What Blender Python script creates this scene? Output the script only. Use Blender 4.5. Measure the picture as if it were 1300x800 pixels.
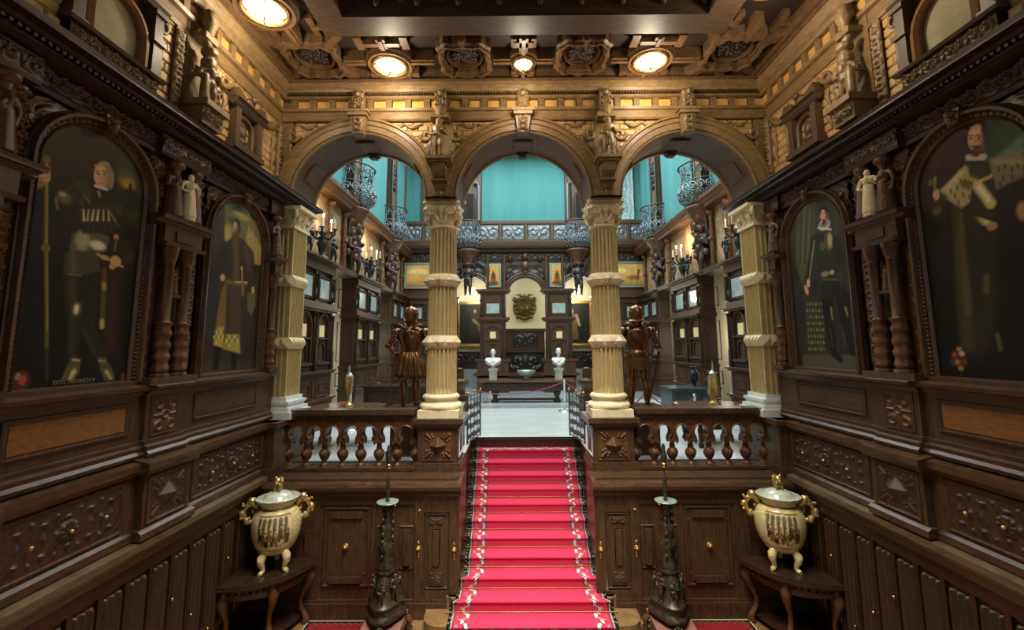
import bpy, math, random
import numpy as np
from mathutils import Matrix, Vector
PI = math.pi
for o in list(bpy.data.objects): bpy.data.objects.remove(o)
SC = bpy.context.scene
COL = SC.collection
R0 = random.Random(7)

# ------------------------------------------------------------------ camera
f_px = 575.0
CAM = (-0.18, 0.0, 4.43)
fw = Vector((3, -72, f_px)).normalized()
up = Vector((-27, 4592, f_px)); up -= fw*up.dot(fw); up.normalize()
rt = Vector((up.y*fw.z-up.z*fw.y, up.z*fw.x-up.x*fw.z, up.x*fw.y-up.y*fw.x))
if rt.x < 0: rt = -rt
# columns of camera-to-world rotation: image right, image up, image back
ex = Vector((rt.x, fw.x, up.x)); ey = Vector((rt.y, fw.y, up.y)); ez = Vector((rt.z, fw.z, up.z))
cd = bpy.data.cameras.new('camera'); cam = bpy.data.objects.new('camera', cd); COL.objects.link(cam)
cam.matrix_world = Matrix(((ex.x, ey.x, -ez.x, CAM[0]), (ex.y, ey.y, -ez.y, CAM[1]), (ex.z, ey.z, -ez.z, CAM[2]), (0, 0, 0, 1)))
cd.sensor_width = 36; cd.lens = 36*f_px/1300; cd.shift_y = -33/1300; cd.clip_start = .02; cd.clip_end = 200
SC.camera = cam

# ------------------------------------------------------------------ light
SC.view_settings.view_transform = 'Standard'; SC.view_settings.look = 'None'
SC.view_settings.gamma = 1; SC.view_settings.use_curve_mapping = False
SC.view_settings.exposure = 0.0
w = bpy.data.worlds.new('world'); SC.world = w; w.use_nodes = True
w.node_tree.nodes['Background'].inputs[0].default_value = (.80, .90, 1, 1)
w.node_tree.nodes['Background'].inputs[1].default_value = 0.12
def area(name, loc, rot, sx, sy, power, color):
    l = bpy.data.lights.new(name, 'AREA'); l.shape = 'RECTANGLE'; l.size = sx; l.size_y = sy
    l.energy = power; l.color = color
    o = bpy.data.objects.new(name, l); COL.objects.link(o); o.location = loc; o.rotation_euler = rot
    return o
area('hall_skylight', (.3, 15.2, 13.6), (0, 0, 0), 9, 10, 1700, (.88, .96, 1))
area('rear_fill_light', (0, -2.2, 5.6), (math.radians(84), 0, 0), 6.5, 4.5, 42, (1, .92, .80))  # added fill from behind the camera, no window stands there
area('stair_fill_light', (0, 4.3, 9.0), (math.radians(8), 0, 0), 3.6, 2.6, 330, (1, .90, .80)).data.spread = math.radians(76)  # added narrow fill over stairs and front wall, no ceiling fitting

# ------------------------------------------------------------------ helpers
def lin(c):
    return tuple((x/12.92 if x <= .04045 else ((x+.055)/1.055)**2.4) for x in c)
def hexc(h): return lin(tuple(int(h[i:i+2], 16)/255 for i in (0, 2, 4)))

MATS = {}
def mat(name, col, rough=.5, metal=0, noise=0, scale=6, stretch=(1, 1, 1), col2=None, bump=0, bscale=40, emit=None, estr=0, spec=.5, coat=0, trans=0):
    m = bpy.data.materials.new(name); m.use_nodes = True; n = m.node_tree.nodes; L = m.node_tree.links
    b = n['Principled BSDF']; b.inputs['Base Color'].default_value = (*col, 1); b.inputs['Roughness'].default_value = rough
    b.inputs['Metallic'].default_value = metal; b.inputs['Specular IOR Level'].default_value = spec
    if coat: b.inputs['Coat Weight'].default_value = coat; b.inputs['Coat Roughness'].default_value = .2
    if trans: b.inputs['Transmission Weight'].default_value = trans
    if emit: b.inputs['Emission Color'].default_value = (*emit, 1); b.inputs['Emission Strength'].default_value = estr
    if col2 or bump:
        tc = n.new('ShaderNodeTexCoord'); mp = n.new('ShaderNodeMapping'); mp.inputs['Scale'].default_value = stretch
        g = n.new('ShaderNodeNewGeometry')
        L.new(g.outputs['Position'], mp.inputs['Vector'])
    if col2:
        t = n.new('ShaderNodeTexNoise'); t.inputs['Scale'].default_value = scale; t.inputs['Detail'].default_value = 7; t.inputs['Roughness'].default_value = .65
        L.new(mp.outputs[0], t.inputs['Vector'])
        r = n.new('ShaderNodeValToRGB'); r.color_ramp.elements[0].color = (*col, 1); r.color_ramp.elements[1].color = (*col2, 1)
        r.color_ramp.elements[0].position = .35; r.color_ramp.elements[1].position = .68
        L.new(t.outputs['Fac'], r.inputs[0]); L.new(r.outputs[0], b.inputs['Base Color'])
    if bump:
        t2 = n.new('ShaderNodeTexNoise'); t2.inputs['Scale'].default_value = bscale; t2.inputs['Detail'].default_value = 4
        L.new(mp.outputs[0], t2.inputs['Vector'])
        bp = n.new('ShaderNodeBump'); bp.inputs['Strength'].default_value = bump; bp.inputs['Distance'].default_value = .01
        L.new(t2.outputs['Fac'], bp.inputs['Height']); L.new(bp.outputs[0], b.inputs['Normal'])
    MATS[name] = m; return m
def attr_mat(name, rough=.5, spec=.4, bump=0, coat=0, metal=0):
    m = mat(name, (.5, .5, .5), rough, spec=spec, bump=bump, coat=coat, metal=metal); n = m.node_tree.nodes
    a = n.new('ShaderNodeVertexColor'); a.layer_name = 'paint'
    m.node_tree.links.new(a.outputs['Color'], n['Principled BSDF'].inputs['Base Color']); return m

M_wood = mat('walnut_wood', hexc('38271a'), .34, col2=hexc('5d432a'), scale=5, stretch=(6, 6, 1), spec=.5, bump=.15, bscale=60)
M_woodh = mat('walnut_wood_horizontal', hexc('38271a'), .32, col2=hexc('5d432a'), scale=5, stretch=(1, 1, 7), spec=.5, bump=.15, bscale=60)
M_ledge = mat('tan_ledge_wood', hexc('4e3e2a'), .38, col2=hexc('6c5a40'), scale=5, stretch=(1, 1, 7))  # paler tan than the surrounding walnut
M_dark = mat('dark_walnut_wood', hexc('281a12'), .33, col2=hexc('402a1c'), scale=5, stretch=(2, 2, 6), spec=.5, bump=.15)
M_carve = mat('carved_walnut_wood', hexc('452c18'), .42, col2=hexc('6d4828'), scale=9, spec=.5)
M_carved = mat('carved_dark_wood', hexc('33231a'), .38, col2=hexc('4d3828'), scale=9, spec=.5)
M_oak = mat('golden_oak_wood', hexc('6a5334'), .42, col2=hexc('8d7148'), scale=4, stretch=(2, 2, 9), bump=.1)
M_oakc = mat('carved_golden_oak', hexc('6a5435'), .42, col2=hexc('8c724a'), scale=10)
M_oakd = mat('dark_oak_wood', hexc('463322'), .45, col2=hexc('5f462c'), scale=5, stretch=(2, 2, 9))  # darker brown oak for soffits, dentils and niche surrounds
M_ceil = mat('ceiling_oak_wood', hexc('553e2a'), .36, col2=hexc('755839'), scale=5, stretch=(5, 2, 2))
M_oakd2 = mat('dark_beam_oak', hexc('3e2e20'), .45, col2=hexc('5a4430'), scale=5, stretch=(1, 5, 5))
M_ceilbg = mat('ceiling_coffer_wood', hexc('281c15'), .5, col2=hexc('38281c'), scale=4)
M_inlay = mat('amber_inlay_panel', hexc('c09048'), .5, col2=hexc('d4a75e'), scale=8)
M_block = mat('tan_block_panelling', hexc('a8854e'), .5, col2=hexc('c29f68'), scale=6)
M_honey = mat('honey_burl_panel', hexc('6e4826'), .4, col2=hexc('8c6232'), scale=14, stretch=(1, 1, 3))
M_stone = mat('ochre_stone', hexc('b5a06a'), .6, col2=hexc('c8b684'), scale=5, stretch=(2, 2, 1.2), bump=.25, bscale=30)
M_ivory = mat('cream_stone', hexc('ddcda0'), .55, col2=hexc('f0e6c4'), scale=8, bump=.1)
M_marble = mat('white_marble', hexc('d5dcda'), .35, col2=hexc('eef2ef'), scale=3, bump=.03)
M_floor = mat('pale_marble_floor', hexc('cfdcdc'), .22, col2=hexc('e6efee'), scale=1.5, stretch=(.6, 3, 1))
M_greyfl = mat('grey_marble_floor', hexc('8f9aa0'), .25, col2=hexc('a8b3b8'), scale=3)
M_cream = mat('cream_plaster', hexc('eee4b8'), .8, col2=hexc('f2eac6'), scale=2)
M_teal = mat('turquoise_cloth', hexc('448888'), .85, col2=hexc('509392'), scale=.7, stretch=(2, 2, .3))
M_gold = mat('gilded_metal', hexc('c9a04c'), .35, metal=.8, col2=hexc('e3c37a'), scale=20)
M_crest = mat('dark_gilt_crest', hexc('4a3d22'), .4, metal=.5, col2=hexc('86703c'), scale=14)
M_brass2 = mat('old_brass_fitting', hexc('9a7c46'), .4, metal=.6)
M_brass = mat('polished_brass', hexc('d8b668'), .2, metal=1)
M_bronze = mat('copper_bronze_armour', hexc('6a4a31'), .27, metal=.85, col2=hexc('8f6a4a'), scale=9)
M_bronzed = mat('dark_bronze_mail', hexc('5a4020'), .5, metal=.6, col2=hexc('75562c'), scale=60)
M_green = mat('dark_green_bronze', hexc('2c2a20'), .38, metal=.55, col2=hexc('5a553c'), scale=18)
M_verd = mat('blue_green_patina_metal', hexc('8ba59a'), .35, metal=.5, col2=hexc('a9beb0'), scale=20)
M_iron = mat('silvered_wrought_iron', hexc('545c62'), .35, metal=.55, col2=hexc('8b959b'), scale=15)
M_black = mat('black_patinated_metal', hexc('1d2226'), .35, metal=.5, col2=hexc('39424a'), scale=15)
M_steel = mat('brushed_steel', hexc('c4cacc'), .3, metal=.9)
M_rope = mat('crimson_rope', hexc('a03a64'), .7)
M_shade = mat('dark_recess_wood', hexc('1c120c'), .6)
M_glass = mat('lit_lamp_glass', (1, .97, .9), .3, emit=(1, .96, .9), estr=5)
M_globe = mat('lit_milk_glass', (1, .97, .9), .3, emit=(1, .97, .88), estr=2.5)
M_flame = mat('lit_candle_bulb', (1, .9, .7), .3, emit=(1, .86, .6), estr=45)
M_candle = mat('candle_wax', hexc('efe6cf'), .6)
M_mirror = mat('leaded_glass_pane', hexc('b9cdcb'), .12, metal=.0, spec=.8, col2=hexc('93aaa8'), scale=3)
M_silver = mat('aged_mirror_glass', hexc('8c8060'), .7, col2=hexc('aa9e7c'), scale=3, spec=.3)
M_yglass = mat('glowing_amber_pane', hexc('d8c890'), .2, emit=hexc('e8d8a0'), estr=.25)  # faint glow put into the pane itself, no lamp behind it
M_mural = mat('painted_mural', hexc('7c5c3a'), .5, col2=hexc('c0a880'), scale=5, bump=.1)
M_pink = mat('rose_stone', hexc('7a5448'), .4, col2=hexc('8d6658'), scale=6)
M_grey = mat('grey_lacquer_chest', hexc('3c464a'), .3, col2=hexc('4c585c'), scale=4)
M_red = mat('crimson_velvet', hexc('c8183a'), .8)
M_text = mat('gilt_lettering', hexc('8d7f4a'), .6)
M_acryl = mat('clear_acrylic', (.9, .95, .95), .05, trans=.9)
M_paint = attr_mat('oil_paint_canvas', .55, .2)
M_carpet = attr_mat('woven_carpet', .9, .1, bump=.3)
M_pot = attr_mat('glazed_satsuma_porcelain', .18, .6, coat=.5)
M_tapes = attr_mat('woven_tapestry', .85, .1)

class MB:
    def __init__(s, M=None): s.v = []; s.f = []; s.sm = []; s.M = M; s.c = None; s.n = 0
    def add(s, V, F, smooth=False):
        V = np.asarray(V, float).reshape(-1, 3)
        if s.M is not None:
            Mx = np.array(s.M); V = V@Mx[:3, :3].T+Mx[:3, 3]
            if np.linalg.det(Mx[:3, :3]) < 0: F = [tuple(reversed(q)) for q in F]
        k = s.n; s.v.append(V); s.n += len(V)
        s.f += [tuple(i+k for i in q) for q in F]; s.sm += [smooth]*len(F); return s
    def box(s, x0, x1, y0, y1, z0, z1, b=0):
        if x1 < x0: x0, x1 = x1, x0
        if y1 < y0: y0, y1 = y1, y0
        if z1 < z0: z0, z1 = z1, z0
        V = [(x0, y0, z0), (x1, y0, z0), (x1, y1, z0), (x0, y1, z0), (x0, y0, z1), (x1, y0, z1), (x1, y1, z1), (x0, y1, z1)]
        return s.add(V, [(0, 3, 2, 1), (4, 5, 6, 7), (0, 1, 5, 4), (1, 2, 6, 5), (2, 3, 7, 6), (3, 0, 4, 7)])
    def loft(s, rings, closed=True, caps=True, smooth=True):
        n = len(rings[0]); V = [p for r in rings for p in r]; F = []
        for i in range(len(rings)-1):
            for j in range(n if closed else n-1):
                a = i*n+j; b_ = i*n+(j+1) % n; F.append((a, b_, b_+n, a+n))
        s.add(V, F, smooth)
        if caps and closed:
            s.add(list(rings[0]), [tuple(reversed(range(n)))], False); s.add(list(rings[-1]), [tuple(range(n))], False)
        return s
    def lathe(s, prof, c=(0, 0, 0), seg=24, smooth=True, mod=None, a0=0, a1=2*PI, sx=1, sy=1):
        closed = abs(a1-a0-2*PI) < 1e-6; rings = []
        m = seg if closed else seg+1
        for r, z in prof:
            ring = []
            for j in range(m):
                a = a0+(a1-a0)*j/seg; rr = r*(mod(a, z) if mod else 1)
                ring.append((c[0]+rr*math.cos(a)*sx, c[1]+rr*math.sin(a)*sy, c[2]+z))
            rings.append(ring)
        return s.loft(rings, closed=closed, caps=closed, smooth=smooth)
    def prism(s, poly, axis, a, b, smooth=False):
        # poly 2d points; axis = 0,1,2 : extrusion axis, polygon in the two others (in order)
        def P(p, t):
            q = list(p); q.insert(axis, t); return q
        n = len(poly)
        V = [P(p, a) for p in poly]+[P(p, b) for p in poly]
        F = [(i, (i+1) % n, (i+1) % n+n, i+n) for i in range(n)]
        s.add(V, F, smooth); s.add([P(p, a) for p in poly], [tuple(reversed(range(n)))]); s.add([P(p, b) for p in poly], [tuple(range(n))])
        return s
    def mould(s, prof, u0, u1, smooth=False):
        # frame coordinates (u, v, n): profile list of (n, v) extruded in u
        return s.prism([(v, n) for n, v in prof], 0, u0, u1, smooth)
    def tube(s, path, r, seg=8, caps=True, closed=False):
        path = [Vector(p) for p in path]; n = len(path); rings = []
        rad = r if isinstance(r, (list, tuple)) else [r]*n
        prev = None
        for i, p in enumerate(path):
            if closed: t = path[(i+1) % n]-path[i-1]
            else: t = path[min(i+1, n-1)]-path[max(i-1, 0)]
            if t.length < 1e-9: t = Vector((0, 0, 1))
            t.normalize()
            if prev is None: a = t.orthogonal().normalized()
            else:
                a = prev-t*prev.dot(t)
                a = a.normalized() if a.length > 1e-6 else t.orthogonal().normalized()
            prev = a; b = t.cross(a)
            rings.append([tuple(p+(a*math.cos(2*PI*j/seg)+b*math.sin(2*PI*j/seg))*rad[i]) for j in range(seg)])
        if closed: rings.append(rings[0])
        return s.loft(rings, caps=caps and not closed)
    def ell(s, c, r, seg=12, rot=None):
        if not isinstance(r, (tuple, list)): r = (r, r, r)
        rings = []; m = max(4, seg//2)
        for i in range(m+1):
            a = -PI/2+PI*i/m; z = math.sin(a); q = max(math.cos(a), .02)
            ring = []
            for j in range(seg):
                p = Vector((r[0]*q*math.cos(2*PI*j/seg), r[1]*q*math.sin(2*PI*j/seg), r[2]*z))
                if rot is not None: p = rot@p
                ring.append((c[0]+p.x, c[1]+p.y, c[2]+p.z))
            rings.append(ring)
        return s.loft(rings)
    def cap(s, a, b, ra, rb, seg=10):
        s.tube([a, b], [ra, rb], seg); s.ell(a, ra, seg); s.ell(b, rb, seg); return s
    def grid(s, P, smooth=True, colors=None):
        # P : array (nu, nv, 3)
        nu, nv = P.shape[:2]
        F = [(i*nv+j, (i+1)*nv+j, (i+1)*nv+j+1, i*nv+j+1) for i in range(nu-1) for j in range(nv-1)]
        s.add(P.reshape(-1, 3), F, smooth)
        if colors is not None: s.c = colors.reshape(-1, 3) if s.c is None else np.vstack([s.c, colors.reshape(-1, 3)])
        return s
    def relief(s, u0, u1, v0, v1, n0, depth, fn, res=.012, smooth=True):
        nu = max(8, int((u1-u0)/res)); nv = max(8, int((v1-v0)/res)); nu = min(nu, 240); nv = min(nv, 240)
        U, Vv = np.meshgrid(np.linspace(0, 1, nu), np.linspace(0, 1, nv), indexing='ij')
        W, H = u1-u0, v1-v0
        h = np.clip(fn(U*W, Vv*H, W, H), -1, 1.5)
        e = np.minimum(np.minimum(U*W, (1-U)*W), np.minimum(Vv*H, (1-Vv)*H)); h = h*np.clip(e/.008, 0, 1)
        P = np.stack([u0+U*W, v0+Vv*H, n0+.004+depth*h], -1)
        return s.grid(P, smooth)
    def frame(s, u0, u1, v0, v1, n0, wd, prof=None):
        # picture-frame moulding in (u,v,n): prof (offset outward 0..1, height)
        prof = prof or [(0, 0), (.1, .6), (.35, .5), (.5, 1), (.8, 1), (1, .55), (1, 0)]
        rings = []
        for o_, h in prof:
            d = o_*wd; hh = n0+h*wd*.5
            rings.append([(u0-d, v0-d, hh), (u1+d, v0-d, hh), (u1+d, v1+d, hh), (u0-d, v1+d, hh)])
        return s.loft(rings, caps=False, smooth=False)
    def build(s, name, material, parent=None, loc=None, kind=None):
        V = np.vstack(s.v); 
        if parent is not None: base = Vector(WORLD[parent.name]); origin = base
        else:
            origin = Vector(loc) if loc is not None else Vector(((V[:, 0].min()+V[:, 0].max())/2, (V[:, 1].min()+V[:, 1].max())/2, V[:, 2].min()))
        me = bpy.data.meshes.new(name); me.from_pydata((V-np.array(origin)).tolist(), [], s.f)
        me.polygons.foreach_set('use_smooth', s.sm)
        if s.c is not None:
            a = me.color_attributes.new('paint', 'FLOAT_COLOR', 'POINT')
            cc = np.ones((len(V), 4), np.float32); cc[:len(s.c), :3] = s.c; a.data.foreach_set('color', cc.ravel())
        me.materials.append(material); me.update()
        o = bpy.data.objects.new(name, me); COL.objects.link(o)
        if parent is not None: o.parent = parent; WORLD[o.name] = tuple(origin)
        else: o.location = origin; WORLD[o.name] = tuple(origin)
        if kind: o['kind'] = kind
        return o
WORLD = {}
def thing(name, label, cat, loc=(0, 0, 0), group=None, kind=None):
    o = bpy.data.objects.new(name, None); COL.objects.link(o); o.location = loc; WORLD[o.name] = tuple(loc); o.empty_display_size = .1
    if kind: o['kind'] = kind; return o
    o['label'] = label; o['category'] = cat
    if group: o['group'] = group
    return o
def tag(o, label, cat, group=None):
    o['label'] = label; o['category'] = cat
    if group: o['group'] = group
    return o
def dup(root, loc, label=None, rotz=None, mirror=False, scale=None):
    r = root.copy(); COL.objects.link(r); r.location = loc
    if rotz is not None: r.rotation_euler = (0, 0, rotz)
    if mirror: r.scale = (-root.scale[0], root.scale[1], root.scale[2])
    if scale: r.scale = tuple(a*scale for a in r.scale)
    if label: r['label'] = label
    for ch in root.children:
        c = ch.copy(); COL.objects.link(c); c.parent = r
        for g in ch.children:
            d = g.copy(); COL.objects.link(d); d.parent = c
    return r
def remesh(o, vox=.012, smooth=2):
    m = o.modifiers.new('remesh', 'REMESH'); m.mode = 'VOXEL'; m.voxel_size = vox; m.use_smooth_shade = True
    if smooth:
        k = o.modifiers.new('smooth', 'SMOOTH'); k.factor = .5; k.iterations = smooth
    return o
def side_frame(sg):      # (u, v, n) -> world ; u along the wall, v up, n towards the room
    return Matrix(((0, 0, -sg, sg*4.41), (1, 0, 0, 0), (0, 1, 0, 0), (0, 0, 0, 1)))
def front_frame(y, x0=0):  # plane facing the viewer, n towards the camera
    return Matrix(((1, 0, 0, x0), (0, 0, -1, y), (0, 1, 0, 0), (0, 0, 0, 1)))

# ---- carved ornament height functions
def spir(x, y, cx, cy, R, d=1, ph=0.):
    dx, dy = x-cx, y-cy; r = np.hypot(dx, dy)+1e-9; th = np.arctan2(dy, dx)
    s = d*th/(2*PI)+1.7*np.sqrt(r/R)+ph
    h = (.5+.5*np.cos(2*PI*s))**.8*(.8+.2*np.cos(th*7+r/R*9))
    h = np.maximum(h, 1.2*np.exp(-(r/(.16*R))**2))
    return h*np.clip((R-r)/(R*.12), 0, 1)
def rinceau(u, v, W, H):
    n = max(1, round(W/(H*.95))); L = W/n; h = np.zeros_like(u)
    for i in range(n):
        c = (i+.5)*L; d = 1 if i % 2 else -1
        h = np.maximum(h, spir(u, v, c, H*(.5+.04*d), min(L, H)*.52, d, .2*d))
        for k in (-1, 1): h = np.maximum(h, .8*np.exp(-(((u-c-L/2)/(L*.1))**2+((v-H*(.5+.28*k))/(H*.16))**2)))
    return h
def grot(u, v, W, H):
    x = np.abs(u-W/2); h = np.zeros_like(u); n = max(1, round(H/(W*.55))); L = H/n
    for i in range(n):
        c = (i+.5)*L
        h = np.maximum(h, spir(x, v, W*.26, c, min(W*.24, L*.55), 1 if i % 2 else -1, .3))
        h = np.maximum(h, np.exp(-((x/(W*.09))**2+((v-c)/(L*.3))**2)))
        h = np.maximum(h, .7*np.exp(-(((x-W*.3)/(W*.12))**2+((v-c-L*.5)/(L*.12))**2)))
    return h
def grille(u, v, W, H):
    x = (u-W/2)/W*2; y = (v-H/2)/H*2; r = np.hypot(x*1.0, y*1.3)
    h = np.exp(-((r-.28)/.07)**2)
    for sx in (-1, 1):
        for sy in (-1, 1):
            rr = np.hypot(x-sx*.55, (y-sy*.62)*1.3); h = np.maximum(h, np.exp(-((rr-.30)/.07)**2)); rr2 = np.hypot(x-sx*.42, (y-sy*.42)*1.3); h = np.maximum(h, .9*np.exp(-((rr2-.14)/.06)**2))
    h = np.maximum(h, np.exp(-(x/.06)**2)*(r > .28)); h = np.maximum(h, np.exp(-((y)/.05)**2)*(r > .28))
    return h
def bosses(u, v, W, H):
    h = .10*(np.sin(u*80)*np.sin(v*80) > .3)
    n = max(3, int(round(W/.22))); L = W/n
    for i in range(n):
        c = (i+.5)*L
        for k, zz in ((0, .5), (-1, .2), (1, .8)):
            a = np.abs(u-c)/(.035 if k == 0 else .045); b = np.abs(v-H*zz)/(.06 if k == 0 else .018)
            h = np.maximum(h, np.clip(1.1-(a+b)*.9, 0, 1))
        h = np.maximum(h, .9*np.exp(-((np.hypot(u-c-L/2, v-H*.12))/.016)**2)); h = np.maximum(h, .9*np.exp(-((np.hypot(u-c-L/2, v-H*.88))/.016)**2))
        if i % 2: h = np.maximum(h, 1.0*np.exp(-((np.hypot(u-c-L/2, v-H*.5))/.03)**2))
    r = np.hypot(u-W/2, v-H/2); h = np.maximum(h, (r < .085)*(.8+.3*np.cos(np.arctan2(v-H/2, u-W/2)*10)*(r > .04))); return h
def blocks(u, v, W, H, bw=.24, bh=.13):
    row = np.floor(v/bh); uu = u/bw+.5*(row % 2); a = np.abs(uu-np.floor(uu)-.5)*2*bw/2; b = np.abs(v/bh-row-.5)*2*bh/2
    return np.clip(np.minimum(bw/2-a, bh/2-b)/.016, 0, 1)
def burst(u, v, W, H):    # diamond boss with leaf corners
    x = np.abs(u-W/2)/(W/2); y = np.abs(v-H/2)/(H/2)
    h = np.clip(1.35*(1-(x+y)/.62), 0, 1.4)
    for k in (.62, .8):
        h = np.maximum(h, .3*np.exp(-((np.hypot(x-k, y-.55*k))/.06)**2)); h = np.maximum(h, .3*np.exp(-((np.hypot(x-.55*k, y-k))/.06)**2))
    a = np.arctan2(y, x); rr = np.hypot(x-.72, y-.72)
    return np.maximum(h, .3*np.exp(-((x-y)/.10)**2)*((x+y) > 1.0)*((x+y) < 1.75))

# ---- painter for canvases, carpets and porcelain
class Paint:
    def __init__(s, X, Y, bg): s.X, s.Y = X, Y; s.C = np.ones(X.shape+(3,))*np.array(lin(bg))
    def mix(s, m, c): m = np.clip(m, 0, 1)[..., None]; s.C = s.C*(1-m)+np.array(lin(c))*m; return s
    def ell(s, cx, cy, rx, ry, c, soft=.15, a=1, rot=0):
        dx, dy = s.X-cx, s.Y-cy; q, t = math.cos(rot), math.sin(rot)
        d = np.hypot((dx*q+dy*t)/rx, (-dx*t+dy*q)/ry); return s.mix(a*np.clip((1-d)/soft+.5, 0, 1), c)
    def cap(s, x0, y0, x1, y1, r0, r1, c, soft=.012, a=1):
        dx, dy = x1-x0, y1-y0; t = np.clip(((s.X-x0)*dx+(s.Y-y0)*dy)/(dx*dx+dy*dy+1e-9), 0, 1)
        d = np.hypot(s.X-x0-t*dx, s.Y-y0-t*dy)-(r0+(r1-r0)*t); return s.mix(a*np.clip(-d/soft+.5, 0, 1), c)
    def poly(s, pts, c, soft=.01, a=1):
        ins = np.zeros(s.X.shape, bool); D = np.full(s.X.shape, 1e9); n = len(pts)
        for i in range(n):
            x0, y0 = pts[i]; x1, y1 = pts[(i+1) % n]
            if y0 != y1: ins ^= ((s.Y < y0) != (s.Y < y1)) & (s.X < (x1-x0)*(s.Y-y0)/(y1-y0)+x0)
            t = np.clip(((s.X-x0)*(x1-x0)+(s.Y-y0)*(y1-y0))/((x1-x0)**2+(y1-y0)**2+1e-9), 0, 1)
            D = np.minimum(D, np.hypot(s.X-x0-t*(x1-x0), s.Y-y0-t*(y1-y0)))
        return s.mix(a*np.clip(np.where(ins, D, -D)/soft+.5, 0, 1), c)
    def noise(s, amp, sc, seed=0):
        r = np.random.RandomState(seed); N = np.zeros(s.X.shape)
        for k in range(14):
            a = r.rand()*6.28; fr = sc*(.6+2.2*r.rand()); N += np.sin((s.X*math.cos(a)+s.Y*math.sin(a))*fr+r.rand()*6.28+1.5*np.sin(s.Y*fr*.7+k))
        s.C = np.clip(s.C*(1+amp*N[..., None]/3.5), 0, 1); return s

def relief_mask(mb, u0, u1, v0, v1, n0, depth, fn, keep, res=.012):
    nu = max(8, min(240, int((u1-u0)/res))); nv = max(8, min(240, int((v1-v0)/res)))
    U, V = np.meshgrid(np.linspace(u0, u1, nu), np.linspace(v0, v1, nv), indexing='ij')
    h = fn(U-u0, V-v0, u1-u0, v1-v0); K = keep(U, V)
    P = np.stack([U, V, n0+.004+depth*h], -1).reshape(-1, 3)
    F = [(i*nv+j, (i+1)*nv+j, (i+1)*nv+j+1, i*nv+j+1) for i in range(nu-1) for j in range(nv-1) if K[i, j] and K[i+1, j+1] and K[i+1, j] and K[i, j+1]]
    return mb.add(P, F, True)
def sweep(mb, path, prof, closed=False, smooth=False):
    n = len(path); rings = []
    for i, (x, y) in enumerate(path):
        if closed: a, b = path[i-1], path[(i+1) % n]
        else: a, b = path[max(i-1, 0)], path[min(i+1, n-1)]
        d1 = Vector((x-a[0], y-a[1])); d2 = Vector((b[0]-x, b[1]-y))
        if d1.length < 1e-9: d1 = d2
        if d2.length < 1e-9: d2 = d1
        d1.normalize(); d2.normalize(); t = (d1+d2).normalized(); nx, ny = -t.y, t.x; k = 1/max(.5, t.dot(d1))
        rings.append([(x+nx*o*k, y+ny*o*k, h) for o, h in prof])
    if closed: rings.append(rings[0])
    return mb.loft(rings, closed=False, caps=False, smooth=smooth)
def arch_path(c, a, spring, b, v0, seg=28):
    # from lower right up over the crown to lower left, so +offset points outward? (left normal)
    P = [(c-a, v0), (c-a, spring)]+[(c-a*math.cos(PI*i/seg), spring+b*math.sin(PI*i/seg)) for i in range(1, seg)]+[(c+a, spring), (c+a, v0)]
    return P
def ogee(n0, n1, v0, v1, steps=6):
    # cornice profile from (n0,v0) outwards to (n1,v1)
    P = [(n0, v0)]
    for i in range(1, steps):
        t = i/steps; P.append((n0+(n1-n0)*(t+.13*math.sin(2*PI*t)), v0+(v1-v0)*t))
        if i % 2 == 0: P.append((P[-1][0]+.012, P[-1][1]))
    P += [(n1, v1-.02), (n1, v1)]
    return P
def figure(mb, c, H, s=1, pose='stand', seg=10, wings=False, robe=False, face=(0, -1), arms=None):
    """one figure of height H standing at c, facing -Y by default; blended by the remesh modifier"""
    fx, fy = face; rx, ry = -fy, fx
    def P(x, y, z): return (c[0]+(x*rx+(-y)*fx*1)*H*1.0, c[1]+(x*ry+(-y)*fy)*H, c[2]+z*H)
    r = lambda q: q*H*s
    mb.ell(P(0, -.01, .91), (r(.055), r(.06), r(.075)), seg); mb.cap(P(0, 0, .80), P(0, 0, .88), r(.035), r(.03), seg)
    mb.ell(P(0, -.065, .905), r(.014), 6)
    mb.ell(P(0, 0, .72), (r(.105), r(.075), r(.12)), seg); mb.ell(P(0, 0, .58), (r(.085), r(.07), r(.10)), seg); mb.ell(P(0, 0, .5), (r(.1), r(.08), r(.08)), seg)
    mb.cap(P(-.11, 0, .78), P(.11, 0, .78), r(.045), r(.045), seg)
    if robe:
        mb.tube([P(0, 0, .62), P(0, 0, .4), P(0, 0, .2), P(0, 0, .02)], [r(.09), r(.11), r(.125), r(.14)], seg+4)
        for k in range(6):
            a = k*1.05; mb.cap(P(.09*math.cos(a), .09*math.sin(a), .5), P(.13*math.cos(a), .13*math.sin(a), .03), r(.02), r(.03), 6)
    else:
        for q, kf in ((-1, .03), (1, -.04)):
            mb.cap(P(.055*q, 0, .5), P(.07*q, -.03+kf, .27), r(.062), r(.045), seg); mb.cap(P(.07*q, -.03+kf, .27), P(.075*q, kf, .05), r(.042), r(.027), seg)
            mb.cap(P(.075*q, kf+.01, .025), P(.085*q, kf-.075, .018), r(.026), r(.02), 8)
    A = arms or [((-.15, 0, .76), (-.2, -.02, .6), (-.09, -.12, .55)), ((.15, 0, .76), (.2, 0, .6), (.12, -.12, .68))]
    for a, b, d in A:
        mb.cap(P(*a), P(*b), r(.036), r(.03), seg); mb.cap(P(*b), P(*d), r(.028), r(.021), seg); mb.ell(P(*d), r(.028), 8)
    if wings:
        for q in (-1, 1):
            for k in range(4): mb.cap(P(.05*q, .06, .74), P(q*(.2+.02*k), .12, .86-.09*k), r(.03), r(.018), 6)
    return mb

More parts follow.
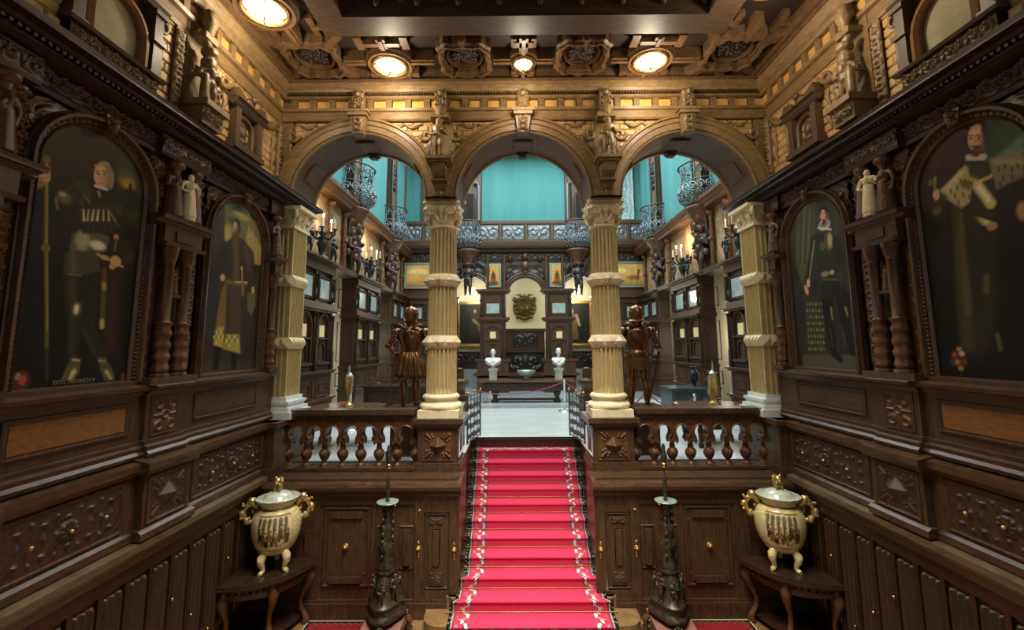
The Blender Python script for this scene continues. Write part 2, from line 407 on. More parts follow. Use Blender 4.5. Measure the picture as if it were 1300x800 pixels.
def portrait_grid(wd, spring, b, res):
    """points of an arched canvas, u from 0..wd, v from 0"""
    nu = int(wd/res); H = spring+b; nv = int(H/res)
    s = np.linspace(0, 1, nu); t = np.linspace(0, 1, nv); x = s*wd
    top = spring+b*np.sqrt(np.clip(1-((x-wd/2)/(wd/2))**2, 0, 1))
    X = np.repeat(x[:, None], nv, 1); Y = t[None, :]*top[:, None]
    return X, Y

# ------------------------------------------------------------------ floors
mb = MB(); mb.box(-4.8, 4.8, -3, 8.0, .24, .34); mb.build('floor', M_oak, kind='structure')
mb = MB()
mb.box(-7.2, -1.25, 8.55, 25, 2.2, 2.369); mb.box(1.33, 7.2, 8.55, 25, 2.2, 2.369); mb.box(-1.25, 1.33, 10.5, 25, 2.2, 2.369)
fl = mb.build('floor_hall', M_floor, kind='structure')
mb = MB(); mb.box(-7, 7, 15.4, 16.3, 2.36, 2.374); mb.box(-7, 7, 17.6, 22, 2.36, 2.374); mb.build('floor_band', M_greyfl, fl)

# ------------------------------------------------------------------ side walls of the stair hall
YN, YF = -3.0, 7.8
BAYS = [(5.36, .41), (3.20, .41), (.9, .41)]
def wall(sg):
    side = 'left' if sg < 0 else 'right'
    M = side_frame(sg); N = lambda: MB(M)
    root = thing('wall_'+side, '', '', (sg*4.41, 2.4, .34), kind='structure')
    b = N(); b.box(YN, YF+.9, .34, 9.5, -.3, 0); b.box(YN, YF, 3.2, 3.95, 0, .12); b.box(YN, YF, 2.38, 3.2, 0, .2); b.box(YN, YF-.3, .34, 2.3, 0, .2)
    for c, h in BAYS: b.box(c-h, c+h, 4.02, 6.75, 0, .09); b.box(c-.27, c+.27, 3.4, 3.95, .12, .17); b.box(c-.35, c+.35, 2.40, 3.2, .2, .29)
    b.box(7.40, YF, 4.02, 6.75, 0, .08)
    b.build('panelled_wall', M_wood, root)
    # lower linenfold panelling
    b = N(); u = 2.2
    while u < 7.2:
        b.relief(u+.03, u+.27, .7, 2.0, .2, .045, lambda x, y, W, H: (.5+.5*np.cos((x/W-.5)*6*PI))*np.clip(np.minimum(y, H-y)/.04, 0, 1)*.7+.3*(np.abs(x/W-.5) < .42), res=.012)
        b.box(u-.03, u+.03, .5, 2.15, .2, .235); u += .31
    b.box(YN, 7.15, .34, .58, .2, .27); b.box(YN, 7.15, 2.05, 2.2, .2, .24)
    b.build('linenfold_panelling', M_dark, root)
    for k in range(14):
        b = N(); uu = 2.5+k*.345; b.ell((uu, 1.55-.35*(k % 3), .262), .019, 8); b.build('boss', M_brass, root)
    # ledges and rails
    b = N(); P = [(0.1, 2.18), (.24, 2.18), (.26, 2.25), (.31, 2.29), (.33, 2.33), (.33, 2.40), (.30, 2.41), (.1, 2.43)]
    q_ = N(); q_.mould(P, YN, YF-.36); q_.build('tan_ledge', M_ledge, root)
    b.mould([(.15, 2.43), (.24, 2.43), (.24, 2.50), (.21, 2.53), (.15, 2.53)], YN, YF-.4)
    b.mould([(.15, 3.08), (.25, 3.09), (.28, 3.14), (.28, 3.21), (.15, 3.24)], YN, YF-.35)
    b.mould([(.05, 3.24), (.20, 3.25), (.22, 3.29), (.19, 3.32), (.2, 3.36), (.16, 3.38), (.165, 3.42), (.05, 3.44)], YN, YF-.1)
    b.mould([(.05, 3.9), (.14, 3.9), (.17, 3.95), (.25, 3.97), (.26, 4.01), (.2, 4.035), (.0, 4.04)], YN, YF-.05)
    for c, h in BAYS:
        b.mould([(.2, 2.43), (.34, 2.43), (.34, 2.5), (.30, 2.53), (.2, 2.53)], c-.40, c+.40)
        b.mould([(.2, 3.08), (.34, 3.09), (.37, 3.14), (.37, 3.21), (.2, 3.25)], c-.40, c+.40)
        b.mould([(.1, 3.245), (.25, 3.25), (.27, 3.29), (.24, 3.32), (.25, 3.36), (.21, 3.38), (.215, 3.42), (.05, 3.44)], c-.30, c+.30)
        b.mould([(.05, 3.905), (.19, 3.905), (.22, 3.95), (.30, 3.975), (.31, 4.01), (.25, 4.035), (.0, 4.045)], c-.30, c+.30)
    b.build('dado_moulding', M_woodh, root)
    # dado panels
    spans = [(5.36+.44, 7.5), (3.20+.44, 5.36-.44), (.9+.44, 3.20-.44)]
    b = N(); g = N(); hb = N()
    for a, z in spans:
        g.relief(a+.1, z-.1, 2.6, 3.02, .205, .035, bosses, res=.010)
        b.frame(a+.1, z-.1, 2.6, 3.02, .2, .045)
        a1, z1 = (a+.12, z-.05) if z < 6 else (a+.16, z-.24)
        b.frame(a1, z1, 3.56, 3.80, .12, .05)
        hb = N(); hb.box(a1, z1, 3.56, 3.80, .12, .135); hb.build('burl_panel', M_honey if z < 6 else M_woodh, root)
        g.build('carved_panel', M_carved, root); g = N()
    for c, h in BAYS:
        g = N(); g.relief(c-.26, c+.26, 2.6, 3.02, .29, .07, burst, res=.01); g.build('diamond_panel', M_carved, root); b.frame(c-.26, c+.26, 2.6, 3.02, .29, .04)
        b.frame(c-.17, c+.17, 3.48, 3.86, .17, .03)
    b.build('panel_frame', M_wood, root)
    for c, h in BAYS: b = N(); b.relief(c-.17, c+.17, 3.48, 3.86, .175, .02, grille, res=.006); b.build('fretwork_grille', M_carve, root)
    for a, z in spans:
        m = (a+z)/2
        for q in (-.27, 0, .27): b = N(); b.ell((m+q*(z-a), 2.8, .25), .02, 10); b.build('dado_boss', M_gold, root)
    # frieze + cornice
    b = N()
    b.mould([(.0, 6.66), (.12, 6.66), (.14, 6.70), (.12, 6.73), (.1, 6.74), (.0, 6.74)], YN, YF)
    b.mould(ogee(.12, .46, 6.90, 7.06)+[(.47, 7.10), (.38, 7.13), (.1, 7.24), (0, 7.26)], YN, 8.68)
    for c, h in BAYS+[(7.52, .2)]: b.mould([(.0, 6.66), (.19, 6.66), (.2, 6.70), (.19, 6.90), (0, 6.9)], c-h, min(c+h, YF-.02))
    b.build('cornice', M_dark, root)
    b = N(); q_ = 2.0
    while q_ < 7.7: b.relief(q_, min(q_+1.45, YF-.02), 6.735, 6.90, .10, .055, rinceau, res=.008); q_ += 1.45
    for c, h in BAYS[:2]: b.relief(c-h, c+h, 6.72, 6.88, .2, .03, rinceau, res=.01)
    b.build('frieze', M_carved, root)
    b = N(); u = 2.0
    while u < 8.6: b.box(u, u+.03, 6.965, 6.995, .25, .335); u += .06
    b.build('dentil_row', M_dark, root)
    # carved spandrels above the portrait arches
    for c, a, sp, bb in ((4.32, .56, 6.08, .54), (6.66, .63, 6.0, .62)):
        u0, u1 = c-a-.13, c+a+.13
        g = N()
        relief_mask(g, u0, u1, 5.45, 6.65, .05, .05, lambda x, y, W, H: np.maximum(spir(x, y, .16, H-.2, .22, 1), np.maximum(spir(x, y, W-.16, H-.2, .22, -1), .8*grot(x, y, W, H))), lambda U, V: (((U-c)/(a-.02))**2+((np.maximum(V, sp)-sp)/(bb-.02))**2 > 1))
        g.build('carved_spandrel', M_carved, root)
    # paired colonnette bays
    cs, st, cv = N(), N(), N()
    for c, h in BAYS[:2]+[(7.52, .17)]:
        cols = (-.14, .14) if h > .3 else (0,)
        cs.box(c-h+.04, c+h-.04, 4.02, 4.1, .05, .28)
        cs.box(c-h+.1, c+h-.1, 5.62, 5.86, .05, .235)
        cs.mould(ogee(.14, .32, 5.82, 5.91)+[(.33, 5.94), (.05, 5.95)], c-h-.03, c+h+.03); cs.mould([(.05, 5.60), (.27, 5.60), (.29, 5.64), (.05, 5.66)], c-h+.08, c+h-.08)
        cs.box(c-.14 if h > .3 else c-.08, c+.14 if h > .3 else c+.08, 5.68, 5.80, .235, .25)
        for q in cols:
            Mz = M@Matrix(((1, 0, 0, c+q), (0, 0, 1, 4.1), (0, 1, 0, .175), (0, 0, 0, 1)))
            t = MB(Mz); t.lathe([(.075, .62), (.062, .64), (.062, 1.30), (.068, 1.31), (.06, 1.33)], seg=20, mod=lambda a_, z_: 1-.06*(math.cos(a_*12) > .3)*(.64 < z_ < 1.3))
            t.build('colonnette', M_wood, root)
            t = MB(Mz); t.lathe([(.09, 0), (.095, .03), (.075, .05)]+[(.082+.008*math.sin(k*1.3), .05+k*.028) for k in range(20)]+[(.09, .60), (.09, .62)], seg=28, mod=lambda a_, z_: 1+.09*math.sin(a_*5+z_*22)*math.sin(z_*30-a_*2))
            t.lathe([(.062, 1.33), (.07, 1.36), (.085, 1.44), (.10, 1.48), (.10, 1.52)], seg=24, mod=lambda a_, z_: 1+.10*math.cos(a_*8)*(1.34 < z_ < 1.47))
            t.build('carved_colonnette_drum', M_carve, root)
        if h > .3:
            for q in (-1, 1):
                x0 = c+q*.33
                cv.relief(x0-.075, x0+.075, 4.72, 5.55, .09, .035, grot, res=.009); cs.frame(x0-.075, x0+.075, 4.72, 5.55, .09, .02)
                cv.relief(x0-.075, x0+.075, 4.2, 4.6, .09, .035, grot, res=.009); cs.frame(x0-.075, x0+.075, 4.2, 4.6, .09, .02)
                cv.relief(c+q*.31-.12, c+q*.31+.12, 6.02, 6.62, .09, .05, grot, res=.009)
            cv.relief(c-.06, c+.06, 4.2, 4.95, .09, .03, grot, res=.009)
            cs.box(c-.07, c+.07, 5.02, 5.06, .05, .2)
    cs.build('colonnette_surround', M_wood, root); cv.build('carved_pilaster_panel', M_carve, root)
    # herms and small niche figures
    for u in [c+q for c, h in BAYS[:2] for q in (-.16, .16)]+[7.52]:
        b = MB(); figure(b, tuple(M@Vector((u, 5.95, .18))), .62, 1.35, robe=True, face=(-sg, 0), seg=8, arms=[((-.15, 0, .76), (-.2, -.02, .62), (-.08, -.1, .66)), ((.15, 0, .76), (.2, 0, .64), (.16, -.02, .45))]); b.ell(tuple(M@Vector((u, 6.6, .18))), (.10, .10, .07), 10)
        for k in range(7): b.ell(tuple(M@Vector((u+.07*math.cos(k*2.4), 6.05+.07*k, .21+.03*math.sin(k*2)))), (.035, .035, .03), 6)
        remesh(b.build('carved_herm', M_carve, root), .011, 1)
    for c, h in BAYS[:2]:
        b = MB(); figure(b, tuple(M@Vector((c, 5.06, .15))), .30, 1.3, robe=True, face=(-sg, 0), seg=8); remesh(b.build('niche_figure', M_carve, root), .009, 1)
    # upper wall
    b = N(); b.mould([(0, 7.26), (.10, 7.26), (.11, 7.30), (.06, 7.33), (0, 7.34)], YN, YF); b.mould([(0, 8.42), (.06, 8.42), (.08, 8.46), (.05, 8.48), (.05, 8.62), (.10, 8.64), (.12, 8.68), (0, 8.69)], YN, YF)
    b.mould([(0, 8.88), (.13, 8.88), (.16, 8.93), (.2, 8.96), (.24, 9.02), (.26, 9.08), (.26, 9.12), (0, 9.12)], YN, YF)
    u = 2.3; k = 0
    while u < 7.7: b.box(u, u+.1, 8.69, 8.88, .02, .11); u += .32
    for a, z in ((7.60, 7.78), (5.80, 5.9), (5.16, 5.26), (2.3, 2.5)): b.box(a, z, 7.34, 8.42, 0, .07)
    b.build('upper_moulding', M_oak, root)
    u = 2.42
    while u < 7.7: b = N(); b.box(u, min(u+.2, 7.77), 8.71, 8.87, 0, .06); b.build('amber_inlay', M_inlay, root); u += .32
    b = N()
    for a, z in ((5.9, 7.60), (5.26, 5.80), (4.93, 5.16), (2.5, 3.84)): b.relief(a, z, 7.34, 8.42, .0, .04, blocks, res=.010)
    b.build('block_panelling', M_block, root)
    # arched mirror window
    b = N(); c = 4.38
    for q in (-1, 1): b.box(c+q*.40, c+q*.52, 7.5, 8.3, 0, .12); b.box(c+q*.37, c+q*.55, 7.92, 7.98, 0, .15); b.box(c+q*.37, c+q*.55, 8.26, 8.32, 0, .15); b.box(c+q*.37, c+q*.55, 7.5, 7.56, 0, .14)
    b.mould([(0, 7.48), (.16, 7.48), (.18, 7.51), (.0, 7.53)], c-.57, c+.57); b.mould([(0, 8.32), (.12, 8.32), (.16, 8.37), (0, 8.40)], c-.57, c+.57)
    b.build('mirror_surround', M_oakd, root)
    b = N(); pth = arch_path(c, .28, 7.82, .30, 7.53); sweep(b, pth, [(0, .02), (0, .09), (.03, .12), (.09, .10), (.11, .05), (.11, 0)]); b.build('mirror_arch', M_honey, root)
    b = N(); X, Y = portrait_grid(.56, .29, .30, .02); b.grid(np.stack([c-.28+X, 7.53+Y, np.full(X.shape, .03)], -1)); b.build('mirror_glass', M_silver, root)
    b = N(); b.relief(c-.48, c+.52, 7.33, 7.47, .09, .05, rinceau, res=.008); b.frame(c-.48, c+.52, 7.33, 7.47, .09, .02)
    for q in (5.21, 7.68): b.relief(q-.07, q+.07, 7.4, 8.38, .072, .05, grot, res=.011)
    b.relief(6.3, 7.5, 7.18, 7.33, .1, .05, rinceau, res=.011)
    for x0, q in ((6.12, 1), (7.14, -1), (4.96, -1), (7.45, 1)):
        b.tube([(x0+q*.10*math.cos(t*.55)*(1-t/16), 8.22+.11*math.sin(t*.55)*(1-t/16), .06) for t in range(14)], [.032-.0015*t for t in range(14)], 8)
        b.tube([(x0, 8.08, .05), (x0+q*.03, 7.95, .06), (x0-q*.01, 7.82, .05), (x0+q*.04, 7.68, .06), (x0, 7.5, .05)], [.02, .04, .02, .045, .015], 8)
    # garland
    for a, z in ((5.75, 6.3), (7.0, 7.5)):
        pts = [(a+(z-a)*t/12, 8.34-.2*math.sin(PI*t/12), .09) for t in range(13)]; b.tube(pts, [.02+.022*math.sin(PI*t/12)+.006*(t % 2) for t in range(13)], 8)
    b.build('carved_ornament', M_oakc, root)
    # aedicule niche
    b = N(); c = 6.62
    b.box(c-.33, c-.22, 7.42, 7.98, 0, .16); b.box(c+.22, c+.33, 7.42, 7.98, 0, .16); b.box(c-.38, c+.38, 7.34, 7.43, 0, .2); b.mould(ogee(.12, .24, 7.98, 8.1)+[(0, 8.11)], c-.4, c+.4)
    b.prism([(c-.4, 8.11), (c-.15, 8.11), (c-.17, 8.2), (c-.36, 8.26)], 2, 0, .18); b.prism([(c+.4, 8.11), (c+.15, 8.11), (c+.17, 8.2), (c+.36, 8.26)], 2, 0, .18)
    b.ell((c, 8.24, .2), (.05, .07, .05), 10); b.ell((c, 8.18, .14), (.11, .09, .06), 10)
    sweep(b, arch_path(c, .16, 7.76, .14, 7.45), [(0, .02), (0, .1), (.03, .12), (.06, .1), (.06, .0)])
    b.ell((c, 7.72, .05), (.09, .13, .05), 10); b.ell((c, 7.56, .05), (.12, .08, .06), 10)
    b.build('aedicule_niche', M_oakd, root)
    return root
WL, WR = wall(-1), wall(1)

# ------------------------------------------------------------------ arcade
ZS, RI, RO = 7.05, 1.19, 1.47
CX = (-2.94, 0, 2.94)
arc = thing('arcade', 'oak arcade of three round arches carried by cream fluted columns', 'arcade', (0, 8.25, 7.05))
b = MB(front_frame(7.8))
def arcade_face(n):
    for c in CX:
        P = [(c-RI*math.cos(PI*i/32), ZS+RI*math.sin(PI*i/32)) for i in range(33)]
        b.add([(x, z, n) for x, z in P]+[(x, 9.12, n) for x, z in P], [(i, i+1, i+34, i+33) for i in range(32)])
    for x0, x1 in ((-4.41, -4.13), (-1.75, -1.19), (1.19, 1.75), (4.13, 4.41)):
        b.add([(x0, ZS, n), (x1, ZS, n), (x1, 9.12, n), (x0, 9.12, n)], [(0, 1, 2, 3)])
arcade_face(0); arcade_face(-.9)
for x0, x1 in ((-4.41, -4.13), (-1.75, -1.19), (1.19, 1.75), (4.13, 4.41)): b.box(x0, x1, ZS-.02, ZS+.02, -.9, 0)
b.build('arcade_wall', M_oak, arc)
b = MB(front_frame(7.8))
for c in CX:
    r2 = RI-.001
    b.loft([[(c-r2*math.cos(PI*i/40), ZS+r2*math.sin(PI*i/40), n) for i in range(41)] for n in (0, -.2, -.21, -.69, -.7, -.9)], closed=False, caps=False, smooth=True)
    for k in (1, 4, 7):
        a = PI*(k+.5)/9; 
        for q in (-.03, .03):
            pass
        ca, sa = math.cos(a), math.sin(a); rr = RI-.035
        pts = []
        for da, nn in ((-.14, -.24), (.14, -.24), (.14, -.66), (-.14, -.66)):
            pts.append((c-rr*math.cos(a+da), ZS+rr*math.sin(a+da), nn))
        b.add(pts+[(c-(RI)*math.cos(a+da), ZS+(RI)*math.sin(a+da), nn) for da, nn in ((-.17, -.22), (.17, -.22), (.17, -.68), (-.17, -.68))], [(0, 1, 2, 3), (0, 1, 5, 4), (1, 2, 6, 5), (2, 3, 7, 6), (3, 0, 4, 7)])
    b.box(c-.11, c+.11, ZS+RI-.08, ZS+RI, -.88, -.7); b.box(c-.07, c+.07, ZS+RI-.12, ZS+RI-.07, -.86, -.72)
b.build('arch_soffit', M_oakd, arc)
b = MB(front_frame(7.8))
for c in CX:
    P = [(c-RI*math.cos(PI*i/48), ZS+RI*math.sin(PI*i/48)) for i in range(49)]
    sweep(b, P, [(0, 0), (0, .05), (.02, .06), (.045, .045), (.05, .07), (.15, .08), (.16, .10), (.23, .10), (.245, .13), (.28, .12), (.28, 0)])
    sweep(b, P, [(0, -.9), (-.03, -.89), (-.03, -.82), (0, -.8)])
b.build('archivolt', M_oak, arc)
b = MB(front_frame(7.8)); L = b.mould
L([(0, 8.46), (.10, 8.46), (.12, 8.49), (.09, 8.5), (.09, 8.63), (.13, 8.64), (.15, 8.68), (.0, 8.69)], -4.35, 4.35)
L([(0, 8.87), (.13, 8.87), (.16, 8.90), (.14, 8.92), (0, 8.92)], -4.3, 4.3)
L([(0, 8.96), (.2, 8.96), (.22, 9.0), (.26, 9.03), (.27, 9.12), (0, 9.12)], -4.3, 4.3)
x = -4.2
while x < 4.2:
    b.box(x, x+.10, 8.69, 8.87, 0, .08); b.box(x-.008, x+.108, 8.84, 8.87, 0, .09); b.box(x+.02, x+.035, 8.7, 8.83, .08, .088); b.box(x+.065, x+.08, 8.7, 8.83, .08, .088); x += .345
for x0 in (-4.4, 4.16): b.box(x0, x0+.24, 7.3, 8.46, 0, .05); b.frame(x0+.07, x0+.17, 7.4, 8.36, .05, .02)
b.build('entablature', M_oak, arc)
x = -4.2
while x < 4.1: b = MB(front_frame(7.8)); b.box(x+.115, x+.33, 8.71, 8.86, 0, .045); b.build('amber_inlay', M_inlay, arc); x += .345
b = MB(front_frame(7.8)); x = -4.25
while x < 4.25: b.box(x, x+.025, 8.925, 8.955, 0, .17); x += .05
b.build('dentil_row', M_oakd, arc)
b = MB(front_frame(7.8))
keep = lambda U, V: np.min([np.hypot(U-c, V-ZS) for c in CX], 0) > RO+.015
for u0, u1 in ((-4.12, -2.94), (-2.94, -1.64), (-1.3, 0), (0, 1.3), (1.64, 2.94), (2.94, 4.12)): relief_mask(b, u0, u1, 7.3, 8.45, .0, .035, lambda x, y, W, H: blocks(x, y, W, H, .19, .11), keep, res=.009)
b.build('block_spandrel', M_block, arc)
for c in CX:
    for q in (-1, 1):
        b = MB(front_frame(7.8)); x0 = c+q*1.22
        # scroll volutes and festoons
        path = [(x0-q*(.02+.12*math.cos(t*.5)*(1-t/16)), 8.20-.13*math.sin(t*.5)*(1-t/16), .06) for t in range(14)]
        b.tube(path, [.035-.0018*t for t in range(14)], 8)
        b.tube([(x0+q*.02, 8.05, .05), (x0+q*.03, 7.95, .05), (x0, 7.85, .06), (x0+q*.03, 7.72, .05)], [.03, .045, .035, .01], 8)
        pts = [(x0-q*(.12+.90*t/36), 8.42-.075*abs(math.sin(PI*t/12)), .05) for t in range(37)]; b.tube(pts, [.012+.016*abs(math.sin(PI*t/12))+.005*(t % 2) for t in range(37)], 6)
        b.build('carved_festoon', M_oakc, arc)
# keystones and brackets
for c in CX:
    b = MB(front_frame(7.8)); b.prism([(c-.09, 8.19), (c+.09, 8.19), (c+.14, 8.5), (c-.14, 8.5)], 2, 0, .2); b.box(c-.17, c+.17, 8.5, 8.56, 0, .26); b.box(c-.2, c+.2, 8.56, 8.6, 0, .28)
    b.relief(c-.085, c+.085, 8.21, 8.5, .2, .06, grot, res=.008); b.build('keystone', M_oakc, arc)
for c in (-2.94, -1.47, 0, 1.47, 2.94):
    b = MB(front_frame(7.8)); b.box(c-.1, c+.1, 8.62, 8.95, 0, .2); b.relief(c-.1, c+.1, 8.63, 8.98, .2, .08, grot, res=.008); b.ell((c, 8.9, .25), (.05, .07, .05), 8); b.build('frieze_bracket', M_oakc, arc)
for c in (-1.47, 1.47):
    b = MB(front_frame(7.8)); b.box(c-.22, c+.22, 7.62, 7.68, 0, .42); b.box(c-.18, c+.18, 7.58, 7.62, 0, .38)
    b.prism([(7.58, 0), (7.58, .34), (7.5, .37), (7.42, .35), (7.36, .26), (7.30, .2), (7.24, .2), (7.2, 0)][::-1], 0, c-.11, c+.11)
    b.lathe([(.07, -.13), (.07, .13)], (0, 0, 0), 16) if False else None
    for q in (-.12, .12): b.ell((c+q, 7.48, .27), (.02, .07, .07), 14)
    b.box(c-.14, c+.14, 7.28, 7.32, 0, .26); b.prism([(7.28, 0), (7.28, .2), (7.16, .14), (7.1, .03), (7.1, 0)][::-1], 0, c-.09, c+.09)
    b.ell((c, 7.09, .08), .05, 10)
    b.box(c-.2, c+.2, 7.68, 8.5, 0, .06); b.box(c-.16, c+.16, 8.42, 8.5, 0, .3); b.build('bracket', M_oakc, arc)

# ------------------------------------------------------------------ ceiling
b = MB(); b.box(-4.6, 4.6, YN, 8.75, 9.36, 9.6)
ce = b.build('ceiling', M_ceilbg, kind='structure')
b = MB()
ZB, ZT = 9.12, 9.5
def ring(cx, cy, r0, r1, z0=9.14, z1=9.5, seg=40, poly=None):
    b.lathe([(r0, z1), (r0, z0+.05), (r0+.03, z0+.05), (r0+.03, z0), (r1-.04, z0), (r1-.04, z0+.04), (r1, z0+.06), (r1, z1)], (cx, cy, 0), seg, smooth=False)
def ringo(bb, cx, cy, r0, r1, z0, z1, seg=40, mod=None):
    prof = [(r0, z1), (r0, z0+.05), (r0+.03, z0+.05), (r0+.03, z0), (r1-.04, z0), (r1-.04, z0+.04), (r1, z0+.06), (r1, z1)]
    rings = []
    for r, z in prof:
        rings.append([(cx+r*(mod(2*PI*j/seg) if mod else 1)*math.cos(2*PI*j/seg), cy+r*(mod(2*PI*j/seg) if mod else 1)*math.sin(2*PI*j/seg), z) for j in range(seg)])
    bb.loft(rings, caps=False, smooth=False)
def quat(a):   # square-lobed frame outline alternating curve and corner
    a = (a+PI/4) % (PI/2)-PI/4
    return 1.0 if abs(a) < .42 else 1.0+.22*min(1, (abs(a)-.42)/.12)*(1-.25*(abs(abs(a)-.6)/.2)) if True else 1
LAMPS = [(-2.25, 7.12, .40), (0, 7.08, .24), (2.12, 7.05, .40), (-3.66, 5.82, .44), (3.22, 5.35, .40)]
COFF = [(-.98, 7.08, .44), (.98, 7.02, .44), (-3.5, 7.05, .46), (3.45, 6.95, .46), (-3.6, 4.5, .46), (3.6, 4.3, .46)]
for x, y, r in LAMPS: q_ = MB(); ringo(q_, x, y, r*.74, r, 9.12, 9.5); q_.build('lamp_surround', M_ceil, ce)
for x, y, r in COFF: q_ = MB(); ringo(q_, x, y, r*.78, r*1.02, 9.14, 9.5, 64, quat); ringo(q_, x, y, r*.62, r*.76, 9.24, 9.5, 40); q_.build('coffer_ring', M_ceil, ce)
def bar(x0, x1, y0, y1, z0=9.16):
    b.box(x0, x1, y0, y1, z0, 9.5)
    if abs(x1-x0) > abs(y1-y0): b.box(x0, x1, (y0+y1)/2-.03, (y0+y1)/2+.03, z0-.03, z0)
    else: b.box((x0+x1)/2-.03, (x0+x1)/2+.03, y0, y1, z0-.03, z0)
xs = [(-3.0, -2.65), (-1.9, -1.5), (-.5, -.22), (.22, .5), (1.48, 1.78), (2.48, 2.95)]
for a, z in xs: bar(a, z, 7.0, 7.14)
for x in (-2.25, 2.12, 0): bar(x-.07, x+.07, 7.4, 7.7); bar(x-.07, x+.07, 6.5, 6.72 if x else 6.86)
for x in (-.98, .98): bar(x-.06, x+.06, 6.5, 6.66); bar(x-.06, x+.06, 7.5, 7.7)
for x, q in ((-3.55, -1), (3.5, 1)):
    bar(x-.07, x+.07, 6.2, 6.6); bar(x-.07, x+.07, 7.5, 7.7); bar(x-.07, x+.07, 4.9, 5.4); bar(x-.07, x+.07, 2.8, 4.0)
# stepped key blocks between ornaments
for x in (-2.25, 2.12):
    for yy in (6.62, 7.55):
        b.box(x-.42, x+.42, yy-.07, yy+.07, 9.2, 9.5); b.box(x-.28, x+.28, yy-.04, yy+.04, 9.15, 9.2); b.box(x-.42, x-.3, yy-.14, yy+.14, 9.18, 9.5); b.box(x+.3, x+.42, yy-.14, yy+.14, 9.18, 9.5)
for x in (0,):
    for yy in (6.66, 7.5): b.box(x-.16, x+.16, yy-.06, yy+.06, 9.16, 9.5); b.box(x-.2, x-.12, yy-.12, yy+.08, 9.18, 9.5); b.box(x+.12, x+.2, yy-.12, yy+.08, 9.18, 9.5)
for q in (-1, 1):
    for yy in (6.35, 5.15, 3.5):
        x = q*3.55; b.box(x-.38, x-.28, yy-.2, yy+.2, 9.27, 9.5); b.box(x+.28, x+.38, yy-.2, yy+.2, 9.27, 9.5); b.box(x-.5, x-.3, yy-.04, yy+.04, 9.25, 9.5); b.box(x+.3, x+.5, yy-.04, yy+.04, 9.25, 9.5)
    # diagonal corner bars
    for (x0, y0, x1, y1) in ((2.85, 6.4, 3.15, 6.7), (4.2, 7.6, 3.85, 7.35), (2.95, 7.6, 3.15, 7.35), (4.2, 6.4, 3.85, 6.7)):
        dx, dy = x1-x0, y1-y0; l = math.hypot(dx, dy); nx, ny = -dy/l*.06, dx/l*.06
        b.prism([(q*(x0+nx), y0+ny), (q*(x1+nx), y1+ny), (q*(x1-nx), y1-ny), (q*(x0-nx), y0-ny)], 2, 9.17, 9.5)
# border cornice of the ceiling and the great beams
b.box(-4.41, 4.41, 7.5, 7.82, 9.1, 9.14); b.box(-4.2, 4.2, 7.56, 7.64, 9.14, 9.5)
for q in (-1, 1): b.box(q*4.41, q*4.12, YN, 7.8, 9.1, 9.14); b.box(q*4.12, q*4.05, YN, 7.64, 9.14, 9.5)
b.build('coffer_frame', M_ceil, ce)
b = MB()
for i, (a, z) in enumerate(((9.08, 0), (9.16, .08), (9.24, .14))):
    b.box(-2.9+z, 2.9-z, 5.9+z, 6.30-z*.3, a, 9.5)
    for q in (-1, 1): b.box(q*(3.0-z*.3), q*(2.6+z), YN, 6.297-z*.3, a+.002, 9.5)
b.box(-2.6, 2.6, 3.2, 3.5, 9.05, 9.5)
for k in range(9): b.box(-2.4+k*.58, -2.3+k*.58, 3.5, 6.0, 9.3, 9.5); b.ell((-2.1+k*.58, 5.85, 9.28), (.05, .05, .08), 8)
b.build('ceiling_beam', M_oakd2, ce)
for x, y, r in COFF:
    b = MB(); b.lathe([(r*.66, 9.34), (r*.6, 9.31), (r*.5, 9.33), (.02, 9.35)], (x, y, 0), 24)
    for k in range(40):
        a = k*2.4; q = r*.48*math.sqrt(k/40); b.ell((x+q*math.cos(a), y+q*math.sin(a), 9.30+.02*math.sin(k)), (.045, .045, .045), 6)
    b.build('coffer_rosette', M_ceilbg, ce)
for i, (x, y, r) in enumerate(LAMPS):
    lab = ['round ceiling lamp in a wide ring above the left arch', 'small round ceiling lamp centred above the middle arch', 'round ceiling lamp in a wide ring above the right arch', 'largest ceiling lamp at the left edge of the ceiling', 'ceiling lamp cut by the top edge of the picture on the right'][i]
    t = thing('ceiling_lamp', lab, 'lamp', (x, y, 9.12), 'ceiling lamps')
    q = r*.72
    b = MB(); b.lathe([(.01, -.10)]+[(q*.88*math.sin(a*.1), .07-.15*math.cos(a*.1)) for a in range(1, 16)], (x, y, 9.12), 24); b.build('lamp_shade', M_glass, t)
    b = MB(); b.lathe([(q, .1), (q, -.0), (q*.9, -.02), (q*.92, .03), (q*.92, .1)], (x, y, 9.12), 32)
    for k in range(2):
        a0 = k*PI/2+.5; b.tube([(x+q*.90*math.cos(a0)*math.cos(t_), y+q*.90*math.sin(a0)*math.cos(t_), 9.16-.15*math.sin(t_)) for t_ in [PI*j/14 for j in range(15)]], .010, 6)
    b.ell((x, y, 8.975), .02, 8)
    b.build('lamp_ring', M_brass2, t)
    l = bpy.data.lights.new('lamp_bulb', 'POINT'); l.energy = 58 if r > .3 else 36; l.color = (1, .84, .62); l.shadow_soft_size = .12
    lo = bpy.data.objects.new('lamp_bulb', l); COL.objects.link(lo); lo.parent = t; lo.location = (0, 0, -.55)

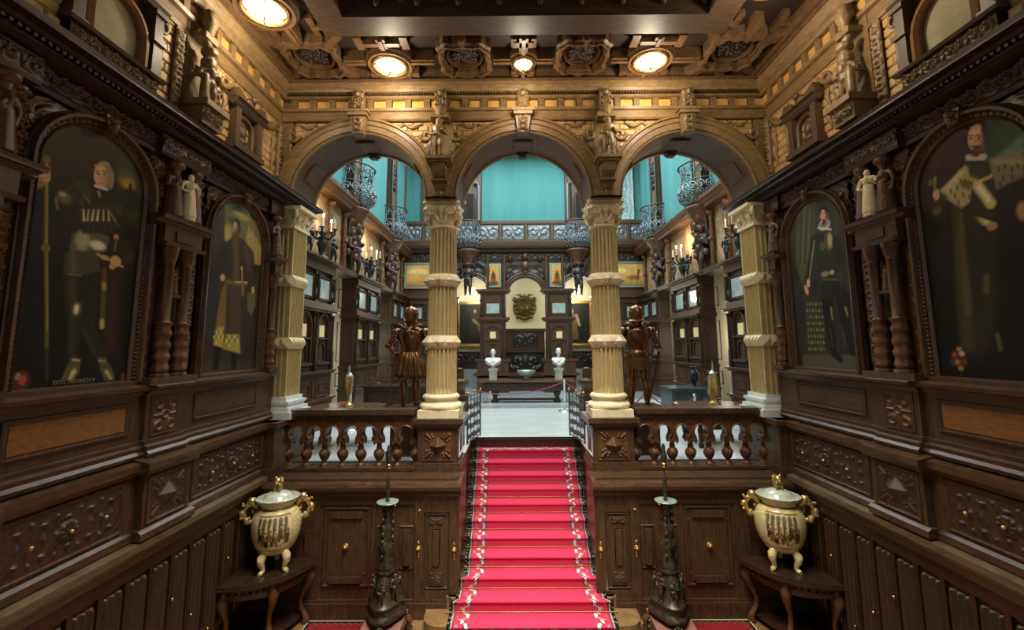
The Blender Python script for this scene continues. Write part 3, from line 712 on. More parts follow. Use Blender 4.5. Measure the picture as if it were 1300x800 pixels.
# ------------------------------------------------------------------ portraits
def canvas(M, c, a, spring, bb, v0, n, paint, res=.0095):
    X, Y = portrait_grid(2*a, spring-v0, bb, res)
    Cc = paint(X/(2*a), Y, spring-v0+bb)
    b = MB(M); b.grid(np.stack([c-a+X, v0+Y, np.full(X.shape, n)], -1), colors=Cc)
    # a back so that the canvas has thickness
    return b
def face(p, x, y, s, hair, beard=None, skin=(.74, .60, .46)):
    p.ell(x, y+.01*s, .085*s, .12*s, hair, .2); p.ell(x-.006*s, y-.012*s, .062*s, .09*s, skin, .2); p.ell(x+.025*s, y-.02*s, .03*s, .07*s, tuple(k*.72 for k in skin), .6, .6)
    for q in (-.024, .022): p.ell(x+q*s-.004*s, y+.008*s, .010*s, .006*s, (.16, .10, .08), .5); p.ell(x+q*s-.004*s, y+.024*s, .015*s, .004*s, (.3, .2, .14), .5)
    p.cap(x-.006*s, y+.01*s, x-.010*s, y-.025*s, .005*s, .009*s, tuple(k*.85 for k in skin), .008); p.ell(x-.008*s, y-.05*s, .018*s, .006*s, (.5, .25, .2), .5)
    if beard: p.ell(x-.004*s, y-.085*s, .035*s, .055*s, beard, .4); p.ell(x-.008*s, y-.043*s, .024*s, .008*s, beard, .4)
# brush strokes of the four portraits, in metres on the canvas: ellipse, stroke, polygon
PIC_KNIGHT = ((27, 25, 21), (66, 59, 48), [
    ('p', [(0.761, 2.501), (1.088, 2.299), (1.215, 1.816), (1.232, 1.471), (0.927, 1.441), (0.778, 2.014)], (66, 70, 44), 0.06, 1),
    ('e', 0.9, 2.122, 0.09, 0.07, (196, 158, 78), 0.9, 0.9, 0),
    ('e', 0.858, 2.209, 0.1, 0.06, (96, 92, 52), 0.9, 0.7, 0),
    ('p', [(0.812, 1.989), (0.897, 2.056), (0.981, 2.067), (1.119, 2.038), (1.139, 1.871), (0.846, 1.782)], (44, 46, 30), 0.04, 1),
    ('p', [(0.934, 1.957), (0.925, 2.103), (0.939, 2.146), (0.962, 2.117), (0.988, 1.975)], (36, 38, 26), 0.01, 1),
    ('e', 0.51, 2.193, 0.3, 0.35, (54, 46, 38), 1, 0.6, 0),
    ('c', 0.862, 1.098, 0.902, 0.386, 0.06, 0.07, (56, 38, 26), 0.08, 1),
    ('e', 0.997, 1.567, 0.12, 0.16, (62, 40, 28), 0.9, 0.8, 0),
    ('e', 0.658, 1.725, 0.3, 0.33, (40, 40, 34), 0.6, 1, 0),
    ('e', 0.138, 1.63, 0.12, 0.15, (34, 34, 30), 0.7, 1, 0),
    ('c', 0.442, 1.069, 0.491, 0.737, 0.115, 0.085, (50, 48, 34), 0.03, 1),
    ('c', 0.493, 0.719, 0.517, 0.281, 0.075, 0.05, (44, 42, 30), 0.03, 1),
    ('c', 0.611, 1.097, 0.611, 0.602, 0.12, 0.09, (40, 38, 28), 0.03, 1),
    ('c', 0.613, 0.584, 0.809, 0.274, 0.08, 0.055, (42, 40, 28), 0.03, 1),
    ('c', 0.424, 0.995, 0.46, 0.77, 0.03, 0.02, (74, 70, 48), 0.05, 0.8),
    ('c', 0.461, 0.682, 0.499, 0.316, 0.018, 0.014, (66, 62, 42), 0.04, 0.8),
    ('c', 0.6, 0.529, 0.723, 0.313, 0.012, 0.012, (64, 60, 40), 0.03, 0.8),
    ('e', 0.497, 0.729, 0.05, 0.075, (96, 92, 60), 0.5, 1, 0),
    ('e', 0.497, 0.729, 0.025, 0.045, (222, 214, 158), 0.7, 1, 0),
    ('c', 0.382, 1.046, 0.5, 1.053, 0.008, 0.008, (150, 142, 96), 0.012, 1),
    ('p', [(0.508, 0.282), (0.594, 0.262), (0.599, 0.138), (0.552, 0.063), (0.427, 0.072), (0.453, 0.146)], (88, 84, 52), 0.02, 1),
    ('c', 0.543, 0.141, 0.514, 0.083, 0.022, 0.014, (202, 194, 128), 0.03, 1),
    ('c', 0.521, 0.255, 0.586, 0.244, 0.008, 0.008, (190, 182, 120), 0.012, 1),
    ('p', [(0.768, 0.275), (0.863, 0.264), (0.98, 0.098), (0.992, 0.03), (0.88, 0.029), (0.827, 0.125)], (84, 80, 50), 0.02, 1),
    ('c', 0.89, 0.122, 0.946, 0.053, 0.016, 0.012, (190, 182, 120), 0.03, 1),
    ('c', 0.789, 0.238, 0.857, 0.225, 0.008, 0.008, (160, 152, 100), 0.012, 1),
    ('p', [(0.378, 1.43), (0.554, 1.525), (0.761, 1.491), (0.742, 1.33), (0.367, 1.252)], (104, 100, 68), 0.03, 1),
    ('p', [(0.323, 1.242), (0.646, 1.31), (0.708, 1.132), (0.5, 1.052), (0.347, 1.045)], (78, 75, 50), 0.03, 1),
    ('e', 0.483, 1.391, 0.07, 0.09, (176, 172, 130), 0.7, 1, 0),
    ('e', 0.643, 1.377, 0.08, 0.045, (232, 228, 190), 0.6, 1, 0),
    ('c', 0.406, 1.224, 0.431, 1.086, 0.03, 0.03, (104, 100, 70), 0.05, 0.8),
    ('p', [(0.324, 1.884), (0.487, 1.943), (0.707, 1.952), (0.922, 1.842), (0.902, 1.653), (0.757, 1.526), (0.475, 1.455), (0.377, 1.576)], (48, 47, 36), 0.03, 1),
    ('p', [(0.406, 1.682), (0.61, 1.814), (0.84, 1.835), (0.898, 1.688), (0.755, 1.543), (0.471, 1.487)], (66, 62, 42), 0.03, 1),
    ('c', 0.515, 1.817, 0.469, 1.503, 0.004, 0.006, (24, 23, 17), 0.008, 0.9),
    ('c', 0.456, 1.684, 0.473, 1.586, 0.006, 0.01, (238, 230, 176), 0.016, 0.95),
    ('c', 0.54, 1.826, 0.503, 1.511, 0.004, 0.006, (24, 23, 17), 0.008, 0.9),
    ('c', 0.507, 1.7, 0.507, 1.596, 0.006, 0.01, (200, 192, 140), 0.016, 0.95),
    ('c', 0.566, 1.835, 0.55, 1.524, 0.004, 0.006, (24, 23, 17), 0.008, 0.9),
    ('c', 0.558, 1.716, 0.554, 1.609, 0.006, 0.01, (226, 218, 160), 0.016, 0.95),
    ('c', 0.593, 1.843, 0.602, 1.538, 0.004, 0.006, (24, 23, 17), 0.008, 0.9),
    ('c', 0.61, 1.732, 0.607, 1.624, 0.006, 0.01, (240, 232, 180), 0.016, 0.95),
    ('c', 0.619, 1.852, 0.668, 1.555, 0.004, 0.006, (24, 23, 17), 0.008, 0.9),
    ('c', 0.664, 1.748, 0.673, 1.643, 0.006, 0.01, (206, 196, 140), 0.016, 0.95),
    ('c', 0.646, 1.861, 0.729, 1.571, 0.004, 0.006, (24, 23, 17), 0.008, 0.9),
    ('c', 0.719, 1.765, 0.734, 1.66, 0.006, 0.01, (216, 206, 150), 0.016, 0.95),
    ('c', 0.673, 1.87, 0.799, 1.589, 0.004, 0.006, (24, 23, 17), 0.008, 0.9),
    ('c', 0.696, 1.878, 0.857, 1.605, 0.004, 0.006, (24, 23, 17), 0.008, 0.9),
    ('e', 0.428, 1.855, 0.09, 0.1, (70, 70, 56), 0.5, 1, 0),
    ('c', 0.313, 1.847, 0.443, 1.727, 0.012, 0.012, (110, 108, 80), 0.03, 0.8),
    ('c', 0.358, 1.88, 0.506, 1.781, 0.01, 0.01, (120, 118, 88), 0.03, 0.8),
    ('e', 0.831, 1.741, 0.08, 0.12, (60, 58, 42), 0.5, 1, 0),
    ('c', 0.731, 1.747, 0.865, 1.625, 0.01, 0.01, (150, 144, 104), 0.02, 0.8),
    ('c', 0.803, 1.805, 0.894, 1.724, 0.008, 0.008, (110, 106, 78), 0.02, 0.8),
    ('c', 0.898, 1.688, 1.03, 1.464, 0.075, 0.06, (46, 44, 34), 0.04, 1),
    ('c', 1.04, 1.351, 0.912, 1.245, 0.055, 0.045, (60, 54, 38), 0.04, 1),
    ('c', 0.349, 1.811, 0.188, 1.646, 0.085, 0.07, (58, 56, 44), 0.04, 1),
    ('e', 0.262, 1.741, 0.07, 0.055, (112, 106, 78), 0.6, 1, 0),
    ('e', 0.243, 1.766, 0.03, 0.02, (190, 182, 138), 0.7, 1, 0),
    ('c', 0.183, 1.629, 0.069, 1.791, 0.065, 0.05, (40, 42, 36), 0.04, 1),
    ('c', 0.189, 1.708, 0.214, 1.623, 0.01, 0.01, (150, 144, 108), 0.02, 0.8),
    ('c', 0.068, 2.014, 0.158, 1.223, 0.018, 0.02, (104, 98, 48), 0.01, 1),
    ('c', 0.161, 1.208, 0.269, 0.353, 0.02, 0.016, (96, 92, 46), 0.01, 1),
    ('c', 0.269, 0.353, 0.302, 0.073, 0.014, 0.01, (58, 54, 30), 0.012, 1),
    ('c', 0.074, 2.009, 0.163, 1.224, 0.006, 0.006, (178, 168, 96), 0.008, 1),
    ('c', 0.167, 1.21, 0.254, 0.518, 0.006, 0.006, (160, 150, 84), 0.008, 1),
    ('e', 0.069, 2.03, 0.03, 0.035, (132, 118, 56), 0.4, 1, 0),
    ('e', 0.155, 1.245, 0.04, 0.035, (120, 112, 58), 0.4, 1, 0),
    ('e', 0.063, 1.873, 0.055, 0.075, (196, 156, 108), 0.3, 1, 0),
    ('c', 0.024, 1.926, 0.099, 1.957, 0.014, 0.012, (222, 180, 130), 0.01, 1),
    ('c', 0.028, 1.894, 0.103, 1.924, 0.014, 0.012, (222, 180, 130), 0.01, 1),
    ('c', 0.032, 1.862, 0.107, 1.892, 0.014, 0.012, (222, 180, 130), 0.01, 1),
    ('c', 0.035, 1.83, 0.111, 1.859, 0.014, 0.012, (222, 180, 130), 0.01, 1),
    ('c', 0.026, 1.909, 0.095, 1.936, 0.003, 0.003, (130, 92, 60), 0.006, 1),
    ('c', 0.03, 1.877, 0.098, 1.904, 0.003, 0.003, (130, 92, 60), 0.006, 1),
    ('c', 0.034, 1.845, 0.102, 1.871, 0.003, 0.003, (130, 92, 60), 0.006, 1),
    ('e', 0.032, 1.8, 0.04, 0.05, (170, 128, 86), 0.5, 1, 0),
    ('e', 0.838, 1.507, 0.028, 0.03, (206, 170, 84), 0.5, 1, 0),
    ('c', 0.84, 1.493, 0.839, 1.368, 0.012, 0.012, (120, 96, 48), 0.01, 1),
    ('c', 0.648, 1.291, 0.95, 1.216, 0.012, 0.012, (196, 152, 84), 0.012, 1),
    ('e', 0.861, 1.256, 0.062, 0.058, (216, 172, 112), 0.3, 1, 0),
    ('e', 0.829, 1.195, 0.035, 0.03, (200, 150, 96), 0.4, 1, 0),
    ('e', 0.734, 1.27, 0.05, 0.025, (196, 160, 104), 0.5, 1, 0),
    ('c', 0.749, 1.138, 0.784, 0.573, 0.03, 0.026, (84, 72, 42), 0.02, 1),
    ('c', 0.754, 1.005, 0.765, 0.968, 0.022, 0.022, (176, 152, 84), 0.03, 1),
    ('c', 0.778, 0.629, 0.784, 0.573, 0.02, 0.02, (190, 168, 92), 0.03, 1),
    ('e', 0.631, 2.11, 0.098, 0.135, (150, 136, 92), 0.2, 1, 0),
    ('e', 0.708, 2.078, 0.035, 0.095, (158, 146, 100), 0.35, 1, 0),
    ('e', 0.597, 2.08, 0.078, 0.118, (222, 182, 136), 0.18, 1, 0),
    ('e', 0.652, 2.092, 0.045, 0.1, (160, 124, 84), 0.8, 0.6, 0),
    ('c', 0.529, 2.157, 0.646, 2.223, 0.012, 0.018, (176, 160, 108), 0.02, 1),
    ('e', 0.563, 2.087, 0.016, 0.008, (52, 38, 28), 0.4, 1, 0),
    ('c', 0.539, 2.104, 0.581, 2.122, 0.004, 0.004, (120, 88, 56), 0.008, 1),
    ('e', 0.636, 2.116, 0.016, 0.008, (52, 38, 28), 0.4, 1, 0),
    ('c', 0.611, 2.133, 0.655, 2.152, 0.004, 0.004, (120, 88, 56), 0.008, 1),
    ('c', 0.591, 2.095, 0.592, 2.043, 0.006, 0.01, (190, 146, 104), 0.01, 1),
    ('c', 0.577, 1.997, 0.623, 2.014, 0.005, 0.005, (150, 84, 64), 0.008, 1),
    ('c', 0.547, 1.957, 0.676, 1.968, 0.014, 0.014, (214, 206, 186), 0.012, 1),
    ('c', 0.589, 1.911, 0.606, 1.874, 0.014, 0.012, (150, 146, 120), 0.02, 1),
    ('e', 0.086, 0.09, 0.07, 0.085, (96, 52, 34), 0.5, 0.9, 0),
    ('e', 0.099, 0.096, 0.03, 0.04, (190, 80, 52), 0.5, 1, 0),
    ('e', 0.059, 0.13, 0.02, 0.03, (150, 140, 120), 0.5, 1, 0),
    ('e', 1.091, 0.056, 0.028, 0.045, (120, 52, 36), 0.4, 1, 0),
])
PIC_ROBE = ((44, 40, 32), (60, 56, 46), [
    ('p', [(0.243, 2.405), (0.849, 2.6), (1.287, 2.151), (1.333, 1.746), (0.858, 1.658), (0.312, 1.808)], (112, 112, 66), 0.03, 1),
    ('e', 0.581, 2.418, 0.2, 0.06, (60, 82, 60), 0.8, 1, 0),
    ('e', 0.683, 2.344, 0.2, 0.05, (172, 156, 92), 0.8, 1, 0),
    ('e', 0.483, 2.219, 0.12, 0.05, (66, 88, 66), 0.8, 1, 0),
    ('e', 0.363, 2.002, 0.09, 0.12, (190, 170, 90), 0.8, 1, 0),
    ('e', 0.954, 2.27, 0.12, 0.08, (126, 116, 66), 0.8, 1, 0),
    ('e', 0.969, 2.436, 0.1, 0.06, (56, 70, 50), 0.8, 1, 0),
    ('p', [(0.832, 1.653), (0.802, 2.034), (0.839, 2.161), (0.869, 2.248), (0.921, 2.142), (0.967, 2.214), (1.018, 2.127), (1.12, 2.091), (1.248, 1.976), (1.28, 1.695)], (176, 152, 82), 0.015, 1),
    ('c', 0.84, 2.043, 0.879, 1.701, 0.008, 0.008, (120, 98, 52), 0.02, 0.8),
    ('c', 0.904, 2.059, 0.943, 1.713, 0.008, 0.008, (120, 98, 52), 0.02, 0.8),
    ('c', 0.969, 2.075, 1.009, 1.726, 0.008, 0.008, (120, 98, 52), 0.02, 0.8),
    ('c', 1.05, 2.094, 1.09, 1.741, 0.008, 0.008, (120, 98, 52), 0.02, 0.8),
    ('c', 1.132, 2.114, 1.172, 1.757, 0.008, 0.008, (120, 98, 52), 0.02, 0.8),
    ('p', [(-0.068, 0.183), (1.746, 0.122), (1.793, -0.293), (-0.031, -0.136)], (64, 54, 42), 0.06, 1),
    ('p', [(-0.008, 2.185), (0.248, 2.37), (0.316, 1.773), (0.054, 1.647)], (66, 60, 48), 0.04, 1),
    ('c', 0.331, 0.373, 0.308, 0.119, 0.07, 0.07, (24, 20, 17), 0.03, 1),
    ('c', 0.699, 0.337, 0.726, 0.102, 0.07, 0.07, (24, 20, 17), 0.03, 1),
    ('p', [(0.35, 1.871), (0.508, 2.001), (0.754, 2.003), (1.02, 1.867), (1.157, 1.392), (1.117, 0.836), (0.957, 0.223), (0.472, 0.321), (0.286, 0.441), (0.336, 1.031), (0.221, 1.192), (0.276, 1.551)], (56, 46, 31), 0.03, 1),
    ('p', [(0.335, 1.224), (0.419, 1.271), (0.502, 0.94), (0.435, 0.356), (0.229, 0.4), (0.271, 0.851)], (118, 96, 44), 0.03, 1),
    ('p', [(0.423, 1.236), (0.775, 1.263), (0.89, 0.261), (0.477, 0.373)], (74, 60, 38), 0.03, 1),
    ('p', [(0.229, 0.4), (0.294, 0.646), (0.434, 0.652), (0.446, 0.356)], (182, 160, 70), 0.03, 0.9),
    ('p', [(0.479, 0.548), (0.807, 0.556), (0.864, 0.269), (0.459, 0.338)], (170, 152, 72), 0.03, 0.9),
    ('e', 0.229, 0.576, 0.02, 0.025, (110, 92, 40), 0.6, 0.7, 0),
    ('e', 0.506, 0.514, 0.022, 0.025, (104, 88, 40), 0.6, 0.7, 0),
    ('e', 0.276, 0.577, 0.02, 0.025, (216, 198, 104), 0.6, 0.7, 0),
    ('e', 0.568, 0.515, 0.022, 0.025, (210, 194, 104), 0.6, 0.7, 0),
    ('e', 0.323, 0.579, 0.02, 0.025, (110, 92, 40), 0.6, 0.7, 0),
    ('e', 0.631, 0.516, 0.022, 0.025, (104, 88, 40), 0.6, 0.7, 0),
    ('e', 0.371, 0.58, 0.02, 0.025, (216, 198, 104), 0.6, 0.7, 0),
    ('e', 0.696, 0.517, 0.022, 0.025, (210, 194, 104), 0.6, 0.7, 0),
    ('e', 0.42, 0.582, 0.02, 0.025, (110, 92, 40), 0.6, 0.7, 0),
    ('e', 0.762, 0.519, 0.022, 0.025, (104, 88, 40), 0.6, 0.7, 0),
    ('e', 0.237, 0.503, 0.02, 0.025, (216, 198, 104), 0.6, 0.7, 0),
    ('e', 0.513, 0.45, 0.022, 0.025, (210, 194, 104), 0.6, 0.7, 0),
    ('e', 0.284, 0.504, 0.02, 0.025, (110, 92, 40), 0.6, 0.7, 0),
    ('e', 0.575, 0.451, 0.022, 0.025, (104, 88, 40), 0.6, 0.7, 0),
    ('e', 0.332, 0.505, 0.02, 0.025, (216, 198, 104), 0.6, 0.7, 0),
    ('e', 0.639, 0.452, 0.022, 0.025, (210, 194, 104), 0.6, 0.7, 0),
    ('e', 0.38, 0.506, 0.02, 0.025, (110, 92, 40), 0.6, 0.7, 0),
    ('e', 0.704, 0.452, 0.022, 0.025, (104, 88, 40), 0.6, 0.7, 0),
    ('e', 0.429, 0.507, 0.02, 0.025, (216, 198, 104), 0.6, 0.7, 0),
    ('e', 0.77, 0.453, 0.022, 0.025, (210, 194, 104), 0.6, 0.7, 0),
    ('e', 0.246, 0.43, 0.02, 0.025, (110, 92, 40), 0.6, 0.7, 0),
    ('e', 0.52, 0.387, 0.022, 0.025, (104, 88, 40), 0.6, 0.7, 0),
    ('e', 0.293, 0.43, 0.02, 0.025, (216, 198, 104), 0.6, 0.7, 0),
    ('e', 0.583, 0.387, 0.022, 0.025, (210, 194, 104), 0.6, 0.7, 0),
    ('p', [(0.527, 1.838), (0.645, 1.864), (0.726, 1.257), (0.572, 1.237)], (98, 78, 48), 0.04, 0.8),
    ('c', 0.489, 1.154, 0.518, 0.656, 0.012, 0.02, (46, 38, 26), 0.03, 1),
    ('c', 0.316, 1.773, 0.249, 1.405, 0.11, 0.09, (52, 42, 29), 0.03, 1),
    ('c', 0.941, 1.791, 1.107, 1.345, 0.11, 0.08, (64, 52, 33), 0.03, 1),
    ('c', 0.796, 1.916, 0.967, 1.561, 0.03, 0.03, (92, 74, 46), 0.05, 0.7),
    ('e', 0.321, 1.346, 0.05, 0.05, (206, 164, 118), 0.4, 1, 0),
    ('e', 1.09, 1.256, 0.045, 0.06, (204, 160, 112), 0.4, 1, 0),
    ('p', [(0.942, 1.207), (1.15, 1.212), (1.184, 1.037), (1.095, 0.854), (0.972, 0.941)], (104, 96, 62), 0.02, 1),
    ('c', 0.416, 1.296, 0.894, 1.336, 0.035, 0.035, (110, 94, 52), 0.03, 1),
    ('c', 0.633, 1.326, 0.924, 1.36, 0.014, 0.014, (190, 166, 90), 0.012, 1),
    ('c', 0.762, 1.545, 0.791, 1.348, 0.018, 0.016, (160, 138, 70), 0.012, 1),
    ('e', 0.755, 1.555, 0.03, 0.035, (178, 152, 80), 0.4, 1, 0),
    ('c', 0.807, 1.313, 0.836, 1.119, 0.04, 0.035, (130, 104, 54), 0.02, 1),
    ('c', 0.836, 1.119, 0.949, 0.186, 0.03, 0.02, (50, 50, 44), 0.015, 1),
    ('e', 0.565, 2.135, 0.095, 0.14, (40, 30, 22), 0.3, 1, 0),
    ('e', 0.525, 2.117, 0.06, 0.1, (204, 164, 122), 0.25, 1, 0),
    ('e', 0.591, 2.116, 0.04, 0.08, (120, 90, 62), 0.8, 0.7, 0),
    ('e', 0.555, 1.956, 0.075, 0.15, (96, 72, 44), 0.5, 1, 0),
    ('e', 0.528, 2.036, 0.04, 0.03, (110, 78, 52), 0.5, 1, 0),
    ('c', 0.482, 2.125, 0.499, 2.081, 0.006, 0.008, (176, 132, 92), 0.01, 1),
    ('e', 0.474, 2.141, 0.014, 0.007, (40, 28, 20), 0.4, 1, 0),
    ('e', 0.55, 2.162, 0.014, 0.007, (40, 28, 20), 0.4, 1, 0),
])
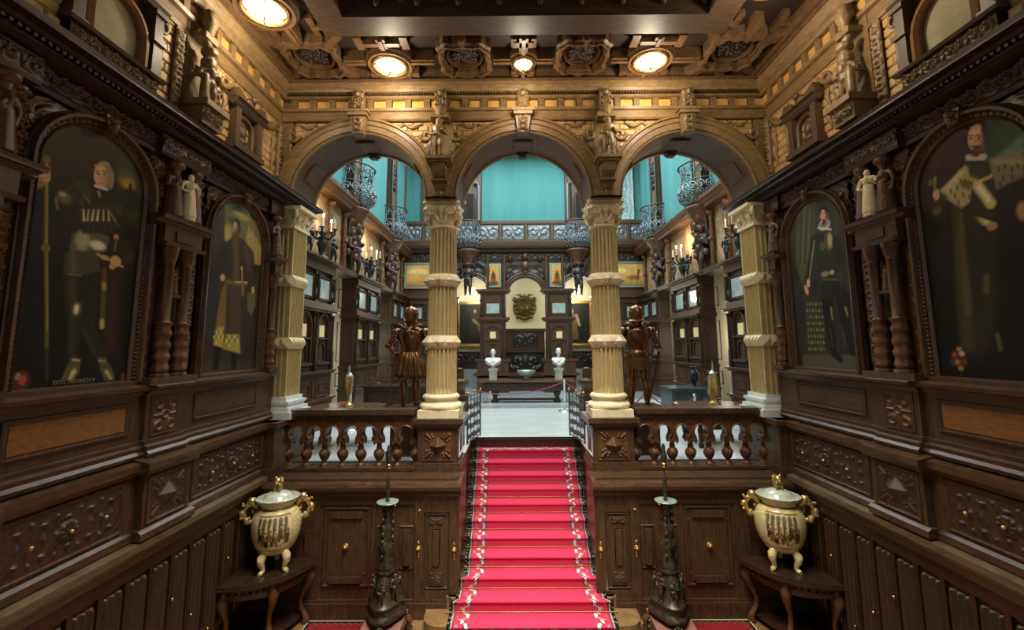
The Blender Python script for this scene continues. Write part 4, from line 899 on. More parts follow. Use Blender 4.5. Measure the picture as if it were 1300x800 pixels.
PIC_RUFF = ((46, 45, 41), (66, 62, 56), [
    ('p', [(0.293, 2.46), (0.5, 2.632), (0.732, 2.553), (0.644, 1.898), (0.257, 1.283), (0.121, 1.659)], (84, 84, 64), 0.06, 1),
    ('c', 0.388, 2.471, 0.244, 1.636, 0.012, 0.02, (58, 58, 46), 0.04, 0.8),
    ('c', 0.458, 2.449, 0.304, 1.625, 0.012, 0.02, (108, 108, 80), 0.04, 0.8),
    ('c', 0.526, 2.428, 0.363, 1.614, 0.012, 0.02, (58, 58, 46), 0.04, 0.8),
    ('c', 0.593, 2.407, 0.421, 1.604, 0.012, 0.02, (108, 108, 80), 0.04, 0.8),
    ('c', 0.659, 2.386, 0.477, 1.593, 0.012, 0.02, (58, 58, 46), 0.04, 0.8),
    ('c', 1.109, 2.318, 1.061, 0.363, 0.02, 0.03, (70, 67, 60), 0.06, 0.8),
    ('c', 1.175, 2.297, 1.139, 0.363, 0.02, 0.03, (52, 50, 45), 0.06, 0.8),
    ('c', 1.239, 2.276, 1.214, 0.362, 0.02, 0.03, (70, 67, 60), 0.06, 0.8),
    ('c', 1.301, 2.256, 1.288, 0.362, 0.02, 0.03, (52, 50, 45), 0.06, 0.8),
    ('c', 1.363, 2.236, 1.36, 0.362, 0.02, 0.03, (70, 67, 60), 0.06, 0.8),
    ('p', [(0.11, 0.195), (1.452, 0.221), (1.412, -0.074), (0.061, -0.168)], (82, 78, 64), 0.03, 1),
    ('p', [(0.261, 1.128), (0.626, 1.031), (0.634, 0.223), (0.259, 0.236)], (54, 58, 40), 0.02, 1),
    ('e', 0.323, 0.968, 0.022, 0.024, (136, 134, 94), 0.5, 0.4, 0),
    ('e', 0.318, 0.87, 0.022, 0.024, (136, 134, 94), 0.5, 0.85, 0),
    ('e', 0.314, 0.772, 0.022, 0.024, (136, 134, 94), 0.5, 0.4, 0),
    ('e', 0.309, 0.674, 0.022, 0.024, (136, 134, 94), 0.5, 0.85, 0),
    ('e', 0.305, 0.576, 0.022, 0.024, (136, 134, 94), 0.5, 0.4, 0),
    ('e', 0.301, 0.479, 0.022, 0.024, (136, 134, 94), 0.5, 0.85, 0),
    ('e', 0.296, 0.382, 0.022, 0.024, (136, 134, 94), 0.5, 0.4, 0),
    ('e', 0.292, 0.284, 0.022, 0.024, (136, 134, 94), 0.5, 0.85, 0),
    ('e', 0.392, 0.962, 0.022, 0.024, (136, 134, 94), 0.5, 0.85, 0),
    ('e', 0.388, 0.864, 0.022, 0.024, (136, 134, 94), 0.5, 0.4, 0),
    ('e', 0.383, 0.767, 0.022, 0.024, (136, 134, 94), 0.5, 0.85, 0),
    ('e', 0.379, 0.67, 0.022, 0.024, (136, 134, 94), 0.5, 0.4, 0),
    ('e', 0.374, 0.574, 0.022, 0.024, (136, 134, 94), 0.5, 0.85, 0),
    ('e', 0.37, 0.477, 0.022, 0.024, (136, 134, 94), 0.5, 0.4, 0),
    ('e', 0.365, 0.381, 0.022, 0.024, (136, 134, 94), 0.5, 0.85, 0),
    ('e', 0.361, 0.285, 0.022, 0.024, (136, 134, 94), 0.5, 0.4, 0),
    ('e', 0.46, 0.956, 0.022, 0.024, (136, 134, 94), 0.5, 0.4, 0),
    ('e', 0.455, 0.859, 0.022, 0.024, (136, 134, 94), 0.5, 0.85, 0),
    ('e', 0.451, 0.763, 0.022, 0.024, (136, 134, 94), 0.5, 0.4, 0),
    ('e', 0.446, 0.667, 0.022, 0.024, (136, 134, 94), 0.5, 0.85, 0),
    ('e', 0.442, 0.571, 0.022, 0.024, (136, 134, 94), 0.5, 0.4, 0),
    ('e', 0.438, 0.476, 0.022, 0.024, (136, 134, 94), 0.5, 0.85, 0),
    ('e', 0.433, 0.381, 0.022, 0.024, (136, 134, 94), 0.5, 0.4, 0),
    ('e', 0.429, 0.285, 0.022, 0.024, (136, 134, 94), 0.5, 0.85, 0),
    ('e', 0.527, 0.949, 0.022, 0.024, (136, 134, 94), 0.5, 0.85, 0),
    ('e', 0.522, 0.854, 0.022, 0.024, (136, 134, 94), 0.5, 0.4, 0),
    ('e', 0.518, 0.759, 0.022, 0.024, (136, 134, 94), 0.5, 0.85, 0),
    ('e', 0.513, 0.664, 0.022, 0.024, (136, 134, 94), 0.5, 0.4, 0),
    ('e', 0.509, 0.569, 0.022, 0.024, (136, 134, 94), 0.5, 0.85, 0),
    ('e', 0.504, 0.474, 0.022, 0.024, (136, 134, 94), 0.5, 0.4, 0),
    ('e', 0.5, 0.38, 0.022, 0.024, (136, 134, 94), 0.5, 0.85, 0),
    ('e', 0.495, 0.286, 0.022, 0.024, (136, 134, 94), 0.5, 0.4, 0),
    ('e', 0.592, 0.943, 0.022, 0.024, (136, 134, 94), 0.5, 0.4, 0),
    ('e', 0.587, 0.849, 0.022, 0.024, (136, 134, 94), 0.5, 0.85, 0),
    ('e', 0.583, 0.755, 0.022, 0.024, (136, 134, 94), 0.5, 0.4, 0),
    ('e', 0.578, 0.661, 0.022, 0.024, (136, 134, 94), 0.5, 0.85, 0),
    ('e', 0.574, 0.567, 0.022, 0.024, (136, 134, 94), 0.5, 0.4, 0),
    ('e', 0.569, 0.473, 0.022, 0.024, (136, 134, 94), 0.5, 0.85, 0),
    ('e', 0.565, 0.38, 0.022, 0.024, (136, 134, 94), 0.5, 0.4, 0),
    ('e', 0.56, 0.286, 0.022, 0.024, (136, 134, 94), 0.5, 0.85, 0),
    ('e', 0.656, 0.938, 0.022, 0.024, (136, 134, 94), 0.5, 0.85, 0),
    ('e', 0.652, 0.844, 0.022, 0.024, (136, 134, 94), 0.5, 0.4, 0),
    ('e', 0.647, 0.751, 0.022, 0.024, (136, 134, 94), 0.5, 0.85, 0),
    ('e', 0.642, 0.658, 0.022, 0.024, (136, 134, 94), 0.5, 0.4, 0),
    ('e', 0.638, 0.565, 0.022, 0.024, (136, 134, 94), 0.5, 0.85, 0),
    ('e', 0.633, 0.472, 0.022, 0.024, (136, 134, 94), 0.5, 0.4, 0),
    ('e', 0.629, 0.379, 0.022, 0.024, (136, 134, 94), 0.5, 0.85, 0),
    ('e', 0.624, 0.287, 0.022, 0.024, (136, 134, 94), 0.5, 0.4, 0),
    ('c', 0.785, 1.033, 0.783, 0.714, 0.13, 0.1, (25, 24, 21), 0.03, 1),
    ('c', 0.783, 0.714, 0.818, 0.226, 0.085, 0.06, (27, 26, 23), 0.03, 1),
    ('c', 1.086, 1.0, 1.11, 0.695, 0.13, 0.1, (25, 24, 21), 0.03, 1),
    ('c', 1.11, 0.695, 1.17, 0.265, 0.085, 0.06, (27, 26, 23), 0.03, 1),
    ('c', 0.818, 0.226, 0.938, 0.144, 0.06, 0.045, (22, 20, 18), 0.03, 1),
    ('c', 1.17, 0.265, 1.266, 0.234, 0.06, 0.045, (24, 22, 19), 0.03, 1),
    ('c', 0.844, 0.868, 0.853, 0.71, 0.014, 0.012, (152, 146, 110), 0.03, 0.9),
    ('c', 1.126, 0.844, 1.149, 0.742, 0.016, 0.01, (160, 154, 116), 0.03, 0.9),
    ('c', 0.784, 0.573, 0.802, 0.33, 0.01, 0.01, (84, 80, 62), 0.03, 0.8),
    ('p', [(0.634, 1.995), (1.008, 1.937), (1.088, 1.619), (1.004, 1.355), (1.081, 1.035), (0.616, 1.043), (0.677, 1.409), (0.548, 1.693)], (46, 46, 37), 0.03, 1),
    ('p', [(0.715, 1.293), (1.064, 1.259), (1.086, 1.0), (0.651, 1.018)], (36, 35, 29), 0.03, 1),
    ('e', 0.916, 1.816, 0.085, 0.13, (104, 100, 66), 0.6, 1, 0),
    ('e', 0.953, 1.825, 0.05, 0.1, (182, 176, 118), 0.7, 1, 0),
    ('e', 0.78, 1.774, 0.05, 0.07, (88, 86, 60), 0.6, 1, 0),
    ('c', 0.895, 1.929, 0.821, 1.457, 0.006, 0.006, (26, 25, 20), 0.01, 1),
    ('e', 0.787, 1.362, 0.08, 0.04, (150, 142, 96), 0.7, 1, 0),
    ('e', 0.932, 1.367, 0.05, 0.03, (190, 176, 120), 0.7, 1, 0),
    ('c', 0.689, 1.297, 1.038, 1.246, 0.01, 0.01, (110, 104, 72), 0.02, 0.8),
    ('c', 0.622, 1.903, 0.472, 1.556, 0.085, 0.06, (44, 44, 38), 0.03, 1),
    ('c', 0.472, 1.556, 0.408, 1.338, 0.055, 0.045, (40, 38, 32), 0.03, 1),
    ('c', 0.62, 1.885, 0.433, 1.354, 0.01, 0.01, (176, 170, 124), 0.03, 0.85),
    ('c', 0.404, 1.308, 0.397, 1.256, 0.04, 0.038, (196, 184, 156), 0.015, 1),
    ('e', 0.341, 1.187, 0.04, 0.085, (214, 166, 124), 0.4, 1, 0.35),
    ('c', 1.062, 1.782, 1.144, 1.435, 0.075, 0.06, (42, 41, 34), 0.03, 1),
    ('c', 1.144, 1.435, 1.008, 1.348, 0.05, 0.04, (52, 50, 40), 0.03, 1),
    ('e', 0.862, 2.073, 0.125, 0.08, (196, 190, 170), 0.25, 1, 0),
    ('e', 0.863, 2.08, 0.1, 0.045, (146, 140, 122), 0.4, 1, 0),
    ('c', 0.722, 2.066, 0.988, 1.974, 0.012, 0.012, (226, 220, 200), 0.014, 1),
    ('e', 0.884, 2.235, 0.085, 0.115, (36, 26, 20), 0.25, 1, 0),
    ('e', 0.859, 2.206, 0.062, 0.095, (222, 180, 144), 0.2, 1, 0),
    ('e', 0.927, 2.164, 0.035, 0.08, (164, 122, 92), 0.8, 0.6, 0),
    ('e', 0.862, 2.11, 0.035, 0.04, (70, 44, 32), 0.4, 1, 0),
    ('c', 0.812, 2.172, 0.893, 2.148, 0.006, 0.006, (70, 44, 32), 0.008, 1),
    ('e', 0.822, 2.25, 0.013, 0.007, (42, 30, 24), 0.4, 1, 0),
    ('c', 0.795, 2.288, 0.857, 2.269, 0.004, 0.004, (60, 42, 30), 0.008, 1),
    ('e', 0.899, 2.227, 0.013, 0.007, (42, 30, 24), 0.4, 1, 0),
    ('c', 0.872, 2.265, 0.933, 2.246, 0.004, 0.004, (60, 42, 30), 0.008, 1),
    ('c', 0.857, 2.232, 0.84, 2.186, 0.005, 0.008, (196, 148, 112), 0.01, 1),
])
PIC_ERMINE = ((24, 23, 20), (46, 38, 35), [
    ('e', 0.394, 2.428, 0.25, 0.3, (62, 38, 36), 1, 0.8, 0),
    ('c', 0.41, 2.699, 0.224, 2.223, 0.03, 0.05, (74, 46, 44), 0.06, 0.7),
    ('e', 0.987, 2.219, 0.22, 0.25, (50, 76, 60), 0.9, 1, 0),
    ('p', [(0.829, 2.082), (1.056, 2.186), (1.039, 2.058), (0.851, 2.002)], (96, 130, 100), 0.05, 0.9),
    ('p', [(0.834, 1.992), (1.039, 2.058), (1.024, 1.947), (0.846, 1.969)], (138, 140, 98), 0.05, 0.9),
    ('e', 0.69, 2.55, 0.3, 0.15, (54, 40, 40), 0.9, 1, 0),
    ('p', [(0.29, 1.938), (0.609, 1.936), (0.739, 1.763), (0.656, 0.637), (0.41, 0.16), (0.259, 0.814)], (40, 37, 27), 0.08, 1),
    ('c', 0.372, 1.813, 0.327, 0.335, 0.05, 0.07, (66, 60, 40), 0.08, 0.9),
    ('c', 0.418, 1.646, 0.369, 0.657, 0.02, 0.03, (92, 84, 56), 0.06, 0.8),
    ('c', 0.642, 1.402, 0.495, 0.335, 0.07, 0.05, (44, 41, 30), 0.08, 1),
    ('c', 0.587, 0.989, 0.569, 0.851, 0.016, 0.02, (104, 98, 66), 0.06, 0.9),
    ('c', 0.613, 0.436, 0.621, 0.301, 0.012, 0.012, (110, 102, 70), 0.04, 0.8),
    ('c', 0.315, 1.832, 0.24, 0.816, 0.02, 0.02, (26, 24, 20), 0.05, 1),
    ('p', [(0.525, 2.119), (0.411, 2.05), (0.24, 1.968), (0.291, 1.859), (0.441, 1.707), (0.549, 1.747), (0.616, 1.934), (0.592, 2.073)], (164, 152, 112), 0.03, 1),
    ('p', [(0.75, 2.098), (0.92, 2.06), (1.038, 1.985), (1.016, 1.816), (0.911, 1.805), (0.783, 1.776), (0.754, 1.953)], (120, 114, 84), 0.04, 1),
    ('c', 0.808, 2.038, 1.024, 1.947, 0.02, 0.02, (156, 148, 110), 0.04, 0.8),
    ('c', 0.481, 2.061, 0.318, 1.94, 0.03, 0.03, (190, 180, 138), 0.04, 0.8),
    ('c', 0.35, 1.944, 0.352, 1.901, 0.006, 0.009, (34, 30, 22), 0.01, 0.85),
    ('c', 0.421, 1.95, 0.423, 1.907, 0.006, 0.009, (34, 30, 22), 0.01, 0.85),
    ('c', 0.388, 1.877, 0.39, 1.834, 0.006, 0.009, (34, 30, 22), 0.01, 0.85),
    ('c', 0.465, 2.002, 0.467, 1.959, 0.006, 0.009, (34, 30, 22), 0.01, 0.85),
    ('c', 0.473, 1.863, 0.475, 1.82, 0.006, 0.009, (34, 30, 22), 0.01, 0.85),
    ('c', 0.416, 1.798, 0.418, 1.756, 0.006, 0.009, (34, 30, 22), 0.01, 0.85),
    ('c', 0.527, 1.911, 0.529, 1.869, 0.006, 0.009, (34, 30, 22), 0.01, 0.85),
    ('c', 0.517, 1.998, 0.519, 1.955, 0.006, 0.009, (34, 30, 22), 0.01, 0.85),
    ('c', 0.529, 1.817, 0.531, 1.775, 0.006, 0.009, (34, 30, 22), 0.01, 0.85),
    ('c', 0.822, 1.979, 0.823, 1.94, 0.006, 0.009, (34, 30, 22), 0.01, 0.85),
    ('c', 0.88, 1.99, 0.881, 1.951, 0.006, 0.009, (34, 30, 22), 0.01, 0.85),
    ('c', 0.928, 1.936, 0.929, 1.897, 0.006, 0.009, (34, 30, 22), 0.01, 0.85),
    ('c', 0.981, 1.948, 0.982, 1.91, 0.006, 0.009, (34, 30, 22), 0.01, 0.85),
    ('c', 0.85, 1.88, 0.852, 1.841, 0.006, 0.009, (34, 30, 22), 0.01, 0.85),
    ('c', 0.926, 1.868, 0.927, 1.83, 0.006, 0.009, (34, 30, 22), 0.01, 0.85),
    ('c', 0.817, 1.84, 0.818, 1.802, 0.006, 0.009, (34, 30, 22), 0.01, 0.85),
    ('p', [(0.555, 2.125), (0.746, 2.064), (0.774, 1.786), (0.708, 1.525), (0.497, 1.623), (0.557, 1.863)], (52, 48, 34), 0.03, 1),
    ('e', 0.546, 1.942, 0.09, 0.06, (96, 86, 48), 0.6, 1, 0),
    ('e', 0.511, 2.013, 0.02, 0.02, (176, 154, 82), 0.5, 0.9, 0),
    ('e', 0.541, 1.985, 0.02, 0.02, (176, 154, 82), 0.5, 0.9, 0),
    ('e', 0.569, 1.958, 0.02, 0.02, (176, 154, 82), 0.5, 0.9, 0),
    ('e', 0.598, 1.931, 0.02, 0.02, (176, 154, 82), 0.5, 0.9, 0),
    ('e', 0.626, 1.904, 0.02, 0.02, (176, 154, 82), 0.5, 0.9, 0),
    ('e', 0.658, 1.909, 0.02, 0.02, (176, 154, 82), 0.5, 0.9, 0),
    ('e', 0.689, 1.913, 0.02, 0.02, (176, 154, 82), 0.5, 0.9, 0),
    ('e', 0.72, 1.917, 0.02, 0.02, (176, 154, 82), 0.5, 0.9, 0),
    ('e', 0.75, 1.921, 0.02, 0.02, (176, 154, 82), 0.5, 0.9, 0),
    ('c', 0.619, 1.878, 0.716, 1.664, 0.045, 0.045, (196, 184, 130), 0.03, 1),
    ('c', 0.633, 1.854, 0.698, 1.705, 0.02, 0.02, (232, 222, 170), 0.03, 1),
    ('c', 0.565, 1.548, 0.669, 1.483, 0.03, 0.028, (206, 190, 140), 0.02, 1),
    ('e', 0.695, 1.451, 0.05, 0.04, (176, 132, 92), 0.5, 1, 0),
    ('c', 0.497, 1.623, 0.592, 1.414, 0.05, 0.06, (48, 44, 31), 0.05, 1),
    ('c', 0.25, 1.853, 0.197, 1.831, 0.06, 0.055, (62, 52, 34), 0.04, 1),
    ('e', 0.179, 1.756, 0.05, 0.045, (98, 82, 50), 0.5, 1, 0),
    ('e', 0.194, 1.932, 0.038, 0.06, (206, 156, 112), 0.4, 1, 0),
    ('c', 0.2, 2.103, 0.185, 1.987, 0.022, 0.014, (120, 108, 70), 0.015, 1),
    ('e', 0.146, 2.082, 0.03, 0.03, (100, 92, 64), 0.5, 1, 0),
    ('e', 0.968, 1.517, 0.05, 0.08, (176, 128, 90), 0.6, 1, 0),
    ('c', 0.571, 2.187, 0.71, 2.126, 0.03, 0.03, (190, 182, 156), 0.02, 1),
    ('e', 0.645, 2.318, 0.1, 0.145, (40, 28, 22), 0.3, 1, 0),
    ('e', 0.655, 2.336, 0.068, 0.118, (216, 166, 124), 0.2, 1, 0),
    ('e', 0.703, 2.283, 0.035, 0.09, (154, 108, 78), 0.8, 0.6, 0),
    ('e', 0.666, 2.42, 0.06, 0.05, (226, 180, 140), 0.4, 1, 0),
    ('e', 0.652, 2.211, 0.045, 0.055, (84, 54, 36), 0.4, 1, 0),
    ('c', 0.612, 2.278, 0.698, 2.238, 0.009, 0.009, (80, 50, 34), 0.01, 1),
    ('e', 0.618, 2.357, 0.014, 0.008, (44, 30, 24), 0.4, 1, 0),
    ('c', 0.595, 2.399, 0.649, 2.372, 0.005, 0.005, (90, 62, 44), 0.008, 1),
    ('e', 0.691, 2.322, 0.014, 0.008, (44, 30, 24), 0.4, 1, 0),
    ('c', 0.669, 2.363, 0.721, 2.338, 0.005, 0.005, (90, 62, 44), 0.008, 1),
    ('c', 0.655, 2.336, 0.645, 2.285, 0.006, 0.01, (190, 138, 100), 0.01, 1),
    ('e', 0.216, 0.196, 0.085, 0.09, (70, 48, 34), 0.5, 0.9, 0),
    ('e', 0.172, 0.242, 0.028, 0.026, (150, 60, 44), 0.5, 1, 0),
    ('e', 0.25, 0.255, 0.028, 0.026, (176, 160, 130), 0.5, 1, 0),
    ('e', 0.193, 0.17, 0.028, 0.026, (190, 96, 52), 0.5, 1, 0),
    ('e', 0.269, 0.172, 0.028, 0.026, (120, 44, 36), 0.5, 1, 0),
    ('e', 0.229, 0.298, 0.028, 0.026, (150, 128, 84), 0.5, 1, 0),
    ('e', 0.147, 0.168, 0.028, 0.026, (60, 60, 70), 0.5, 1, 0),
    ('e', 0.223, 0.109, 0.028, 0.026, (150, 120, 60), 0.5, 1, 0),
])
def rgb(c): return tuple(v/255 for v in c)
def paint_pic(pic, wd):
    def f(U, Y, H):
        p = Paint(U*wd, Y, rgb(pic[0])); p.mix(np.clip((Y-1.0)/1.2, 0, 1), rgb(pic[1])); p.noise(.10, 6, len(pic[2]))
        for q in pic[2]:
            if q[0] == 'e': p.ell(q[1], q[2], q[3], q[4], rgb(q[5]), q[6], q[7], q[8])
            elif q[0] == 'c': p.cap(q[1], q[2], q[3], q[4], q[5], q[6], rgb(q[7]), q[8], q[9])
            else: p.poly(q[1], rgb(q[2]), q[3], q[4])
        p.noise(.05, 45, 9); return p.C
    return f
PORTR = [(-1, 4.32, .56, 6.08, .50, paint_pic(PIC_KNIGHT, 1.12), 'arched oil portrait of a man in full armour holding a long lance', True),
         (-1, 6.66, .63, 6.0, .58, paint_pic(PIC_ROBE, 1.26), 'arched oil portrait of a bearded man in a long brown robe before a castle', False),
         (1, 6.66, .63, 6.0, .58, paint_pic(PIC_RUFF, 1.26), 'arched oil portrait of a man in dark armour with a white ruff', False),
         (1, 4.32, .56, 6.08, .50, paint_pic(PIC_ERMINE, 1.12), 'arched oil portrait of a bearded man in a spotted ermine cape', False)]
for sg, c, a, sp, bb, fn, lab, txt in PORTR:
    M = side_frame(sg); t = thing('portrait_painting', lab, 'painting', tuple(M@Vector((c, 4.05, .05))))
    # on the right wall u runs towards the viewer's left
    canvas(M, c, a, sp, bb, 4.07, .085, (lambda U, Y, H, fn=fn, sg=sg: fn(U if sg < 0 else 1-U, Y, H))).build('canvas', M_paint, t)
    b = MB(M); P = arch_path(c, a, sp, bb, 4.06)
    sweep(b, P, [(0, .08), (.0, .10), (.02, .13), (.03, .115), (.04, .11), (.07, .12), (.085, .17), (.115, .175), (.13, .13), (.14, .12), (.14, .05)])
    b.mould([(.04, 4.03), (.15, 4.03), (.15, 4.07), (.1, 4.09), (.04, 4.09)], c-a-.1, c+a+.1)
    frm = b.build('frame', M_wood, t)
    b = MB(M)     # egg and dart bead row on the frame
    pts = []; 
    for i in range(len(P)-1):
        p0, p1 = Vector(P[i]), Vector(P[i+1]); d = (p1-p0).length; k = max(1, round(d/.045)); nn = Vector((-(p1-p0).y, (p1-p0).x)).normalized()
        for j in range(k): pts.append(p0+(p1-p0)*(j/k)+nn*.057)
    sweep(b, P, [(.042, .10), (.042, .116), (.072, .116), (.072, .10)])
    for q in pts: b.ell((q.x, q.y, .118), (.019, .019, .022), 6)
    b.build('bead_row', M_carve, frm)
    b = MB(M); b.prism([(c-.05, sp+bb+.01), (c+.05, sp+bb+.01), (c+.08, sp+bb+.17), (c-.08, sp+bb+.17)], 2, .1, .19); b.ell((c, sp+bb+.05, .18), (.06, .05, .05), 10); b.ell((c, sp+bb+.13, .18), (.07, .04, .05), 10); b.build('keystone', M_carve, frm)
    if txt:
        cu = bpy.data.curves.new('inscription', 'FONT'); cu.body = 'EITEL FRIDRICH V'; cu.size = .052; cu.align_x = 'CENTER'; cu.extrude = .001
        tmp = bpy.data.objects.new('tmp', cu); me = bpy.data.meshes.new_from_object(tmp); bpy.data.objects.remove(tmp); bpy.data.curves.remove(cu)
        to = bpy.data.objects.new('inscription', me); COL.objects.link(to); me.materials.clear(); me.materials.append(M_text)
        to.matrix_world = M@Matrix(((1, 0, 0, c), (0, 1, 0, 4.105), (0, 0, 1, .088), (0, 0, 0, 1)))
        mw = to.matrix_world.copy(); to.parent = t; to.matrix_parent_inverse = Matrix.Translation(-Vector(WORLD[t.name])); to.matrix_basis = mw

# ------------------------------------------------------------------ ivory statuettes on the side walls
for sg, lab in ((-1, 'small ivory statuette on the bracket of the left wall between two dark herms'), (1, 'small ivory statuette on the bracket of the right wall between two dark herms')):
    p = side_frame(sg)@Vector((5.36, 5.955, .25)); b = MB(); b.lathe([(.08, 0), (.085, .03), (.06, .05)], tuple(p), 14); figure(b, (p.x, p.y, p.z+.04), .56, 1.15, robe=True, face=(-sg, -.3))
    tag(remesh(b.build('ivory_statuette', M_ivory, loc=tuple(p)), .010, 2), lab, 'statuette')
# ------------------------------------------------------------------ putti
for x, lab in ((-1.47, 'carved oak putto on the bracket above the left column of the arcade'), (1.47, 'carved oak putto on the bracket above the right column of the arcade')):
    t = thing('carved_putto', lab, 'sculpture', (x, 7.55, 7.68), 'putti on the arcade brackets')
    b = MB(); figure(b, (x, 7.46, 7.69), .66, 1.55, face=(0, -1), wings=False); b.cap((x-.1, 7.5, 7.72), (x-.13, 7.5, 7.95), .04, .05); b.ell((x-.14, 7.5, 7.9), (.06, .05, .09), 8)
    b.ell((x, 7.52, 8.36), (.075, .07, .05), 10)
    remesh(b.build('figure', M_oakc, t), .011, 2)
    b = MB(); b.lathe([(.09, .0), (.11, .04), (.08, .08), (.12, .14), (.05, .2)], (x, 7.58, 8.46), 14, mod=lambda a, z: 1+.12*math.cos(5*a)); b.build('crown', M_oakc, t)
for sg, lab in ((-1, 'winged oak putto group on a bracket high on the left wall'), (1, 'winged oak putto group on a bracket high on the right wall')):
    M = side_frame(sg); p = M@Vector((5.52, 7.5, .22)); t = thing('putto_group', lab, 'sculpture', tuple(p))
    b = MB(M); b.box(5.3, 5.74, 7.46, 7.54, .02, .42); b.box(5.34, 5.70, 7.24, 7.46, .02, .34); b.box(5.34, 5.70, 7.54, 8.62, .02, .06); b.box(5.40, 5.64, 8.44, 8.52, .06, .26); b.build('bracket', M_oak, t)
    b = MB(M); b.relief(5.36, 5.68, 7.26, 7.46, .34, .06, grot, res=.009); b.build('carved_panel', M_oakc, t)
    b = MB(); q = M@Vector((5.52, 7.54, .26)); figure(b, tuple(q), .60, 1.6, face=(-sg, -.5), wings=True)
    q2 = M@Vector((5.63, 7.54, .30)); figure(b, tuple(q2), .36, 1.4, face=(-sg, 0)); q3 = M@Vector((5.52, 8.12, .24)); b.ell(tuple(q3), (.10, .10, .12), 10); q4 = M@Vector((5.52, 8.28, .24)); b.ell(tuple(q4), (.11, .11, .09), 10); b.ell(tuple(M@Vector((5.46, 8.36, .24))), (.06, .07, .06), 8)
    b.cap(tuple(M@Vector((5.4, 7.6, .3))), tuple(M@Vector((5.42, 7.9, .28))), .06, .05)
    remesh(b.build('figure', M_oakc, t), .011, 2)
    b = MB(); q = M@Vector((5.52, 8.52, .2)); b.lathe([(.07, 0), (.06, .07), (.09, .14), (.10, .2), (.07, .27), (.09, .33), (.03, .37)], tuple(q), 16, mod=lambda a, z: 1+.16*math.cos(6*a+z*20)); b.build('finial', M_oakc, t)

# ------------------------------------------------------------------ columns
def volute(b, c, ax, R, dirn, wd=.05):
    """spiral in the vertical plane through c; ax = horizontal unit vector of the plane"""
    pts, rad = [], []
    for i in range(34):
        a = i*.42; r = R*(1-i/36); pts.append((c[0]+ax[0]*r*math.cos(a)*dirn, c[1]+ax[1]*r*math.cos(a)*dirn, c[2]+r*math.sin(a))); rad.append(wd*(1-.6*i/34))
    b.tube(pts, rad, 7); b.ell(c, wd*1.1, 8)
def capital(b, x, y, z0, s=1.0):
    b.lathe([(.235, 0), (.27, .02), (.27, .05), (.235, .07), (.22, .09), (.23, .2), (.28, .32), (.33, .40)], (x, y, z0), 32, mod=lambda a, z: 1+.05*math.cos(8*a)*(.08 < z < .35))
    for k in range(4):
        a = PI/4+k*PI/2; d = (math.cos(a), math.sin(a))
        volute(b, (x+d[0]*.33, y+d[1]*.33, z0+.32), d, .085, 1, .035); volute(b, (x+d[0]*.33-d[1]*.04, y+d[1]*.33+d[0]*.04, z0+.32), d, .085, 1, .03)
        a = k*PI/2; d = (math.cos(a), math.sin(a)); e = (-d[1], d[0])
        for q in (-1, 1): volute(b, (x+d[0]*.30+e[0]*q*.17, y+d[1]*.30+e[1]*q*.17, z0+.31), e, .085, q, .03)
        b.ell((x+d[0]*.30, y+d[1]*.30, z0+.34), (.05, .05, .07), 10); b.ell((x+d[0]*.26, y+d[1]*.26, z0+.2), (.035, .035, .09), 8)
        for q in (-1, 1): b.tube([(x+d[0]*.25+e[0]*q*.02, y+d[1]*.25+e[1]*q*.02, z0+.1), (x+d[0]*.29+e[0]*q*.08, y+d[1]*.29+e[1]*q*.08, z0+.17), (x+d[0]*.31+e[0]*q*.1, y+d[1]*.31+e[1]*q*.1, z0+.24)], [.03, .035, .012], 6)
    # abacus with concave sides
    P = []
    for k in range(4):
        a = PI/4+k*PI/2; P += [(.50*math.cos(a-.09), .50*math.sin(a-.09)), (.50*math.cos(a+.09), .50*math.sin(a+.09))]
        for q in (.3, .5, .7): aa = a+q*PI/2; rr = .36; P.append((rr*math.cos(aa), rr*math.sin(aa)))
    for z, k in ((.41, .93), (.45, 1.0)): b.prism([(x+p[0]*k*.88, y+p[1]*k*.88) for p in P], 2, z0+z, z0+z+.045)
def column(x, y, lab):
    t = thing('fluted_column', lab, 'column', (x, y, 3.22), 'cream fluted columns')
    b = MB(); fl = lambda a, z: 1-.055*(abs(math.sin(a*12)) < .62)
    z0, z1 = 3.58, 6.55; zs = [z0, z0+.08, z0+.1, 6.42, 6.44, z1]
    prof = []
    for i in range(25):
        z = z0+(z1-z0)*i/24; r = .268-.030*(i/24)**1.4; prof.append((r, z))
    b.lathe(prof, (x, y, 0), 264, smooth=False, mod=lambda a, z: (1-.17*max(0, math.cos(a*22)+.2)**.35) if z0+.05 < z < z1-.06 else 1)
    b.build('shaft', M_stone, t)
    for zc in (5.60, 4.50):
        b = MB(); r0 = .272; b.lathe([(r0-.03, -.115), (r0, -.11), (r0+.004, .11), (r0-.03, .115)], (x, y, zc), 40)
        for k in range(9):
            a = -PI/2+2*PI*k/9; h = PI/9; c4 = [(a-h, 0), (a, -.105), (a+h, 0), (a, .105)]
            b.add([(x+(r0+.006)*math.cos(q), y+(r0+.006)*math.sin(q), zc+z) for q, z in c4]+[(x+(r0+.085)*math.cos(a), y+(r0+.085)*math.sin(a), zc)], [(0, 1, 4), (1, 2, 4), (2, 3, 4), (3, 0, 4)])
        b.build('diamond_band', M_ivory, t)
    b = MB(); capital(b, x, y, 6.54); b.build('capital', M_ivory, t)
    b = MB(); b.box(x-.35, x+.35, y-.35, y+.35, 3.22, 3.345); b.lathe([(.34, 0), (.37, .03), (.37, .07), (.34, .10), (.30, .11), (.285, .14), (.30, .17), (.325, .19), (.325, .22), (.29, .25), (.27, .26)], (x, y, 3.345), 40)
    b.build('base', M_ivory, t)
    return t
column(-1.48, 8.2, 'cream fluted round column on the pedestal left of the red stairs')
